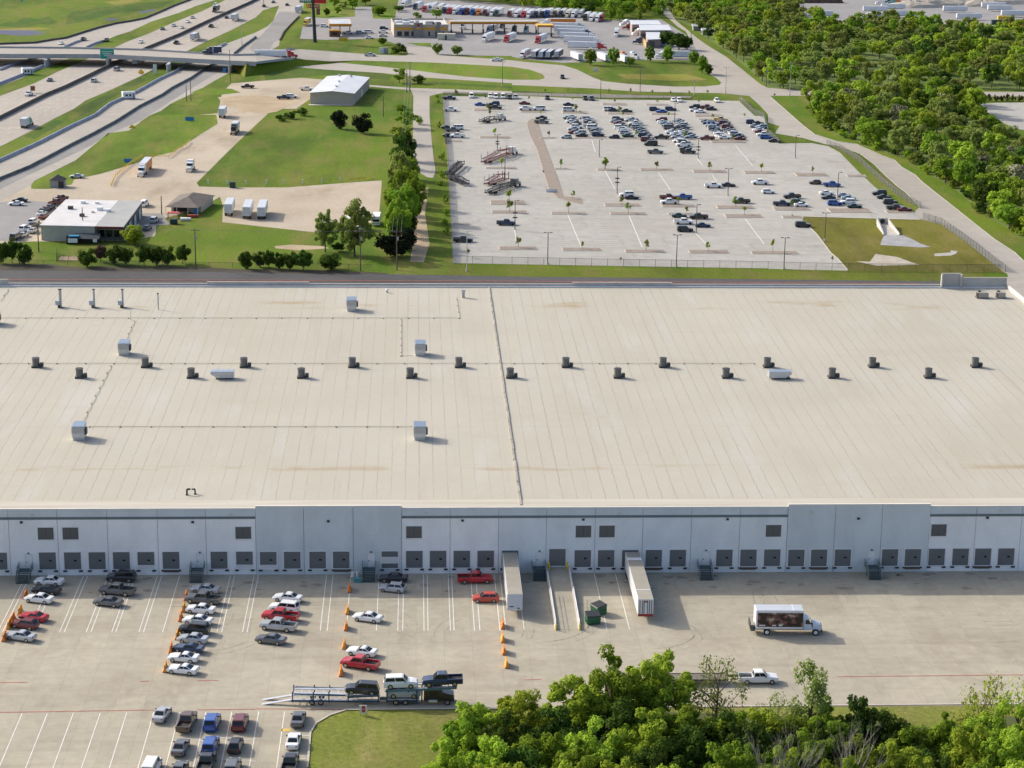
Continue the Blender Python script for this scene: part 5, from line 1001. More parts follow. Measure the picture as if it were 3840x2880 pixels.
obj('panel',MB().b2(-wv,wv,-.06,.06,-2.6,2.6),mat('sign_green',(.0,.30,.20),.5,var=.04),r); b=MB()
obj('border',MB().b2(-wv,wv,-.08,-.06,2.48,2.6).b2(-wv,wv,-.08,-.06,-2.6,-2.48).b2(-wv,-wv+.12,-.08,-.06,-2.48,2.48).b2(wv-.12,wv,-.08,-.06,-2.48,2.48),M_TRIM,r)
for z,w_ in ((1.1,.75),(.1,.6),(-.9,.45)):
    q=MB(); x=-wv*w_
    while x<wv*w_: q.b2(x,x+.32,-.09,-.06,z-.22,z+.22); x+=.5
    obj('lettering',q,M_TRIM,r)
# highway barriers
def poly_barrier(name,label,pts,w0,w1,h,m,z=.06):
    q=P(pts) if isinstance(pts,str) else pts; o=q[0]; b=MB(); sec=[]
    for i,p_ in enumerate(q):
        d=q[min(i+1,len(q)-1)]-q[max(i-1,0)]; n_=Vector((-d.y,d.x,0)).normalized(); c=p_-o
        sec.append([c+n_*w0+Vector((0,0,0)),c+n_*w1+Vector((0,0,h)),c-n_*w1+Vector((0,0,h)),c-n_*w0])
    b.loft(sec); return tag(obj(name,b,m,None,(o.x,o.y,z)),label,'barrier')
poly_barrier('median_barrier','dark concrete median barrier down the middle of the highway',med,.5,.25,1.5,mat('dark_barrier',(.10,.085,.07),.9,var=.3,scale=.2))
M_PB=mat('pale_barrier',(.34,.36,.42),.8,var=.2,scale=.2)
poly_barrier('safety_barrier','pale blue grey concrete barrier between highway verge and frontage road','A1 -100,1440 320,1250 600,1106 820,1004 950,905 1060,856 1190,796 1370,694 1500,634 1640,545 1850,432 1950,382',.45,.2,1.1,M_PB)
poly_barrier('safety_barrier','dark barrier line beside the asphalt shoulder of the frontage road','B1 -150,480 0,402 250,300 420,212 620,105 840,-5 A1 830,1150 1000,1058 1200,930 1400,828 1480,772 1650,682 1760,605 1870,548',.4,.2,1.0,mat('green_grey_barrier',(.12,.135,.13),.9,var=.3,scale=.2))
poly_barrier('safety_barrier','dark barrier along the far field above the service road',e1,.4,.2,1.0,mat('dark_barrier',(.10,.085,.07)))
poly_barrier('safety_barrier','pale barrier at the left edge below the bridge','A1 -100,770 0,730 100,690 190,655 300,610 390,570',.5,.25,1.2,M_PB)
poly_barrier('safety_barrier','grey barrier along the upper grass verge beyond the bridge','A1 750,412 830,378 900,358',.4,.2,1.0,M_PB); poly_barrier('safety_barrier','low barrier between the bridge and the black pickup','A1 560,410 650,372 720,350',.4,.2,1.0,M_PB); poly_barrier('safety_barrier','dark barrier under the left end of the bridge','A1 0,610 120,560 230,530 330,498',.4,.2,1.0,M_PB)
poly_barrier('safety_barrier','dark low wall along the right verge of the asphalt road','A2 205,350 240,280 300,215 370,145',.3,.2,.7,mat('dark_barrier',(.1,.1,.1))); poly_barrier('safety_barrier','dark barrier beyond the bridge on the frontage road','A1 2025,468 2100,405 2212,325',.4,.2,1.0,mat('green_grey_barrier',(.12,.13,.13)))
# site cabins and small roadside things
def cabin(t,x,y,label,rz,L_=6,W_=3,H_=3):
    v=G(t,x,y); r=thing('site_cabin',label,'cabin',(v.x,v.y+W_/2,.08),rz); obj('body',MB().b2(-L_/2,L_/2,-W_/2,W_/2,.35,H_),M_BOXW,r); obj('roof',MB().loft([[(-L_/2-.1,-W_/2-.1,H_),(L_/2+.1,-W_/2-.1,H_),(L_/2+.1,W_/2+.1,H_),(-L_/2-.1,W_/2+.1,H_)],[(-L_/2+.2,-.4,H_+.35),(L_/2-.2,-.4,H_+.35),(L_/2-.2,.4,H_+.35),(-L_/2+.2,.4,H_+.35)]]),M_ROOFW,r)
    obj('window',MB().b2(-L_*.3,-L_*.12,-W_/2-.03,-W_/2,1.3,2.2),GLASS,r); obj('window',MB().b2(0,L_*.15,-W_/2-.03,-W_/2,1.2,2.3),GLASS,r); obj('door',MB().b2(L_*.28,L_*.42,-W_/2-.04,-W_/2,.45,2.5),mat('door_grey',(.2,.22,.25)),r); obj('skid',MB().b2(-L_/2+.2,L_/2-.2,-W_/2+.3,W_/2-.3,.0,.35),DKSTEEL,r)
cabin('A1',1108,858,'white site cabin on the frontage road barrier',HD*.25,5.6); cabin('A1',232,648,'white cabin under the left end of the overpass',HD*.25,5.2)
def sign_post(t,x,by,ty,w,h,m,label,shape='rect'):
    v=G(t,x,by); H_=hgt(t,x,by,ty); r=thing('road_sign',label,'sign',(v.x,v.y,0)); obj('post',MB().cyl((0,0,0),(0,0,H_-h/2),.07,.07,6),STEEL,r)
    if shape=='dia': obj('panel',MB().box((0,-.1,H_-h*.6),(w*.75,.06,h*.75),mat=Matrix.Rotation(R(45),3,'Y')),m,r)
    else: obj('panel',MB().b2(-w/2,w/2,-.13,-.07,H_-h,H_),m,r)
YS=mat('sign_yellow',(.75,.45,.02),.5,var=.05); BS=mat('sign_blue',(.02,.20,.50),.5,var=.05)
sign_post('A1',1220,640,592,3.0,3.0,YS,'yellow warning sign in the grass verge under the bridge','dia'); sign_post('A1',1142,1105,1068,2.6,2.6,YS,'yellow diamond sign at the frontage road kerb','dia'); sign_post('A1',1650,560,520,5.5,1.4,YS,'wide yellow sign hanging at the overpass edge')
sign_post('A1',1640,1045,1010,3.6,1.6,BS,'blue sign in the grass plot near the highway'); sign_post('B1',1105,250,218,2.8,1.6,BS,'blue sign beside the yellow guard rail'); sign_post('A1',1940,630,588,1.4,1.9,BS,'blue sign under the right end of the overpass')
sign_post('A1',1340,640,555,1.8,4.5,mat('sign_white',(.6,.62,.62)),'tall white sign by the overpass pier'); sign_post('A2',1100,460,425,4.5,3.2,mat('cabinet_white',(.65,.66,.68)),'pale cabinet sign on the truck stop lawn'); sign_post('A2',755,352,325,5.0,3.2,YS,'yellow board at the small fuel station lawn'); sign_post('A3',722,615,585,2.2,3.6,mat('cabinet_white',(.65,.66,.68)),'white box sign on the grass below the trailers')
sign_post('K3',1482,280,238,4.0,2.6,mat('cabinet_white',(.65,.66,.68)),'white box sign at the kink of the lot median')
sign_post('A4',55,850,808,.8,.8,mat('stop_red',(.4,.02,.02)),'small red stop sign at the access road corner'); sign_post('A1',190,30,0,1,1,BS,'small sign far up the highway verge')
v=G('A2',25,58); r=thing('highway_sign','green highway sign on a post at the upper photo edge','sign',(v.x,v.y,0)); obj('post',MB().cyl((3,0,0),(3,0,8),.25,.2,8),STEEL,r); obj('panel',MB().b2(-7,4,-.1,.1,5.5,9.5),mat('sign_green',(.0,.3,.2)),r)
def rail_fence(pts,label,m,h=1.0,step=2.2,name='guard_rail',rails=(.55,1.0)):
    q=P(pts); o=q[0]; r=thing(name,label,'guard rail' if name=='guard_rail' else 'fence',(o.x,o.y,.03)); n=0
    for z in rails: obj('rail',MB().tube([p_-o+Vector((0,0,h*z)) for p_ in q],.09,5),m,r)
    me=MB().cyl((0,0,0),(0,0,h),.08,.08,6).mesh('post',m)
    for a,c in zip(q,q[1:]):
        k=max(1,int((c-a).length/step))
        for i in range(k):
            if n<98: p_=a.lerp(c,i/k)-o; obj('post',me,None,r,(p_.x,p_.y,0)); n+=1
YR=mat('yellow_rail',(.62,.42,.03),.6,var=.15)
rail_fence('B1 960,462 1000,375 1140,262 1235,208 1330,212 1460,214 1530,152 1605,115 1640,75','zigzag yellow guard rail beside the orange trailer truck',YR,1.1,3); rail_fence('B2 800,420 880,412 945,405 1010,388','short yellow guard rail at the big lawn corner',YR,1.1,3)
def fence(pts,label,h=2.2,step=3.5,col=(.10,.105,.10),alpha=.30,maxp=99):
    q=P(pts); o=q[0]; r=thing('chain_fence',label,'fence',(o.x,o.y,.0)); mn='chain_mesh_%d'%int(alpha*100)
    if mn not in MC:
        m,nt,bs=newmat(mn); bs.inputs['Base Color'].default_value=(*col,1); bs.inputs['Alpha'].default_value=alpha; bs.inputs['Roughness'].default_value=.7; MC[mn]=m
    b=MB()
    for a,c in zip(q,q[1:]): a=a-o;c=c-o; b.quad(a+Vector((0,0,.05)),c+Vector((0,0,.05)),c+Vector((0,0,h)),a+Vector((0,0,h)))
    obj('chain_mesh',b,MC[mn],r); obj('top_rail',MB().tube([p_-o+Vector((0,0,h)) for p_ in q],.04,5),DKSTEEL,r)
    tot=sum((c-a).length for a,c in zip(q,q[1:])); step=max(step,tot/maxp); me=MB().cyl((0,0,0),(0,0,h+.1),.05,.05,6).mesh('post',DKSTEEL); n=0
    for a,c in zip(q,q[1:]):
        k=max(1,int((c-a).length/step))
        for i in range(k):
            if n<99: p_=a.lerp(c,i/k)-o; obj('post',me,None,r,(p_.x,p_.y,0)); n+=1
fence('B2 1702,1124 B3 0,1136 B3 1100,1156 2212,1174 B4 690,1192','chain link fence along the near edge of the far lot',2.3,4.6,alpha=.16); fence('B4 690,1190 2010,1200','chain link fence along the near edge of the grass basin',2.3,5,alpha=.3)
fence('B4 2050,1200 1960,1140 1850,1052 1700,932 1600,862 1500,792 1335,742','dark fence between the basin and the access road',2.3,3,alpha=.55); fence('B4 1320,650 1200,590 1100,520 1000,440 900,350 780,240 620,140 500,100','dark fence between the lot and the access road',2.2,3.5,alpha=.55)
fence('A4 90,1240 0,1160 A3 2180,1020 2090,985 1990,890 1960,868','fence round the rear right corner of the far lot',2.2,4,alpha=.5); fence('A2 1617,830 1636,1244 B2 1642,0 1668,400 1692,900 1702,1124','white fence down the left side of the far lot',1.6,5,(.5,.5,.55),.55)
fence('A2 1617,826 2212,838 A3 0,820 800,852 1560,862','dark fence behind the rear row of the far lot',1.8,6,alpha=.45); fence('M1 735,785 730,900 1050,900 1060,840','small wire pen behind the shop trees',1.6,2.5,alpha=.3); fence('B1 -40,1138 1000,1148 B2 0,1168 1000,1178','wire fence along the tree row behind the warehouse',1.6,6,alpha=.15)
for i,(t,x,y) in enumerate((('B1',1797,435),('B1',1960,440),('B1',2125,442),('B2',88,440),('B2',238,438),('B2',405,434),('B2',567,428),('B2',728,414))): tag(obj('marker_post',MB().b2(-.18,.18,-.12,.12,0,1.4).b2(-.22,.22,-.16,.16,1.4,1.5),M_TRIM,None,G(t,x,y)),'%s white marker post from the left along the lawn edge'%TH[i],'marker post','marker posts on the lawn edge')
tag(obj('utility_box',MB().b2(-1.0,1.0,-.8,.8,0,2.0).b2(-1.1,1.1,-.9,.9,2.0,2.12),mat('box_green',(.02,.045,.05),.6,var=.1),None,G('B1',2010,470)),'dark green utility box on the lawn edge','utility box')
for x,l in ((1085,'left'),(1122,'right')): tag(obj('utility_cabinet',MB().b2(-1.2,1.2,-.6,.6,0,2.9).b2(-1.3,1.3,-.7,.7,2.9,3.0),mat('cabinet_'+l,(.6,.6,.6) if l=='left' else (.25,.26,.3)),None,G('A2',x,462)),l+' cabinet of the pair on the truck stop lawn','cabinet')
sheet('tree_shade_strip','M1 -100,940 700,938 760,955 1190,990 1210,965 2212,975 M2 300,1040 700,1055 1100,1075 1200,1072 2212,1085 M3 300,1090 1000,1120 1000,1135 0,1130 M2 1200,1112 0,1102 M1 -100,1015',.05,ground_mat('painted_tree_shade',(.05,.044,.032),(.075,.065,.045),.1,.6))  # shadow of the hedge and trees, painted as a dark ground strip
# ------------------------------------------------------------------ poles
def lamp(t,x,by,ty,label,heads=2,m=DKSTEEL,grp='light poles of the far lot',box=False):
    v=G(t,x,by); H_=hgt(t,x,by,ty); r=thing('light_pole',label,'light pole',(v.x,v.y,.05),0,grp); obj('pole',MB().cyl((0,0,.7),(0,0,H_),.14,.10,8),m,r); obj('base',MB().cyl((0,0,0),(0,0,.75),.32,.32,10),M_KERB,r)
    b=MB().b2(-1.0 if heads==2 else -.1,1.0,-.06,.06,H_-.05,H_+.05); obj('arm',b,m,r)
    for s in ((-1,1) if heads==2 else (1,)): obj('lamp_head',MB().b2(s*.95-.35,s*.95+.35,-.2,.2,H_-.02,H_+.16),m,r)
    if box: 
        for z in (H_*.42,H_*.58): obj('camera_box',MB().b2(-.75,.75,-.25,.25,z-.18,z+.18),BLACK,r)
for t,x,by,ty,l,hd,bx in (('K1',778,810,610,'lot lamp pole behind the red carriers',2,1),('K1',875,1180,900,'lot lamp pole in front of the red carriers',1,0),('K1',2098,892,672,'pale lamp pole left of the packed blocks, half lot',1,0),('K2',1000,470,200,'lamp pole between the third packed block columns',1,0),('K2',1305,908,660,'lamp pole with boxes right of the third packed block',1,1),('K4',255,435,95,'lamp pole with two boxes left of mid lot',1,1),('K4',1692,465,115,'lamp pole by the white pickup mid lot',2,0),('K4',1280,945,580,'lamp pole inside the loose front cluster',1,0),('B3',1420,1158,880,'right one of the front fence lamps',2,0),('B3',308,1132,860,'left one of the front fence lamps',2,0),('K3',1005,768,390,'lamp pole with boxes by the navy pickup',1,1),('B4',137,1172,905,'lamp pole at the front right of the lot fence',2,0),('B4',490,932,690,'lamp pole in the basin grass edge',2,0),('B4',235,215,20,'pale lamp pole at the right lot corner',1,0),('B4',600,560,340,'lamp pole between middle and right car groups',1,0),('A3',765,850,680,'lamp pole at the rear fence of the lot',1,0)): lamp(t,x,by,ty,l,hd,DKSTEEL,box=bx)
lamp('M3',2040,1100,580,'white pole at the near left lot corner',1,mat('pole_white',(.55,.55,.55),.5,.2,var=.05),None)
for t,x,by,ty,l in (('L2',1465,1112,805,'dark street lamp on the grass island verge'),('L3',1245,1192,865,'dark street lamp on the road verge by the lot'),('A3',1845,806,585,'street lamp at the road junction'),('A3',1575,822,700,'short street lamp left of the junction'),('A4',188,830,550,'street lamp at the access road corner'),('A1',2090,390,165,'pale lamp mast on the highway verge')): lamp(t,x,by,ty,l,2,DKSTEEL if 'dark' in l else STEEL,'street lamps along the roads')
WOOD=mat('pole_wood',(.12,.09,.065),.9,var=.2)
TOPS={}
def upole(t,x,by,ty,label,arms=1,grp='utility poles',key=None):
    v=G(t,x,by); H_=hgt(t,x,by,ty); r=thing('utility_pole',label,'utility pole',(v.x,v.y,0),0,grp); obj('pole',MB().cyl((0,0,0),(0,0,H_),.2,.13,8),WOOD,r)
    for k in range(arms):
        z=H_-.4-k*1.3; obj('crossarm',MB().b2(-1.5,1.5,-.07,.07,z-.07,z+.07),WOOD,r)
        q=MB(); [q.cyl((s,0,z+.07),(s,0,z+.3),.06,.05,6) for s in (-1.4,1.4)]; obj('insulator',q,M_TRIM,r)
    if arms: obj('transformer',MB().cyl((.3,-.1,H_-3.0),(.3,-.1,H_-2.0),.25,.25,8),STEEL,r)
    TOPS[key]=Vector((v.x,v.y,H_-.1)); return r
for a in (('A1',1990,705,430,'thick brown pole in front of the overpass',0,'p1'),('A1',1650,872,678,'right pole of the pair on the small grass plot',0,'p2'),('A1',1612,875,730,'left pole of the pair on the small grass plot',0,'p3'),('A2',1100,1008,825,'lone pole on the big lawn by the metal building',0,'p4'),('A2',1330,790,535,'right pole of the pair at the gravel lane top',1,'a1'),('A2',1303,800,595,'left pole of the pair at the gravel lane top',0,'a0'),('B2',1217,1182,838,'large pole with crossarms in front of the dark tree',2,'a2'),('B2',903,1192,838,'thin pole left of the large crossarm pole',1,'a3'),('B1',1692,1160,825,'pole right of the dark tree row',1,'a4'),('B1',1397,695,540,'pole between shop and cottage',0,'p5'),('B1',720,885,640,'pole in front of the shop wall',0,'p6'),('B1',335,1025,795,'pole at the front left shop corner',1,'a5'),('A4',105,762,590,'leftmost pole along the wood edge road',1,'b1'),('A4',355,745,535,'second pole along the wood edge road',1,'b2'),('A4',1035,725,612,'third pole along the wood edge road',1,'b3'),('A4',2150,765,545,'rightmost pole along the wood edge road',1,'b4'),('A4',1215,745,665,'short pole in the dark wood edge',0,'b5'),('A3',2195,750,570,'pole left of the wood edge near the junction',1,'b0'),('L3',1905,540,400,'pole beside the truck stop lane',0,'c1')): upole(*a[:6],'utility poles',a[6])
def wires(ka,kb,label,offs=(-1.3,0,1.3)):
    a,c=TOPS[ka],TOPS[kb]; r=thing('power_line',label,'power line',a)
    for o in offs:
        pts=[]
        for i in range(13):
            f=i/12; p_=a.lerp(c,f)-a; p_.z-=4*f*(1-f)*(c-a).length*.012; p_.x+=o; pts.append(p_)
        obj('wire',MB().tube(pts,.035,4),mat('wire_grey',(.22,.22,.22),.5,.3,var=0),r)
wires('a2','a1','power lines running up the tree column to the crossing road'); wires('a3','a2','short power lines between the two front poles',(0,)); wires('a4','a3','power line over the small dark trees',(0,)); wires('a5','a4','power line in front of the shop',(0,)); wires('b1','b2','power lines at the left wood edge',(0,.8)); wires('b2','b3','power lines along the middle wood edge',(0,.8)); wires('b3','b4','power lines along the right wood edge',(0,.8))
# ------------------------------------------------------------------ buildings
def ext(roof,h,base=0): return [Vector((p_.x,p_.y,h)) for p_ in roof]
M_METAL=mat('metal_roof_white',(.58,.60,.62),.5,.1,var=.08,scale=.15); M_CREAM=mat('cream_cladding',(.40,.35,.29),.8,var=.06,scale=.3)
q=P('A2 468,800 845,807 978,668 620,658',5.2); o=(q[0]+q[1])/2; mb_=thing('metal_building','cream metal building with white low gable roof beside the lawn','building',(o.x,o.y,0)); q=[Vector((p_.x-o.x,p_.y-o.y,5.2)) for p_ in q]
fm_=(q[0]+q[1])/2+Vector((0,0,.9)); bm_=(q[3]+q[2])/2+Vector((0,0,.9))
b=MB(); bt_=[p_*1 for p_ in q]
for p_ in bt_: p_.z=0
b.add(bt_+q+[fm_,bm_],[(0,1,5,8,4),(1,2,6,5),(2,3,7,9,6),(3,0,4,7)]); obj('wall',b,M_CREAM,mb_)
b=MB(); e=Vector((0,-.5,0)); b.add([q[0]+e+Vector((-.4,0,.02)),fm_+e+Vector((0,0,.04)),bm_+Vector((0,0,.04)),q[3]+Vector((-.4,0,.02)),q[1]+e+Vector((.4,0,.02)),q[2]+Vector((.4,0,.02))],[(0,1,2,3),(1,4,5,2)]); rf_=obj('roof',b,M_METAL,mb_)
for f,g in ((.25,.5),(.55,.45),(.9,.6),(.95,.3)): p_=q[0].lerp(q[3],f).lerp(q[1].lerp(q[2],f),g); obj('roof_vent',MB().cyl((p_.x,p_.y,5.3),(p_.x,p_.y,6.7),.5,.6,8),STEEL,rf_)
obj('slab',MB().b2(q[0].x-.5,q[1].x-.5,-3,-.02,0,.2),M_KERB,mb_); pd=q[1].lerp(q[2],.5); obj('side_door',MB().box((pd.x,pd.y,1.6),(.1,4,3.2),rz=math.atan2((q[2]-q[1]).y,(q[2]-q[1]).x)-PI/2),M_TRIM,mb_)
# flat roofed shop
HS=4.9; q=P('M1 515,428 1600,452 1850,116 855,94',HS); o=q[0].copy(); sh=thing('repair_shop','flat white roofed workshop with grey right bay and red fascia','building',(o.x,o.y,0)); q=[Vector((p_.x-o.x,p_.y-o.y,HS)) for p_ in q]
k1=q[0].lerp(q[1],.66); k2=q[3].lerp(q[2],.68)
def flat(n,pts,z0,z1,m,par): return obj(n,MB().prism([(p_.x,p_.y) for p_ in pts],z0,z1),m,par)
flat('wall',[q[0]+Vector((.3,.3,0)),k1+Vector((0,.3,0)),k2,q[3]],0,HS-.3,mat('shop_wall',(.42,.41,.36),.85,var=.1,scale=.4),sh); k1b=k1+Vector((0,4,0)); q1b=q[1]+Vector((-.5,4,0)); flat('porch_wall',[k1b,q1b,q[2]+Vector((-.3,0,0)),k2],0,HS-.32,mat('shop_dark_wall',(.16,.15,.14),.85,var=.2),sh)
flat('roof',[q[0],k1,k2,q[3]],HS-.3,HS,mat('shop_roof_white',(.55,.54,.53),.7,var=.1,scale=.25),sh); flat('grey_roof',[k1,q[1],q[2],k2],HS-.31,HS-.02,mat('shop_roof_grey',(.33,.335,.32),.7,var=.1,scale=.3),sh)
obj('red_fascia',MB().add([k1+Vector((0,-.03,-.45)),q[1]+Vector((0,-.03,-.45)),q[1]+Vector((0,-.03,0)),k1+Vector((0,-.03,0))],[(0,1,2,3)]),mat('fascia_red',(.28,.03,.03),.6,var=.1),sh)
for f in (0,.33,.66,1): p_=k1.lerp(q[1],f); obj('porch_post',MB().cyl((p_.x,p_.y+.2,0),(p_.x,p_.y+.2,HS-.4),.12,.12,6),DKSTEEL,sh)
for f in (.25,.5,.78): p_=k1b.lerp(q1b,f); obj('porch_window',MB().b2(p_.x-1.2,p_.x+1.2,p_.y-.05,p_.y,.9,3),GLASS,sh)
for f in (.12,.35,.6,.85): p_=q[1].lerp(q[2],f)+Vector((-.25,0,0)); obj('garage_door',MB().box((p_.x+.1,p_.y,1.8),(.1,4.2,3.4),rz=math.atan2((q[2]-q[1]).y,(q[2]-q[1]).x)-PI/2),mat('garage_white',(.52,.52,.5),.7,var=.1),sh)
obj('wainscot',MB().b2(.5,k1.x-.2,.24,.30,0,.9),mat('shop_tan',(.36,.29,.2),.9,var=.1),sh); obj('wall_band',MB().b2(.5,k1.x-.2,.25,.31,2.35,2.45),DKSTEEL,sh)
rr=random.Random(5)
for f,g in ((.85,.3),(.85,.5),(.6,.62),(.55,.75),(.5,.55),(.62,.2),(.35,.45)): p_=q[0].lerp(q[3],f).lerp(q[1].lerp(q[2],f),g*.9); s=rr.uniform(.4,.9); obj('roof_unit',MB().b2(p_.x-s,p_.x+s,p_.y-s,p_.y+s,HS,HS+s*1.2),rr.choice([DKSTEEL,STEEL,M_TRIM]),sh)
# cottage
q=P('M2 62,266 495,276 720,114 250,104',2.7); o=q[0].copy(); co=thing('cottage','small house with brown hip roof and cluttered porch','house',(o.x,o.y,0)); q=[Vector((p_.x-o.x,p_.y-o.y,2.7)) for p_ in q]; mf=(q[0]+q[1])/2; mbk=(q[3]+q[2])/2; d_=mbk-mf; r0_=mf+d_*.42+Vector((0,0,2.0)); r1_=mf+d_*.75+Vector((0,0,2.0)); SH=mat('shingle_brown',(.135,.115,.095),.9,var=.2,scale=.5)
b=MB(); b.add(q+[r0_,r1_],[(0,1,4),(1,2,5,4),(2,3,5),(3,0,4,5),(3,2,1,0)]); obj('roof',b,SH,co); c_=(q[0]+q[1]+q[2]+q[3])/4; w_=[c_+(p_-c_)*.9 for p_ in q]; w_[0]+=d_*.22; w_[1]+=d_*.22
flat('wall',w_,0,2.66,mat('cottage_wall',(.40,.37,.34),.85,var=.1),co)
for f in (.02,.35,.68,.98): p_=q[0].lerp(q[1],f)+Vector((0,.4,0)); obj('porch_post',MB().cyl((p_.x,p_.y,0),(p_.x,p_.y,2.68),.09,.09,6),M_TRIM,co)
p_=w_[0].lerp(w_[1],.5); obj('porch_opening',MB().b2(p_.x-4,p_.x+4.5,p_.y-.06,p_.y-.01,.2,2.3),mat('porch_dark',(.04,.03,.03),.8,var=.2),co); obj('blue_panel',MB().b2(q[1].x-1.6,q[1].x-.5,.5,.65,.3,2.5),BS,co)
for nm,x,y,w,d,h,m,l in (('red_canopy',175,405,3.6,2.5,1.9,mat('canopy_red',(.45,.05,.05),.7,var=.2),'red canopy cart in front of the cottage porch'),('white_boat',330,440,3.2,1.8,.9,M_TRIM,'white covered boat lying in front of the cottage'),('red_table',430,400,3.4,1.6,.9,mat('table_red',(.35,.05,.04),.7,var=.3),'red stand at the right of the cottage porch'),('dark_bin',180,485,2.3,1.6,1.7,mat('box_green',(.02,.05,.05)),'dark green bin in front of the red canopy')):
    v=G('M2',x,y); r=thing(nm,l,nm.split('_')[1],(v.x,v.y,0)); 
    if h>1.5: obj('body',MB().b2(-w/2,w/2,-d/2,d/2,.2 if nm=='dark_bin' else h-.25,h),m,r); [obj('leg',MB().b2(sx*(w/2-.1)-.06,sx*(w/2-.1)+.06,sy*(d/2-.1)-.06,sy*(d/2-.1)+.06,0,h-.25),DKSTEEL,r) for sx in (-1,1) for sy in (-1,1)]
    else: obj('body',MB().loft([[(-w/2,-d/2,.15),(w/2,-d/2*.5,.15),(w/2,d/2*.5,.15),(-w/2,d/2,.15)],[(-w/2,-d/2,h),(w/2+.2,-d/4,h),(w/2+.2,d/4,h),(-w/2,d/2,h)]]),m,r); obj('stand',MB().b2(-w/3,w/3,-.3,.3,0,.15),DKSTEEL,r)
# lean-to with tarps, shed
v=G('M1',1085,668); r=thing('lean_to','dark lean to shelter with blue and white tarps behind the shop','shelter',(v.x,v.y,0)); obj('frame',MB().b2(-5,5,1.5,1.7,0,2.8).b2(-5,-4.8,-1.5,1.5,0,2.6),mat('leanto_wood',(.05,.045,.04),.9,var=.2),r); obj('roof',MB().add([(-5,-1.6,1.9),(5,-1.6,1.7),(5,1.7,2.8),(-5,1.7,2.9)],[(0,1,2,3)]),mat('leanto_roof',(.03,.045,.055),.7,var=.3),r); obj('blue_tarp',MB().b2(-4.3,-1.3,-1.2,.9,2.35,2.55),mat('tarp_blue',(.03,.28,.45),.5,var=.1),r); obj('white_tarp',MB().b2(-4.5,-1.6,-1.75,-1.65,.6,1.9),M_TRIM,r); obj('white_sheet',MB().b2(3.1,4.3,-1.75,-1.65,.8,1.7),M_TRIM,r)
v=G('B1',500,472); r=thing('shed','small grey shed with dark pyramid roof near the highway','shed',(v.x,v.y+2,.02)); obj('wall',MB().b2(-2.6,2.2,-2,2,0,2.6),mat('shed_wall',(.30,.29,.30),.85,var=.15),r); obj('roof',MB().add([(-3,-2.4,2.6),(2.6,-2.4,2.6),(2.6,2.4,2.6),(-3,2.4,2.6),(-.2,0,4.4)],[(0,1,4),(1,2,4),(2,3,4),(3,0,4),(3,2,1,0)]),mat('shed_roof',(.05,.045,.05),.9,var=.2),r); obj('doorway',MB().b2(.2,2.1,-2.05,-2.0,0,2.3),BLACK,r)
# RVs behind the round trees
for x,y,L_,l in ((870,520,8,'white motorhome with dark windows behind the tall trees'),(690,575,4,'small white camper behind the tall trees'),(480,560,6,'grey camper behind the left round tree')):
    v=G('M3',x,y); r=thing('motorhome',l,'motorhome',(v.x,v.y+L_/2,.03),R(88)); obj('body',MB().b2(-L_/2,L_/2,-1.25,1.25,.5,3.2),M_BOXW,r); obj('roof',MB().b2(-L_/2+.1,L_/2-.1,-1.15,1.15,3.2,3.3),M_TRIM,r); obj('window',MB().b2(-L_/2-.04,-L_/2,-1,1,1.6,2.4),GLASS,r); obj('lower_stripe',MB().b2(-L_/2-.03,-L_/2,-1.2,1.2,.9,1.15),mat('stripe_grey',(.2,.22,.25)),r)
    for s in (-1,1): obj('wheel',MB().cyl((-L_/4,s*1.1-.15,.42),(-L_/4,s*1.1+.15,.42),.42,.42,10),TYRE,r)
# truck stop buildings
AMB=mat('amber_fascia',(.62,.30,.02),.5,var=.05)
a=G('L2',60,482); c=G('L2',765,482); W_=(c-a).length; an=math.atan2((c-a).y,(c-a).x); D_=34; HR=6.2
r=thing('travel_shop','cream travel shop with amber stripe and flat white roof','building',(a.x,a.y,.06),an); obj('wall',MB().b2(0,W_,0,D_,0,HR),M_CREAM,r); obj('roof',MB().b2(.6,W_-.6,.6,D_-.6,HR-.05,HR+.02),mat('shop_roof_white',(.55,.54,.53)),r)
q=MB(); [q.b2(x0_,x1_,y0_,y1_,HR,HR+.9) for x0_,x1_,y0_,y1_ in ((0,W_,-.02,.5),(0,W_,D_-.5,D_),(0,.5,.5,D_-.5),(W_-.5,W_,.5,D_-.5))]; obj('parapet',q,M_CREAM,r); obj('amber_stripe',MB().b2(.5,W_-.5,-.10,-.02,4.0,5.4),AMB,r)
obj('entrance_tower',MB().b2(W_*.36,W_*.53,-1.2,.0,0,8.2),mat('tower_grey',(.24,.22,.20),.8,var=.1),r); obj('corner_tower',MB().b2(W_*.78,W_*.84,-.9,.0,0,8.6),mat('tower_grey2',(.2,.19,.18)),r); obj('tower_emblem',MB().b2(W_*.425,W_*.475,-1.3,-1.2,6.2,7.4),mat('fascia_red',(.3,.05,.03)),r); obj('tower_letters',MB().b2(W_*.40,W_*.50,-1.28,-1.2,4.5,5.4),AMB,r)
for k in range(7): obj('shop_window',MB().b2(W_*(.06+k*.13)+(1.5 if k>2 else 0),W_*(.06+k*.13)+2.6,-.06,-.0,.6,3.2),GLASS,r)
rr=random.Random(9)
for k in range(14): x_,y_=rr.uniform(2,W_-3),rr.uniform(3,D_-3); s=rr.uniform(.8,2.2); obj('roof_unit',MB().b2(x_-s,x_+s,y_-s*.7,y_+s*.7,HR,HR+rr.uniform(.8,1.8)),rr.choice([STEEL,M_TRIM,M_TRIM,DKSTEEL]),r)
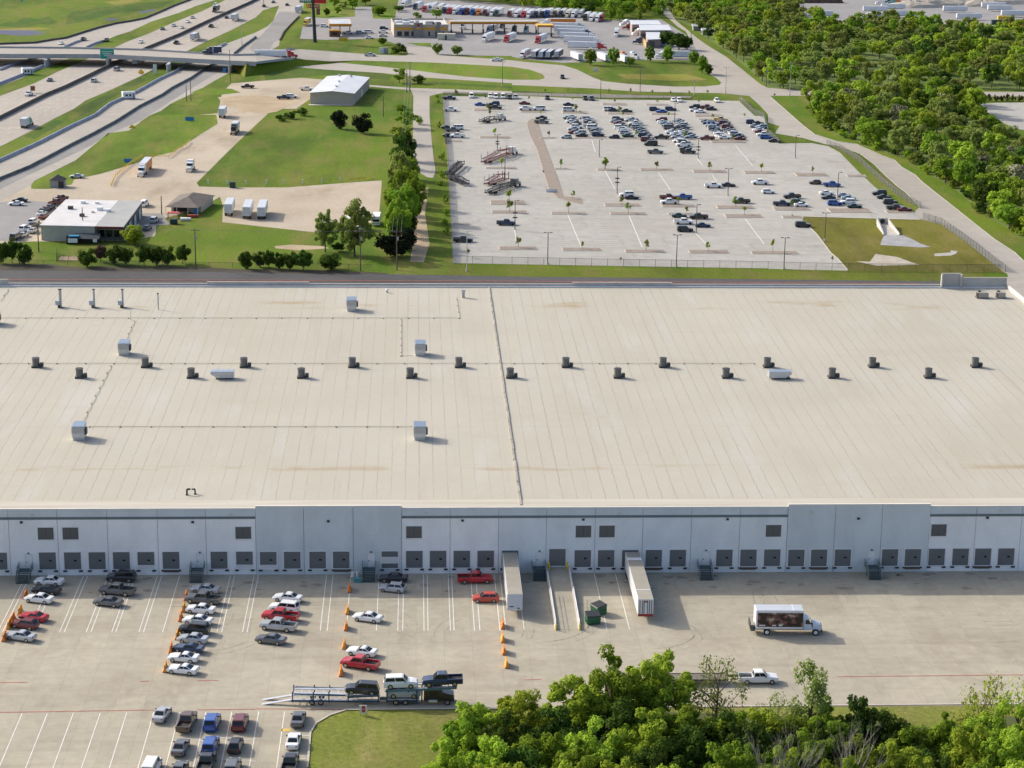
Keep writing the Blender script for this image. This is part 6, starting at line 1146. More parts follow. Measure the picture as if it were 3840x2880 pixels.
v=G('L2',742,520); r=thing('storage_box','cream storage box beside the travel shop','storage',(v.x,v.y,.08)); obj('body',MB().b2(-5,5,0,4,0,3.4),mat('box_cream',(.5,.47,.38),.8,var=.06),r); obj('door',MB().b2(-1,.2,-.05,0,.1,2.6),DKSTEEL,r)
def canopy(t,x0,x1,by,z0,z1,dep,label,nposts,roofm,rows=(0,)):
    a=G(t,x0,by); c=G(t,x1,by); W_=(c-a).length; r=thing('fuel_canopy',label,'canopy',(a.x,a.y,.08),math.atan2((c-a).y,(c-a).x))
    obj('fascia',MB().b2(0,W_,-1,-.8,z0,z1).b2(0,W_,dep-.2,dep,z0,z1).b2(0,.2,-.8,dep-.2,z0,z1).b2(W_-.2,W_,-.8,dep-.2,z0,z1),AMB,r); n=max(3,int(W_/6))
    obj('roof_deck',MB().b2(.2,W_-.2,-.8,dep-.2,z0+.2,z1-.05),roofm,r); obj('fascia_line',MB().b2(0,W_,-1.04,-1.0,z0+.15,z0+.45),mat('fascia_red',(.3,.05,.03)),r)
    for k in range(nposts): x_=W_*(k+.12)/(nposts-.76); obj('post',MB().b2(x_-.25,x_+.25,dep*.4-.25,dep*.4+.25,0,z0+.2),DKSTEEL,r); obj('pump',MB().b2(x_-.45,x_+.45,dep*.4-2.0,dep*.4-1.0,0,2.0),BLACK,r)
canopy('L2',790,1925,435,5.4,6.9,9,'long amber edged truck fuel canopy',9,mat('canopy_roof',(.42,.42,.42),.6,var=.1)); canopy('L1',950,1240,462,5.2,6.7,26,'square amber edged canopy of the small fuel station',3,mat('canopy_panels',(.5,.52,.53),.5,var=.15,scale=.15))
v=G('L1',1020,478); r=thing('kiosk','small brown kiosk under the square canopy','kiosk',(v.x,v.y,.08)); obj('body',MB().b2(-3,3,0,4,0,3.2),mat('kiosk_brown',(.14,.06,.035),.7,var=.2),r); obj('roof',MB().b2(-3.3,3.3,-.3,4.3,3.2,3.6),AMB,r); obj('window',MB().b2(-1.5,1.5,-.05,0,1.2,2.4),GLASS,r)
canopy('L3',-90,120,480,5.6,6.8,8,'yellow gantry left of the slanted fuel row',2,YS)
a=G('L3',1375,612); r=thing('wash_building','pink walled truck wash with three long white roofs','building',(a.x,a.y,.08),R(2)); 
for nm,q_,h_ in (('front','1340,514 1512,507 1500,405 1315,405',4.6),('middle','1240,392 1655,392 1612,322 1230,322',5.6),('rear','1135,316 1525,318 1482,266 1108,263',5.6)):
    q=[Vector((v_.x-a.x,v_.y-a.y,0)) for v_ in P('L3 '+q_,h_)]; flat('bay_wall',[q[0].lerp(q[2],.02),q[1].lerp(q[3],.02),q[2].lerp(q[0],.02),q[3].lerp(q[1],.02)],0,h_-.2,mat('wash_pink',(.34,.26,.23),.8,var=.08,scale=.2),r); flat('bay_roof',q,h_-.25,h_,M_METAL,r)
    if nm=='front': obj('amber_wall',MB().b2(q[0].x-.5,q[0].x-.05,q[0].y+1,q[0].y+20,0,3.2),mat('tan_wall',(.42,.29,.13),.8,var=.1),r)
    obj('bay_door',MB().b2(q[0].x+1,q[0].x+4,q[0].y-.06,q[0].y+.2,.2,3.6),DKSTEEL,r)
r.rotation_euler.z=0
# tall sign
v=G('L1',765,548); r=thing('sign_tower','tall dark sign tower with green and red panels by the fuel station','sign',(v.x,v.y,.05)); obj('column',MB().cyl((0,0,0),(-1.2,0,31),1.05,.75,14),mat('tower_dark',(.03,.035,.045),.5,.2,var=.1),r)
obj('green_panel',MB().b2(-8.2,-1.6,-.5,.5,21.6,26.4),mat('panel_green',(.0,.16,.07),.5,var=.15,scale=.4),r); obj('red_panel',MB().b2(-.6,6.4,-.5,.5,21.3,26.2),mat('panel_red',(.62,.02,.02),.5,var=.05),r)
for x0_ in (.2,1.9,3.6,5.2): obj('digit_bar',MB().b2(x0_,x0_+.35,-.56,-.5,21.8,25.8),mat('panel_dark_red',(.2,.01,.01)),r)
q=MB(); [q.b2(-7.6+k*1.2,-6.9+k*1.2,-.56,-.5,22.3,23.5) for k in range(5)]; obj('lettering',q,M_TRIM,r)
obj('lower_panel',MB().b2(-4.5,2.8,-.6,.4,18.8,20.8),mat('panel_maroon',(.28,.05,.04),.5,var=.1),r); obj('amber_plate',MB().b2(-4.7,-3.2,-.68,-.6,18.9,20.7),YS,r); q=MB(); [q.b2(-2.9+k*.9,-2.3+k*.9,-.68,-.6,19.3,20.3) for k in range(6)]; obj('lettering',q,mat('panel_amber',(.7,.4,.25)),r); obj('brown_panel',MB().b2(.9,3.0,-.5,.3,15,18.6),mat('panel_brown',(.22,.08,.05),.6,var=.1),r)
# tiny houses among the trees beside the lane
for x,y,l in ((1620,262,'small pale roofed hut among the trees by the lane'),(1700,300,'grey hut behind the lane side bushes')):
    v=G('A3',x,y); r=thing('hut',l,'hut',(v.x,v.y,0)); obj('wall',MB().b2(-4,4,-2.5,2.5,0,2.6),mat('hut_wall',(.3,.3,.3),.8,var=.15),r); obj('roof',MB().loft([[(-4.5,-3,2.6),(4.5,-3,2.6),(4.5,3,2.6),(-4.5,3,2.6)],[(-4.5,-.2,3.8),(4.5,-.2,3.8),(4.5,.2,3.8),(-4.5,.2,3.8)]]),M_METAL,r); obj('door',MB().b2(-.5,.5,-2.55,-2.5,0,2),DKSTEEL,r)

a=G('B4',1000,880); c=G('B4',1135,880); hw_=(c.x-a.x)/2; r=thing('culvert_headwall','white concrete culvert outlet above the grey riprap in the basin','culvert',((a.x+c.x)/2,a.y,.05))
obj('apron',MB().add([(-hw_,0,0),(hw_,0,0),(hw_*.7,14,.9),(-hw_*.7,14,.9),(-hw_,0,-.05),(hw_,0,-.05),(hw_*.7,14,-.05),(-hw_*.7,14,-.05)],[(0,1,2,3),(0,3,7,4),(1,5,6,2),(0,4,5,1)]),M_KERB,r)
for s in (-1,1): obj('wing_wall',MB().add([(s*hw_-.2,0,0),(s*hw_+.2,0,0),(s*hw_*.7+.2,14,.9),(s*hw_*.7-.2,14,.9),(s*hw_-.2,0,.5),(s*hw_+.2,0,.5),(s*hw_*.7+.2,14,2.6),(s*hw_*.7-.2,14,2.6)],[(0,3,2,1),(4,5,6,7),(0,1,5,4),(1,2,6,5),(2,3,7,6),(3,0,4,7)]),mat('headwall_white',(.5,.48,.44),.85,var=.1),r)
obj('headwall',MB().b2(-hw_*.7,hw_*.7,14,14.4,.0,2.7),mat('headwall_white',(.5,.48,.44)),r); obj('pipe_mouth',MB().cyl((0,13.9,1.75),(0,14.05,1.75),.8,.8,16),BLACK,r)
# ------------------------------------------------------------------ vegetation
def leafmat(name,c1,c2,tr=.46):
    m,nt,bs=newmat(name); nt.nodes.remove(bs); out=nt.nodes['Material Output']; oi=N(nt,'ObjectInfo')
    n=noise(nt,ocoord(nt),.55,3,.7); rp=N(nt,'NewGeometry').outputs['Random Per Island']
    f=math_(nt,'ADD',math_(nt,'MULTIPLY',ramp(nt,n,.35,.65),.5),math_(nt,'MULTIPLY',rp,.5)); col=mixc(nt,f,c1,c2)
    hs=N(nt,'HueSaturation'); L(nt,math_(nt,'MULTIPLY_ADD',oi.outputs['Random'],.03,.492),hs.inputs['Hue']); L(nt,math_(nt,'MULTIPLY_ADD',oi.outputs['Random'],.5,.85),hs.inputs['Value']); L(nt,col,hs.inputs['Color'])
    d=N(nt,'BsdfDiffuse'); t=N(nt,'BsdfTranslucent'); mx=N(nt,'MixShader'); mx.inputs[0].default_value=tr; L(nt,hs.outputs[0],d.inputs[0]); L(nt,hs.outputs[0],t.inputs[0]); L(nt,d.outputs[0],mx.inputs[1]); L(nt,t.outputs[0],mx.inputs[2]); L(nt,mx.outputs[0],out.inputs[0]); MC[name]=m; return m
LM=dict(b=leafmat('leaf_bright',(.22,.29,.025),(.38,.46,.06)),m=leafmat('leaf_mid',(.13,.20,.018),(.25,.33,.042)),d=leafmat('leaf_dark',(.04,.075,.014),(.09,.14,.026),.3),o=leafmat('leaf_olive',(.15,.185,.045),(.28,.32,.085)),v=leafmat('leaf_very_dark',(.016,.022,.012),(.035,.042,.02),.12),
 k=leafmat('leaf_pinkish',(.12,.07,.05),(.20,.13,.10),.25),r=leafmat('leaf_maroon',(.05,.03,.03),(.09,.055,.05),.2),g=leafmat('twig_grey',(.15,.15,.085),(.24,.23,.15),.1))
BARK=mat('bark',(.09,.07,.05),.9,var=.3); BARKP=mat('pale_bark',(.30,.27,.24),.9,var=.2)
def crown_mesh(name,seed,K,per,size,rx,rz,zc,spread=.42,fill=.55,shape='round',down=.5):
    g=np.random.default_rng(seed); cs=[]; rs=[]
    for i in range(K):
        u=g.normal(size=3); u/=np.linalg.norm(u); rad=g.uniform(fill,1)**.6
        p=u*rad
        if shape=='cone': hz=(p[2]+1)/2; k=(1.05-hz*.85); p=np.array([p[0]*k,p[1]*k,p[2]])
        if shape=='tall': p=np.array([p[0]*.9,p[1]*.9,p[2]])
        cs.append((p[0]*rx,p[1]*rx,zc+p[2]*rz)); rs.append(spread*g.uniform(.6,1.25))
    cs=np.array(cs); rs=np.array(rs); n=K*per; ci=np.repeat(np.arange(K),per)
    u=g.normal(size=(n,3)); u/=np.linalg.norm(u,axis=1)[:,None]; rad=g.uniform(.25,1,size=(n,1))**.5
    pts=cs[ci]+u*rad*rs[ci][:,None]*np.array([rx,rx,rz*.8])
    nr=u*1.0+np.array([0,0,.55])+g.normal(size=(n,3))*.55; nr/=np.linalg.norm(nr,axis=1)[:,None]
    a=np.cross(nr,g.normal(size=(n,3))); a/=np.linalg.norm(a,axis=1)[:,None]; b=np.cross(nr,a); s=size*g.uniform(.55,1.35,size=(n,1)); s2=s*g.uniform(.5,.9,size=(n,1))
    v=np.stack([pts-a*s,pts-b*s2,pts+a*s,pts+b*s2],1).reshape(-1,3)
    me=bpy.data.meshes.new(name); me.vertices.add(len(v)); me.vertices.foreach_set('co',v.ravel()); me.loops.add(4*n); me.loops.foreach_set('vertex_index',np.arange(4*n)); me.polygons.add(n); me.polygons.foreach_set('loop_start',np.arange(n)*4); me.polygons.foreach_set('loop_total',np.full(n,4)); me.update(calc_edges=True); me.materials.append(LM['m']); return me,cs
def trunk_mesh(name,seed,h,r,cs,nb,m=BARK,twigs=0):
    g=random.Random(seed); b=MB(); top=Vector((g.uniform(-.3,.3),g.uniform(-.3,.3),h)); mids=[Vector((0,0,0)),Vector((g.uniform(-.15,.15),g.uniform(-.15,.15),h*.5)),top]
    b.cyl(mids[0],mids[1],r,r*.75,7); b.cyl(mids[1],mids[2],r*.75,r*.4,7)
    idx=list(range(len(cs))); g.shuffle(idx)
    for i in idx[:nb]:
        e=Vector(cs[i]); s=mids[1].lerp(top,g.uniform(-.3,1)); k=s.lerp(e,.5)+Vector((g.uniform(-.4,.4),g.uniform(-.4,.4),g.uniform(.1,.6))); b.cyl(s,k,r*.4,r*.25,5); b.cyl(k,e,r*.25,r*.08,5)
        for _ in range(twigs):
            q=k.lerp(e,g.uniform(.1,1)); d=(e-s).normalized()+Vector((g.uniform(-.9,.9),g.uniform(-.9,.9),g.uniform(-.1,.9))); q2=q+d*g.uniform(.6,1.6); b.cyl(q,q2,r*.09,r*.03,4)
            for __ in range(2): q3=q2+(d+Vector((g.uniform(-.8,.8),g.uniform(-.8,.8),g.uniform(-.2,.8))))*.6; b.cyl(q.lerp(q2,.7),q3,r*.04,r*.015,3)
    return b.mesh(name,m)
TM={}
def reg(k,n,fn): TM[k]=[fn(i) for i in range(n)]
# unit trees 10 m high (crown radius about 4)
def mk(seed,K,per,size,rx,rz,zc,h,r,nb,spread=.42,fill=.55,shape='round',bark=BARK):
    me,cs=crown_mesh('crown',seed,K,per,size,rx,rz,zc,spread,fill,shape); return me,trunk_mesh('trunk',seed,h,r,cs,nb,bark)
reg('near',4,lambda i:mk(10+i,75,165,.19,3.9,4.3,5.7,5.2,.24,14,.215,.12)); reg('sparse',2,lambda i:mk(30+i,26,75,.15,3.4,4.0,5.9,6.5,.2,20,.36,.5)); reg('poplar',2,lambda i:mk(40+i,28,150,.15,2.2,4.4,5.6,7.5,.2,14,.34,.3,'tall'))
reg('mid',5,lambda i:mk(50+i,20,62,.48,3.9,3.7,6.1,4.6,.26,6,.42,.5)); reg('dense',3,lambda i:mk(60+i,44,130,.33,4.1,4.3,5.6,4.0,.3,5,.33,.15)); reg('cedar',3,lambda i:mk(70+i,34,130,.36,3.9,4.2,5.2,3.0,.25,4,.46,.1)); reg('sap',3,lambda i:mk(80+i,6,22,.8,2.6,3.3,6.6,5.5,.2,3,.5,.3,'cone')); reg('bush',3,lambda i:mk(90+i,14,60,.55,4.6,4.6,4.4,3,.2,3,.42,.3))
def bare(i):
    g=np.random.default_rng(100+i); cs=[(math.cos(a)*g.uniform(2,3.6),math.sin(a)*g.uniform(2,3.6),g.uniform(5.5,10)) for a in g.uniform(0,6.28,16)]; return None,trunk_mesh('trunk',100+i,6.2,.24,cs,16,BARKP,6)
reg('bare',2,bare)
CATT=dict(cedar='tree',sap='sapling',bush='bush'); NMT=dict(near='leafy_tree',sparse='sparse_tree',poplar='poplar_tree',mid='broadleaf_tree',dense='dense_tree',cedar='cedar_tree',sap='sapling',bush='bush',bare='bare_tree')
vi=[0]
def tree(kind,leaf,v,h,w,label,group=None,rz=None,z=0):
    """h = total height, w = crown width"""
    vi[0]+=1; me,tk=TM[kind][vi[0]%len(TM[kind])]; r=thing(NMT[kind],label,CATT.get(kind,'tree'),(v.x,v.y,z),rnd.uniform(0,6.28) if rz is None else rz,group)
    base={'near':10.2,'sparse':10.2,'poplar':10.4,'mid':10.4,'dense':10.4,'cedar':10,'sap':10.2,'bush':9.6,'bare':10.4}[kind]; wid={'near':8.2,'sparse':8,'poplar':5.6,'mid':9.3,'dense':9.8,'cedar':9,'sap':6,'bush':11,'bare':7.5}[kind]
    sx=w/wid; r.scale=(sx,sx,h/base)
    obj('trunk',tk,None,r)
    if me: o=obj('crown',me,None,r); o.material_slots[0].link='OBJECT'; o.material_slots[0].material=LM[leaf]
    return r
def T(kind,leaf,t,x,by,ty,w,label,group=None,z=0):
    v=G(t,x,by); s=TL[t][2]; return tree(kind,leaf,v,hgt(t,x,by,ty),w/s/ppm(v),label,group,None,z)
# foreground trees (bottom right)
FGL=[('near','b',1030,1690,1512,150,'leftmost bright round tree beside the lawn and the car hauler'),('near','b',1130,1665,1490,140,'tree just right of the leftmost round tree'),('near','b',1240,1645,1450,150,'tall green tree rising left of the two highest crowns'),('near','m',1318,1630,1402,140,'left one of the two highest dark green crowns'),('near','b',1415,1615,1405,160,'right one of the two highest crowns, branches showing below'),('sparse','o',1545,1620,1410,125,'thin see through tree in front of the flatbed trailer'),('poplar','o',1745,1660,1412,105,'tall narrow tree right of the white pickup'),('sparse','o',1672,1665,1495,110,'half bare tree under the white pickup'),('near','d',1855,1690,1500,120,'dark green tree right of the tall narrow one'),('near','d',1925,1710,1545,110,'dark lower tree at the gap of grass'),('sparse','b',2108,1690,1455,120,'bright airy tree left of the right photo edge'),('sparse','b',2190,1690,1462,125,'bright airy tree at the right photo edge'),
('near','b',968,1770,1595,120,'bright low tree at the lawn corner bottom'),('near','b',1062,1780,1588,130,'low tree below the leftmost round one'),('near','m',1165,1760,1570,125,'low dark tree second from the lawn, bottom row'),('near','b',1275,1750,1560,140,'bright low tree in the middle bottom row'),('near','b',1385,1730,1540,150,'low dense tree under the two highest crowns'),('near','d',1490,1740,1565,125,'dark low tree below the see through tree'),('near','d',1605,1730,1545,120,'dark low tree left of the bare grey trees'),('near','b',1205,1830,1645,120,'bottom edge bright bush tree, left'),('near','b',1335,1820,1632,130,'bottom edge bright bush tree, centre'),('near','b',1445,1830,1650,110,'bottom edge yellow green tree below the bright middle'),('near','b',1540,1840,1645,110,'bottom edge pale tree left of the bare trunks'),('bare','g',1705,1800,1590,110,'bare grey tree below the tall narrow one'),('bare','g',1835,1790,1592,115,'bare grey tree beside the dark gap'),('bare','g',1655,1790,1600,100,'leaning bare grey tree at the bottom edge'),('near','b',1960,1790,1605,120,'bright tree right of the bare grey one'),('near','m',1775,1830,1640,110,'green tree at the foot of the bare trees'),('near','b',2085,1770,1560,130,'big bright tree at the right bottom'),('near','b',2170,1780,1570,130,'rightmost bright tree at the bottom corner'),('near','b',2195,1840,1625,130,'lowest bright tree at the right corner'),('near','d',2030,1810,1640,100,'dark tree in the shadow gap at right'),('near','b',1110,1850,1650,130,'bottom edge tree under the low dark one'),('near','m',985,1860,1690,110,'bottom edge tree at the lawn side'),('near','d',1900,1850,1660,100,'dark bottom tree between bare and bright ones')]
for i,(k,l,x,by,ty,w) in enumerate((('near','d',1090,1720,1545,130),('near','d',1205,1700,1530,140),('near','d',1335,1690,1520,150),('near','m',1445,1690,1520,140),('near','d',1560,1690,1530,120),('near','m',1610,1760,1600,120),('near','m',1700,1700,1545,120),('near','d',1790,1720,1560,130),('near','m',1860,1760,1590,120),('near','b',1925,1780,1600,120),('near','d',1985,1760,1615,100),('near','m',2050,1720,1540,120),('near','b',2140,1720,1520,130),('near','b',2205,1740,1530,120),('near','d',1120,1790,1610,130),('near','m',1260,1800,1600,140),('near','d',1410,1800,1600,140),('near','m',1560,1800,1600,130),('near','m',1010,1700,1540,120),('near','b',1035,1830,1640,130),('near','m',1500,1685,1528,130),('near','m',1580,1690,1535,125),('near','b',1640,1690,1528,120),('near','m',1790,1695,1530,125),('near','m',1740,1740,1575,120),('near','b',1690,1800,1615,120),('near','m',1960,1720,1565,120),('near','m',2110,1830,1630,120),('near','m',1840,1840,1640,120))):
    FGL.append((k,l,x,by,ty,w,'%s understorey tree hidden among the lower right thicket crowns'%({'m':'mid green','d':'dark','b':'bright'}[l])))
for k,l,x,by,ty,w,lb in FGL: T(k,l,'d',x,by,ty,w*1.06,lb,'trees at the lower right')
for i,(l,x,by,ty,w) in enumerate((('b',2290,1690,1470,130),('m',2370,1700,1480,140),('b',2330,1790,1600,130),('m',2440,1760,1550,140),('b',2260,1860,1650,130))): T('near',l,'d',x,by,ty,w,'leafy tree continuing the thicket past the right photo edge','trees at the lower right')
# trees of the left plots
for l,x,by,ty,w,lb in (('d',10,1125,925,130,'dark small tree at the left photo edge'),('d',105,1120,905,140,'dark small tree second from the left edge'),('d',212,1130,940,140,'dark small tree right of the left pair'),('d',755,1155,985,170,'dark spreading tree left of the pinkish one'),('k',870,1110,962,130,'pinkish budding tree in the dark row'),('d',985,1135,962,130,'dark tree right of the pinkish one'),('d',1085,1135,965,130,'second dark tree right of the pinkish one'),('d',1245,1142,965,150,'dark tree under the bright green one'),('d',1350,1135,968,120,'third from last tree of the dark row'),('d',1450,1142,962,140,'second last tree of the dark row'),('d',1580,1125,962,150,'last tree of the dark row by the pole'),('d',2125,1172,1008,130,'first tree of the right dark row')):
    T('cedar',l,'B1',x,by,ty,w,lb,'small dark trees behind the warehouse')
for x,by,ty,w,lb in ((35,1155,1012,120,'second tree of the right dark row'),(112,1168,1008,120,'third tree of the right dark row'),(205,1168,1025,100,'smallest tree of the right dark row'),(300,1178,1012,120,'fifth tree of the right dark row'),(410,1182,1008,180,'widest tree of the right dark row'),(645,1178,1028,190,'lone round tree at the end of the right dark row')): T('cedar','d','B2',x,by,ty,w,lb,'small dark trees behind the warehouse')
T('dense','b','B1',1165,965,792,240,'bright green tree at the corner of the shop')
for k,l,t,x,by,ty,w,lb in (('near','o','B2',600,1028,655,240,'left one of two tall see through trees by the gravel'),('near','o','B2',852,1062,568,330,'right, wider one of two tall trees hiding the motorhomes'),('cedar','v','B2',1200,1065,835,310,'very dark round bush behind the large pole'),('cedar','d','B2',710,1020,945,125,'dark low bush between the two tall trees'),
 ('dense','m','B2',1215,960,560,270,'lower left tree of the big tree column'),('dense','m','B2',1265,830,440,310,'middle bright tree of the big tree column'),('dense','m','B2',1375,760,370,230,'right bulging tree of the big tree column'),('dense','d','B2',1310,900,640,180,'dark tree in the shade of the column'),('dense','m','B2',1300,640,290,230,'upper tree of the big tree column'),('mid','o','B2',1245,500,140,210,'olive tree above the big column'),('mid','d','B2',1290,400,80,180,'dark tree above the olive one'),('mid','d','B2',1245,300,0,190,'dark tree beside the gravel lane, middle'),('mid','m','A2',1260,1244,1075,190,'tree at the gravel lane below the bare one'),('mid','m','A2',1295,1110,960,210,'round tree beside the gravel lane, upper'),('bush','m','A2',1265,990,890,160,'small bush at the top of the lane trees'),('bush','m','A2',1400,1075,980,90,'small bush overhanging the gravel lane'),('mid','m','A2',1240,716,585,130,'dark green tree left of the twin poles'),('bush','d','A2',1395,722,640,150,'square bush right of the twin poles'),('bare','g','A2',1325,780,640,100,'bare brown tree at the twin poles'),
 ('cedar','v','A2',720,1115,940,145,'left one of two dark cedars on the big lawn'),('cedar','v','A2',925,1155,966,175,'right one of two dark cedars on the big lawn'),('bush','d','A2',385,1000,915,130,'right bush on the dirt edge'),('bush','d','A2',300,1025,940,140,'middle bush on the dirt edge'),('bush','d','A2',215,1045,985,120,'left bush on the dirt edge')): T(k,l,t,x,by,ty,w,lb)
for i,(t,x,by,ty) in enumerate((('A2',1725,812,770),('A2',1565,842,805),('A2',1578,1105,1045),('A2',1580,890,850),('B2',1610,385,300),('B2',1640,605,520),('B2',1630,710,640),('B2',1638,795,720),('B2',1640,875,800),('B2',1605,230,150),('B2',1590,450,400))): T('bush','m',t,x,by,ty,70 if t=='B2' else 45,'%s shrub along the left lot fence from the near end'%TH[10-i],'shrubs on the verge left of the lot')
for k,l,x,by,ty,w,lb in (('dense','m',1245,1000,640,240,'lowest bright tree of the big tree column'),('dense','m',1200,700,420,220,'left middle tree of the big tree column'),('dense','d',1240,590,330,230,'dark inner tree of the big tree column'),('dense','m',1310,470,200,200,'tree joining the column to the lane trees'),('dense','d',1260,400,130,190,'dark tree low beside the gravel lane'),('dense','d',1300,240,-20,190,'dark tree high beside the gravel lane'),('cedar','v',1290,1010,760,230,'very dark tree at the column foot')): T(k,l,'B2',x,by,ty,w,lb)
# truck stop trees
for k,l,t,x,by,ty,w,lb in (('cedar','d','L1',920,212,102,95,'dark conical tree above the small fuel station'),('mid','m','L1',1062,188,85,115,'square tree right of the conical one'),('mid','m','L1',1015,90,-25,160,'left tree at the upper edge by the sign tower'),('mid','m','L1',1250,118,-35,170,'big tree above the small fuel station'),('mid','o','L1',1130,112,15,130,'olive tree between the upper edge trees'),('mid','m','L1',1420,65,-60,160,'tree at the upper edge left of the trucks'),('dense','m','L1',1595,205,68,200,'dark broad tree in the parking island'),('mid','m','L1',1545,200,105,90,'low tree in the same parking island'),('mid','d','L1',1850,155,68,140,'dark tree before the first parked trucks'),('dense','m','L1',1640,580,482,140,'round tree above the long lawn bush'),('bush','d','L1',1840,692,528,240,'large dark bush at the entrance corner'),('dense','m','L2',628,705,558,140,'round tree at the entrance with a dark trunk'),('dense','o','L2',878,712,583,170,'square topped tree beside the entrance'),('mid','m','L2',612,240,108,170,'tree in front of the first red truck'),('bush','m','L2',372,232,150,150,'bush in front of the left trucks'),('mid','d','L2',130,135,68,150,'dark tree at the left end of the truck row'),
 ('dense','m','L3',600,845,638,190,'left round tree on the roadside lawn'),('dense','m','L3',900,845,612,160,'second round tree on the roadside lawn'),('mid','m','L3',1120,862,728,120,'small tree before the orange tractor'),('dense','m','L3',1372,805,600,150,'slim tree before the wash building'),('dense','m','L3',1595,805,590,190,'round tree before the parked white truck'),('dense','m','L3',1942,835,648,160,'tree right of the parked white truck'),('dense','m','L3',2050,955,718,150,'left tree at the junction lawn end'),('dense','d','L3',2130,975,830,130,'dark tree at the junction lawn end'),('dense','d','L3',1600,600,388,240,'big dark tree behind the wash building, left'),('dense','d','L3',1750,645,428,290,'biggest dark tree behind the wash building'),('dense','d','L3',1855,645,470,150,'dark tree behind the wash building, right'),('poplar','m','L3',870,262,15,150,'tall pale tree at the end of the truck row'),('poplar','m','L3',980,280,92,150,'shorter pale tree at the end of the truck row'),('poplar','m','L3',1240,260,110,120,'pale tree before the wood behind the wash')): T(k,l,t,x,by,ty,w,lb,'trees around the truck stop')
# saplings on the lot islands
SP='K1 235,78,20 625,148,85 1185,163,100 1750,168,120 655,300,175 682,375,250 1340,358,295 1800,322,195 1855,328,292 745,640,512 1445,640,545 1600,1045,910 835,1035,895 2170,1060,900 1400,60,10 1690,50,0;K2 220,205,130 780,208,140 1310,210,150 292,332,220 330,378,300 925,390,308 1495,405,322 1910,380,325 505,650,555 1135,660,548 1745,700,598 105,1055,888 765,1055,930 1460,1080,942 2125,1095,968 950,105,28 1195,105,28 1425,102,20 710,80,18 430,80,-5 150,78,8;K4 315,585,450 400,692,535 1055,590,468 1152,696,588 1795,612,458 1905,716,592 632,1178,1008 1435,1188,1048;K3 930,415,238 938,540,345 1755,366,248 1700,552,392 1050,998,830 1875,1020,910 400,1130,1005;B4 385,356,272 210,722,700 40,1032,905 555,1120,1050 205,650,560;B3 940,1122,1068'
ns=0
for g in SP.split(';'):
    t,*q=g.split()
    for w in q:
        x,by,ty=map(float,w.split(',')); v=G(t,x,by); ns+=1
        T('sap','mbo'[ns%3],t,x,by,ty,max(40,(by-ty)*.55)*TL[t][2]/3.456,'young staked tree on a planting island of the far lot','young trees on the islands of the far lot',.15)
# woods
from mathutils.geometry import intersect_point_tri_2d
def inside(p,poly):
    c=False; n=len(poly); j=n-1
    for i in range(n):
        a,b_=poly[i],poly[j]
        if (a.y>p[1])!=(b_.y>p[1]) and p[0]<(b_.x-a.x)*(p[1]-a.y)/(b_.y-a.y)+a.x: c=not c
        j=i
    return c
def scatter(poly,sp,seed,mx=4000):
    g=random.Random(seed); xs=[p_.x for p_ in poly]; ys=[p_.y for p_ in poly]; out=[]; cell={}
    tries=int((max(xs)-min(xs))*(max(ys)-min(ys))/sp/sp*6)
    for _ in range(min(tries,60000)):
        p_=(g.uniform(min(xs),max(xs)),g.uniform(min(ys),max(ys))); k=(int(p_[0]/sp),int(p_[1]/sp))
        if any((p_[0]-q[0])**2+(p_[1]-q[1])**2<sp*sp for a in (-1,0,1) for b_ in (-1,0,1) for q in cell.get((k[0]+a,k[1]+b_),[])): continue
        if inside(p_,poly): out.append(p_); cell.setdefault(k,[]).append(p_)
    return out
W1=P('A4 345,935 440,1050 600,1175 760,1215 B4 835,112 1000,165 1180,215 1300,292 1450,392 1620,485 1850,692 2212,905 2330,980 2330,190 2212,150 A4 1990,1270 1860,1120 1790,980 1730,885 1340,868 1180,872 1000,862 700,850 380,840')
W2=P('A4 0,765 1200,772 2330,778 2330,300 2212,290 1900,300 1500,300 1300,230 900,225 600,300 400,235 0,240 A3 2030,30 1350,-20 1430,180 1560,235 1640,300 1740,370 1900,480 2060,610 2170,720')
W3=P('A2 1140,-30 2212,55 A3 0,70 800,165 1080,150 1285,155 1265,40 1290,-120 A2 1140,-150')
W4=P('A4 -400,-60 -100,-60 160,90 330,180 0,200')
gr=random.Random(11); sm=[]; CLR=P('A4 800,540 1120,520 1200,600 1130,660 850,665'); CLR=CLR
def inview(v):
    d=Vector((v[0],v[1],3))-CAM; z=d.dot(fw); x=d.dot(rt)/z*F; y=d.dot(up)/z*F; return abs(x)<2250 and -1600<y<1530
cand=[]
for poly,sp,zone_ in ((W1,9.2,0),(W2,10.6,1),(W3,10,2),(W4,10,1)):
    for p_ in scatter(poly,sp,5+zone_): 
        if inview(p_) and not inside(p_,CLR): cand.append((p_,zone_))
cand.sort(key=lambda c:Vector(c[0]).length)
LBL={0:'green broadleaf tree in the wood right of the access road',1:'green broadleaf tree in the wood beyond the east road',2:'green tree in the tree belt behind the truck row'}
GL={0:'trees of the wood right of the access road',1:'trees of the wood beyond the east road',2:'trees of the belt behind the trucks'}
NI=0; rest=[]
edge=P('A4 345,940 440,1055 600,1180 760,1220 B4 835,118 1000,170 1180,220 1300,298 1450,398 1620,492 1850,698 2212,910'); ne=0
for a,c in zip(edge,edge[1:]):
    k=max(1,int((c-a).length/3.4))
    for i in range(k):
        v=a.lerp(c,(i+gr.random())/k)+Vector((gr.uniform(0,5),gr.uniform(-1,3),0)); ne+=1
        tree('bush',gr.choice('mmobd'),v,gr.uniform(2.2,5.2),gr.uniform(3.5,6.5),'leafy undergrowth bush along the wood edge by the access road','undergrowth bushes at the wood edge')
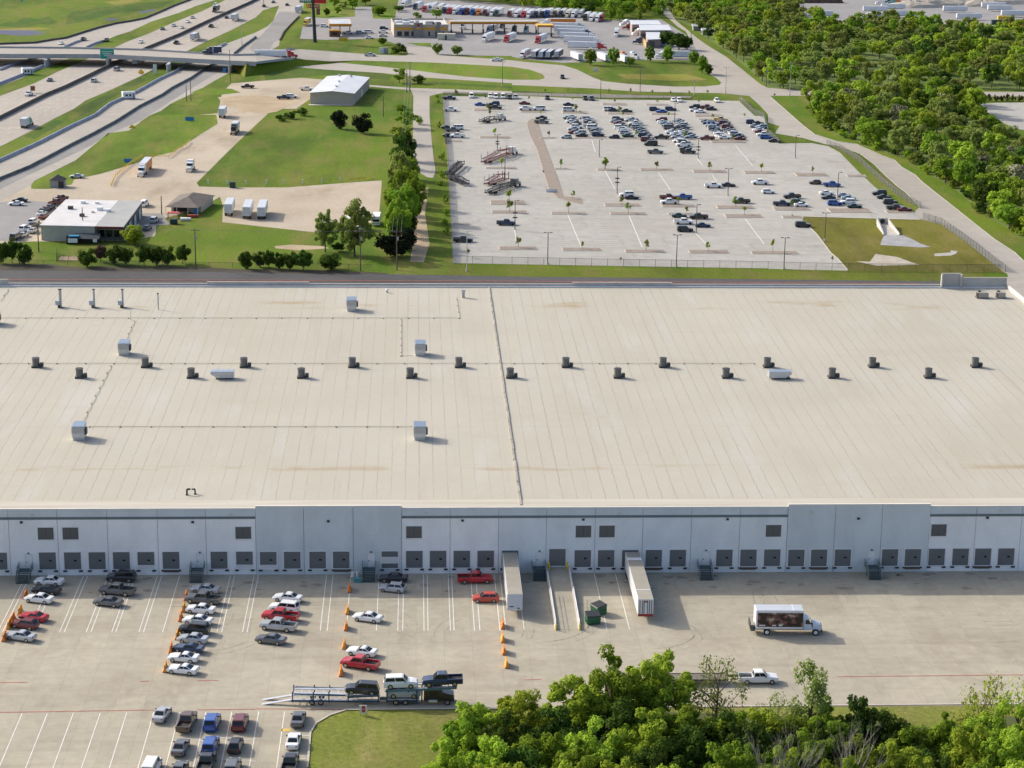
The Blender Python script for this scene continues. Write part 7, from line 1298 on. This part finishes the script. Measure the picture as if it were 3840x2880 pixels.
for (p_,zn) in cand:
    lf=gr.choice('mmmooobbd' if zn==0 else ('mmooobbd' if zn==1 else 'mmdb')); h=gr.uniform(8,13.5) if zn!=2 else gr.uniform(10,14); w=gr.uniform(7.5,12.5)
    if gr.random()<.06 and zn==0: lf='g'
    v=Vector((p_[0],p_[1],0))
    if NI<285: tree('mid',lf,v,h,w,('bare greyish' if lf=='g' else {'m':'mid green','o':'pale olive','b':'bright green','d':'dark green'}[lf])+LBL[zn][5:],GL[zn]); NI+=1
    else: rest.append((v,h,w,lf))
# the farther part of the woods, one mass
if rest:
    src=[]
    for me,_ in TM['mid']:
        a=np.empty(len(me.vertices)*3); me.vertices.foreach_get('co',a); src.append(a.reshape(-1,3))
    for lf in 'mobdg':
        vs=[]
        for i,(v,h,w,l) in enumerate(rest):
            if l!=lf: continue
            c=src[i%len(src)]; t=gr.uniform(0,6.28); m=np.array([[math.cos(t),-math.sin(t),0],[math.sin(t),math.cos(t),0],[0,0,1]]); k=w/9.3
            vs.append((c@m.T)*np.array([k,k,h/10.4])+np.array([v.x,v.y,0]))
        if not vs: continue
        v=np.concatenate(vs); n=len(v)//4; me=bpy.data.meshes.new('woodland'); me.vertices.add(4*n); me.vertices.foreach_set('co',v.ravel()); me.loops.add(4*n); me.loops.foreach_set('vertex_index',np.arange(4*n)); me.polygons.add(n); me.polygons.foreach_set('loop_start',np.arange(n)*4); me.polygons.foreach_set('loop_total',np.full(n,4)); me.update(calc_edges=True); me.materials.append(LM[lf])
        o=link(bpy.data.objects.new('woodland',me)); o['kind']='stuff'; o['label']='far mass of woodland crowns'
print('trees',NI,len(rest))
for i,x in enumerate(range(1760,2260,52)): T('bush','r','A4',x,874,808,58,'%s reddish bush of the hedge along the east road'%TH[i],'reddish hedge bushes')
# undergrowth floor so that the wood stands on dark ground
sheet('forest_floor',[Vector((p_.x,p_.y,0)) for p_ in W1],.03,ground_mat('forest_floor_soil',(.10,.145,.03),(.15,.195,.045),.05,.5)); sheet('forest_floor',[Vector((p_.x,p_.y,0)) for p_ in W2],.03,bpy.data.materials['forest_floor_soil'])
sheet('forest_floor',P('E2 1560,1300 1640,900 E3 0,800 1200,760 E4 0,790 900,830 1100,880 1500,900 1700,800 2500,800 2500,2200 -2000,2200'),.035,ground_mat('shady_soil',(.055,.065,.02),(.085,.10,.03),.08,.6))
# ------------------------------------------------------------------ camera, sky, sun
cd=bpy.data.cameras.new('camera'); cam=link(bpy.data.objects.new('camera',cd)); bpy.context.scene.camera=cam
cd.sensor_width=36; cd.lens=36*F/3840; cd.clip_end=12000; cd.clip_start=1
M=Matrix((rt,up,-fw)).transposed().to_4x4(); M.translation=CAM; cam.matrix_world=M
EL,AZ=R(30),R(32)
dirn=Vector((math.cos(EL)*math.cos(AZ),-math.cos(EL)*math.sin(AZ),-math.sin(EL)))
sl=bpy.data.lights.new('sun','SUN'); sl.energy=2.65; sl.angle=R(.55); sl.color=(1,.94,.83)
so=link(bpy.data.objects.new('sun',sl)); so.rotation_euler=dirn.to_track_quat('-Z','Y').to_euler(); so.location=(0,0,300)
w=bpy.data.worlds.new('World'); bpy.context.scene.world=w; w.use_nodes=True; nt=w.node_tree
sk=nt.nodes.new('ShaderNodeTexSky'); sk.sky_type='NISHITA'; sk.sun_disc=False; sk.sun_elevation=EL; sk.sun_rotation=math.atan2(-dirn.x,-dirn.y); sk.air_density=.8; sk.dust_density=3.6; sk.ozone_density=1
bg=nt.nodes['Background']; nt.links.new(sk.outputs[0],bg.inputs[0]); bg.inputs[1].default_value=.15
sc=bpy.context.scene; vs=sc.view_settings; vs.view_transform='Standard'; vs.look='None'; vs.gamma=1; vs.exposure=.62
sc.cycles.max_bounces=5; sc.cycles.diffuse_bounces=3; sc.cycles.transparent_max_bounces=12
sc.cycles.use_denoising=True
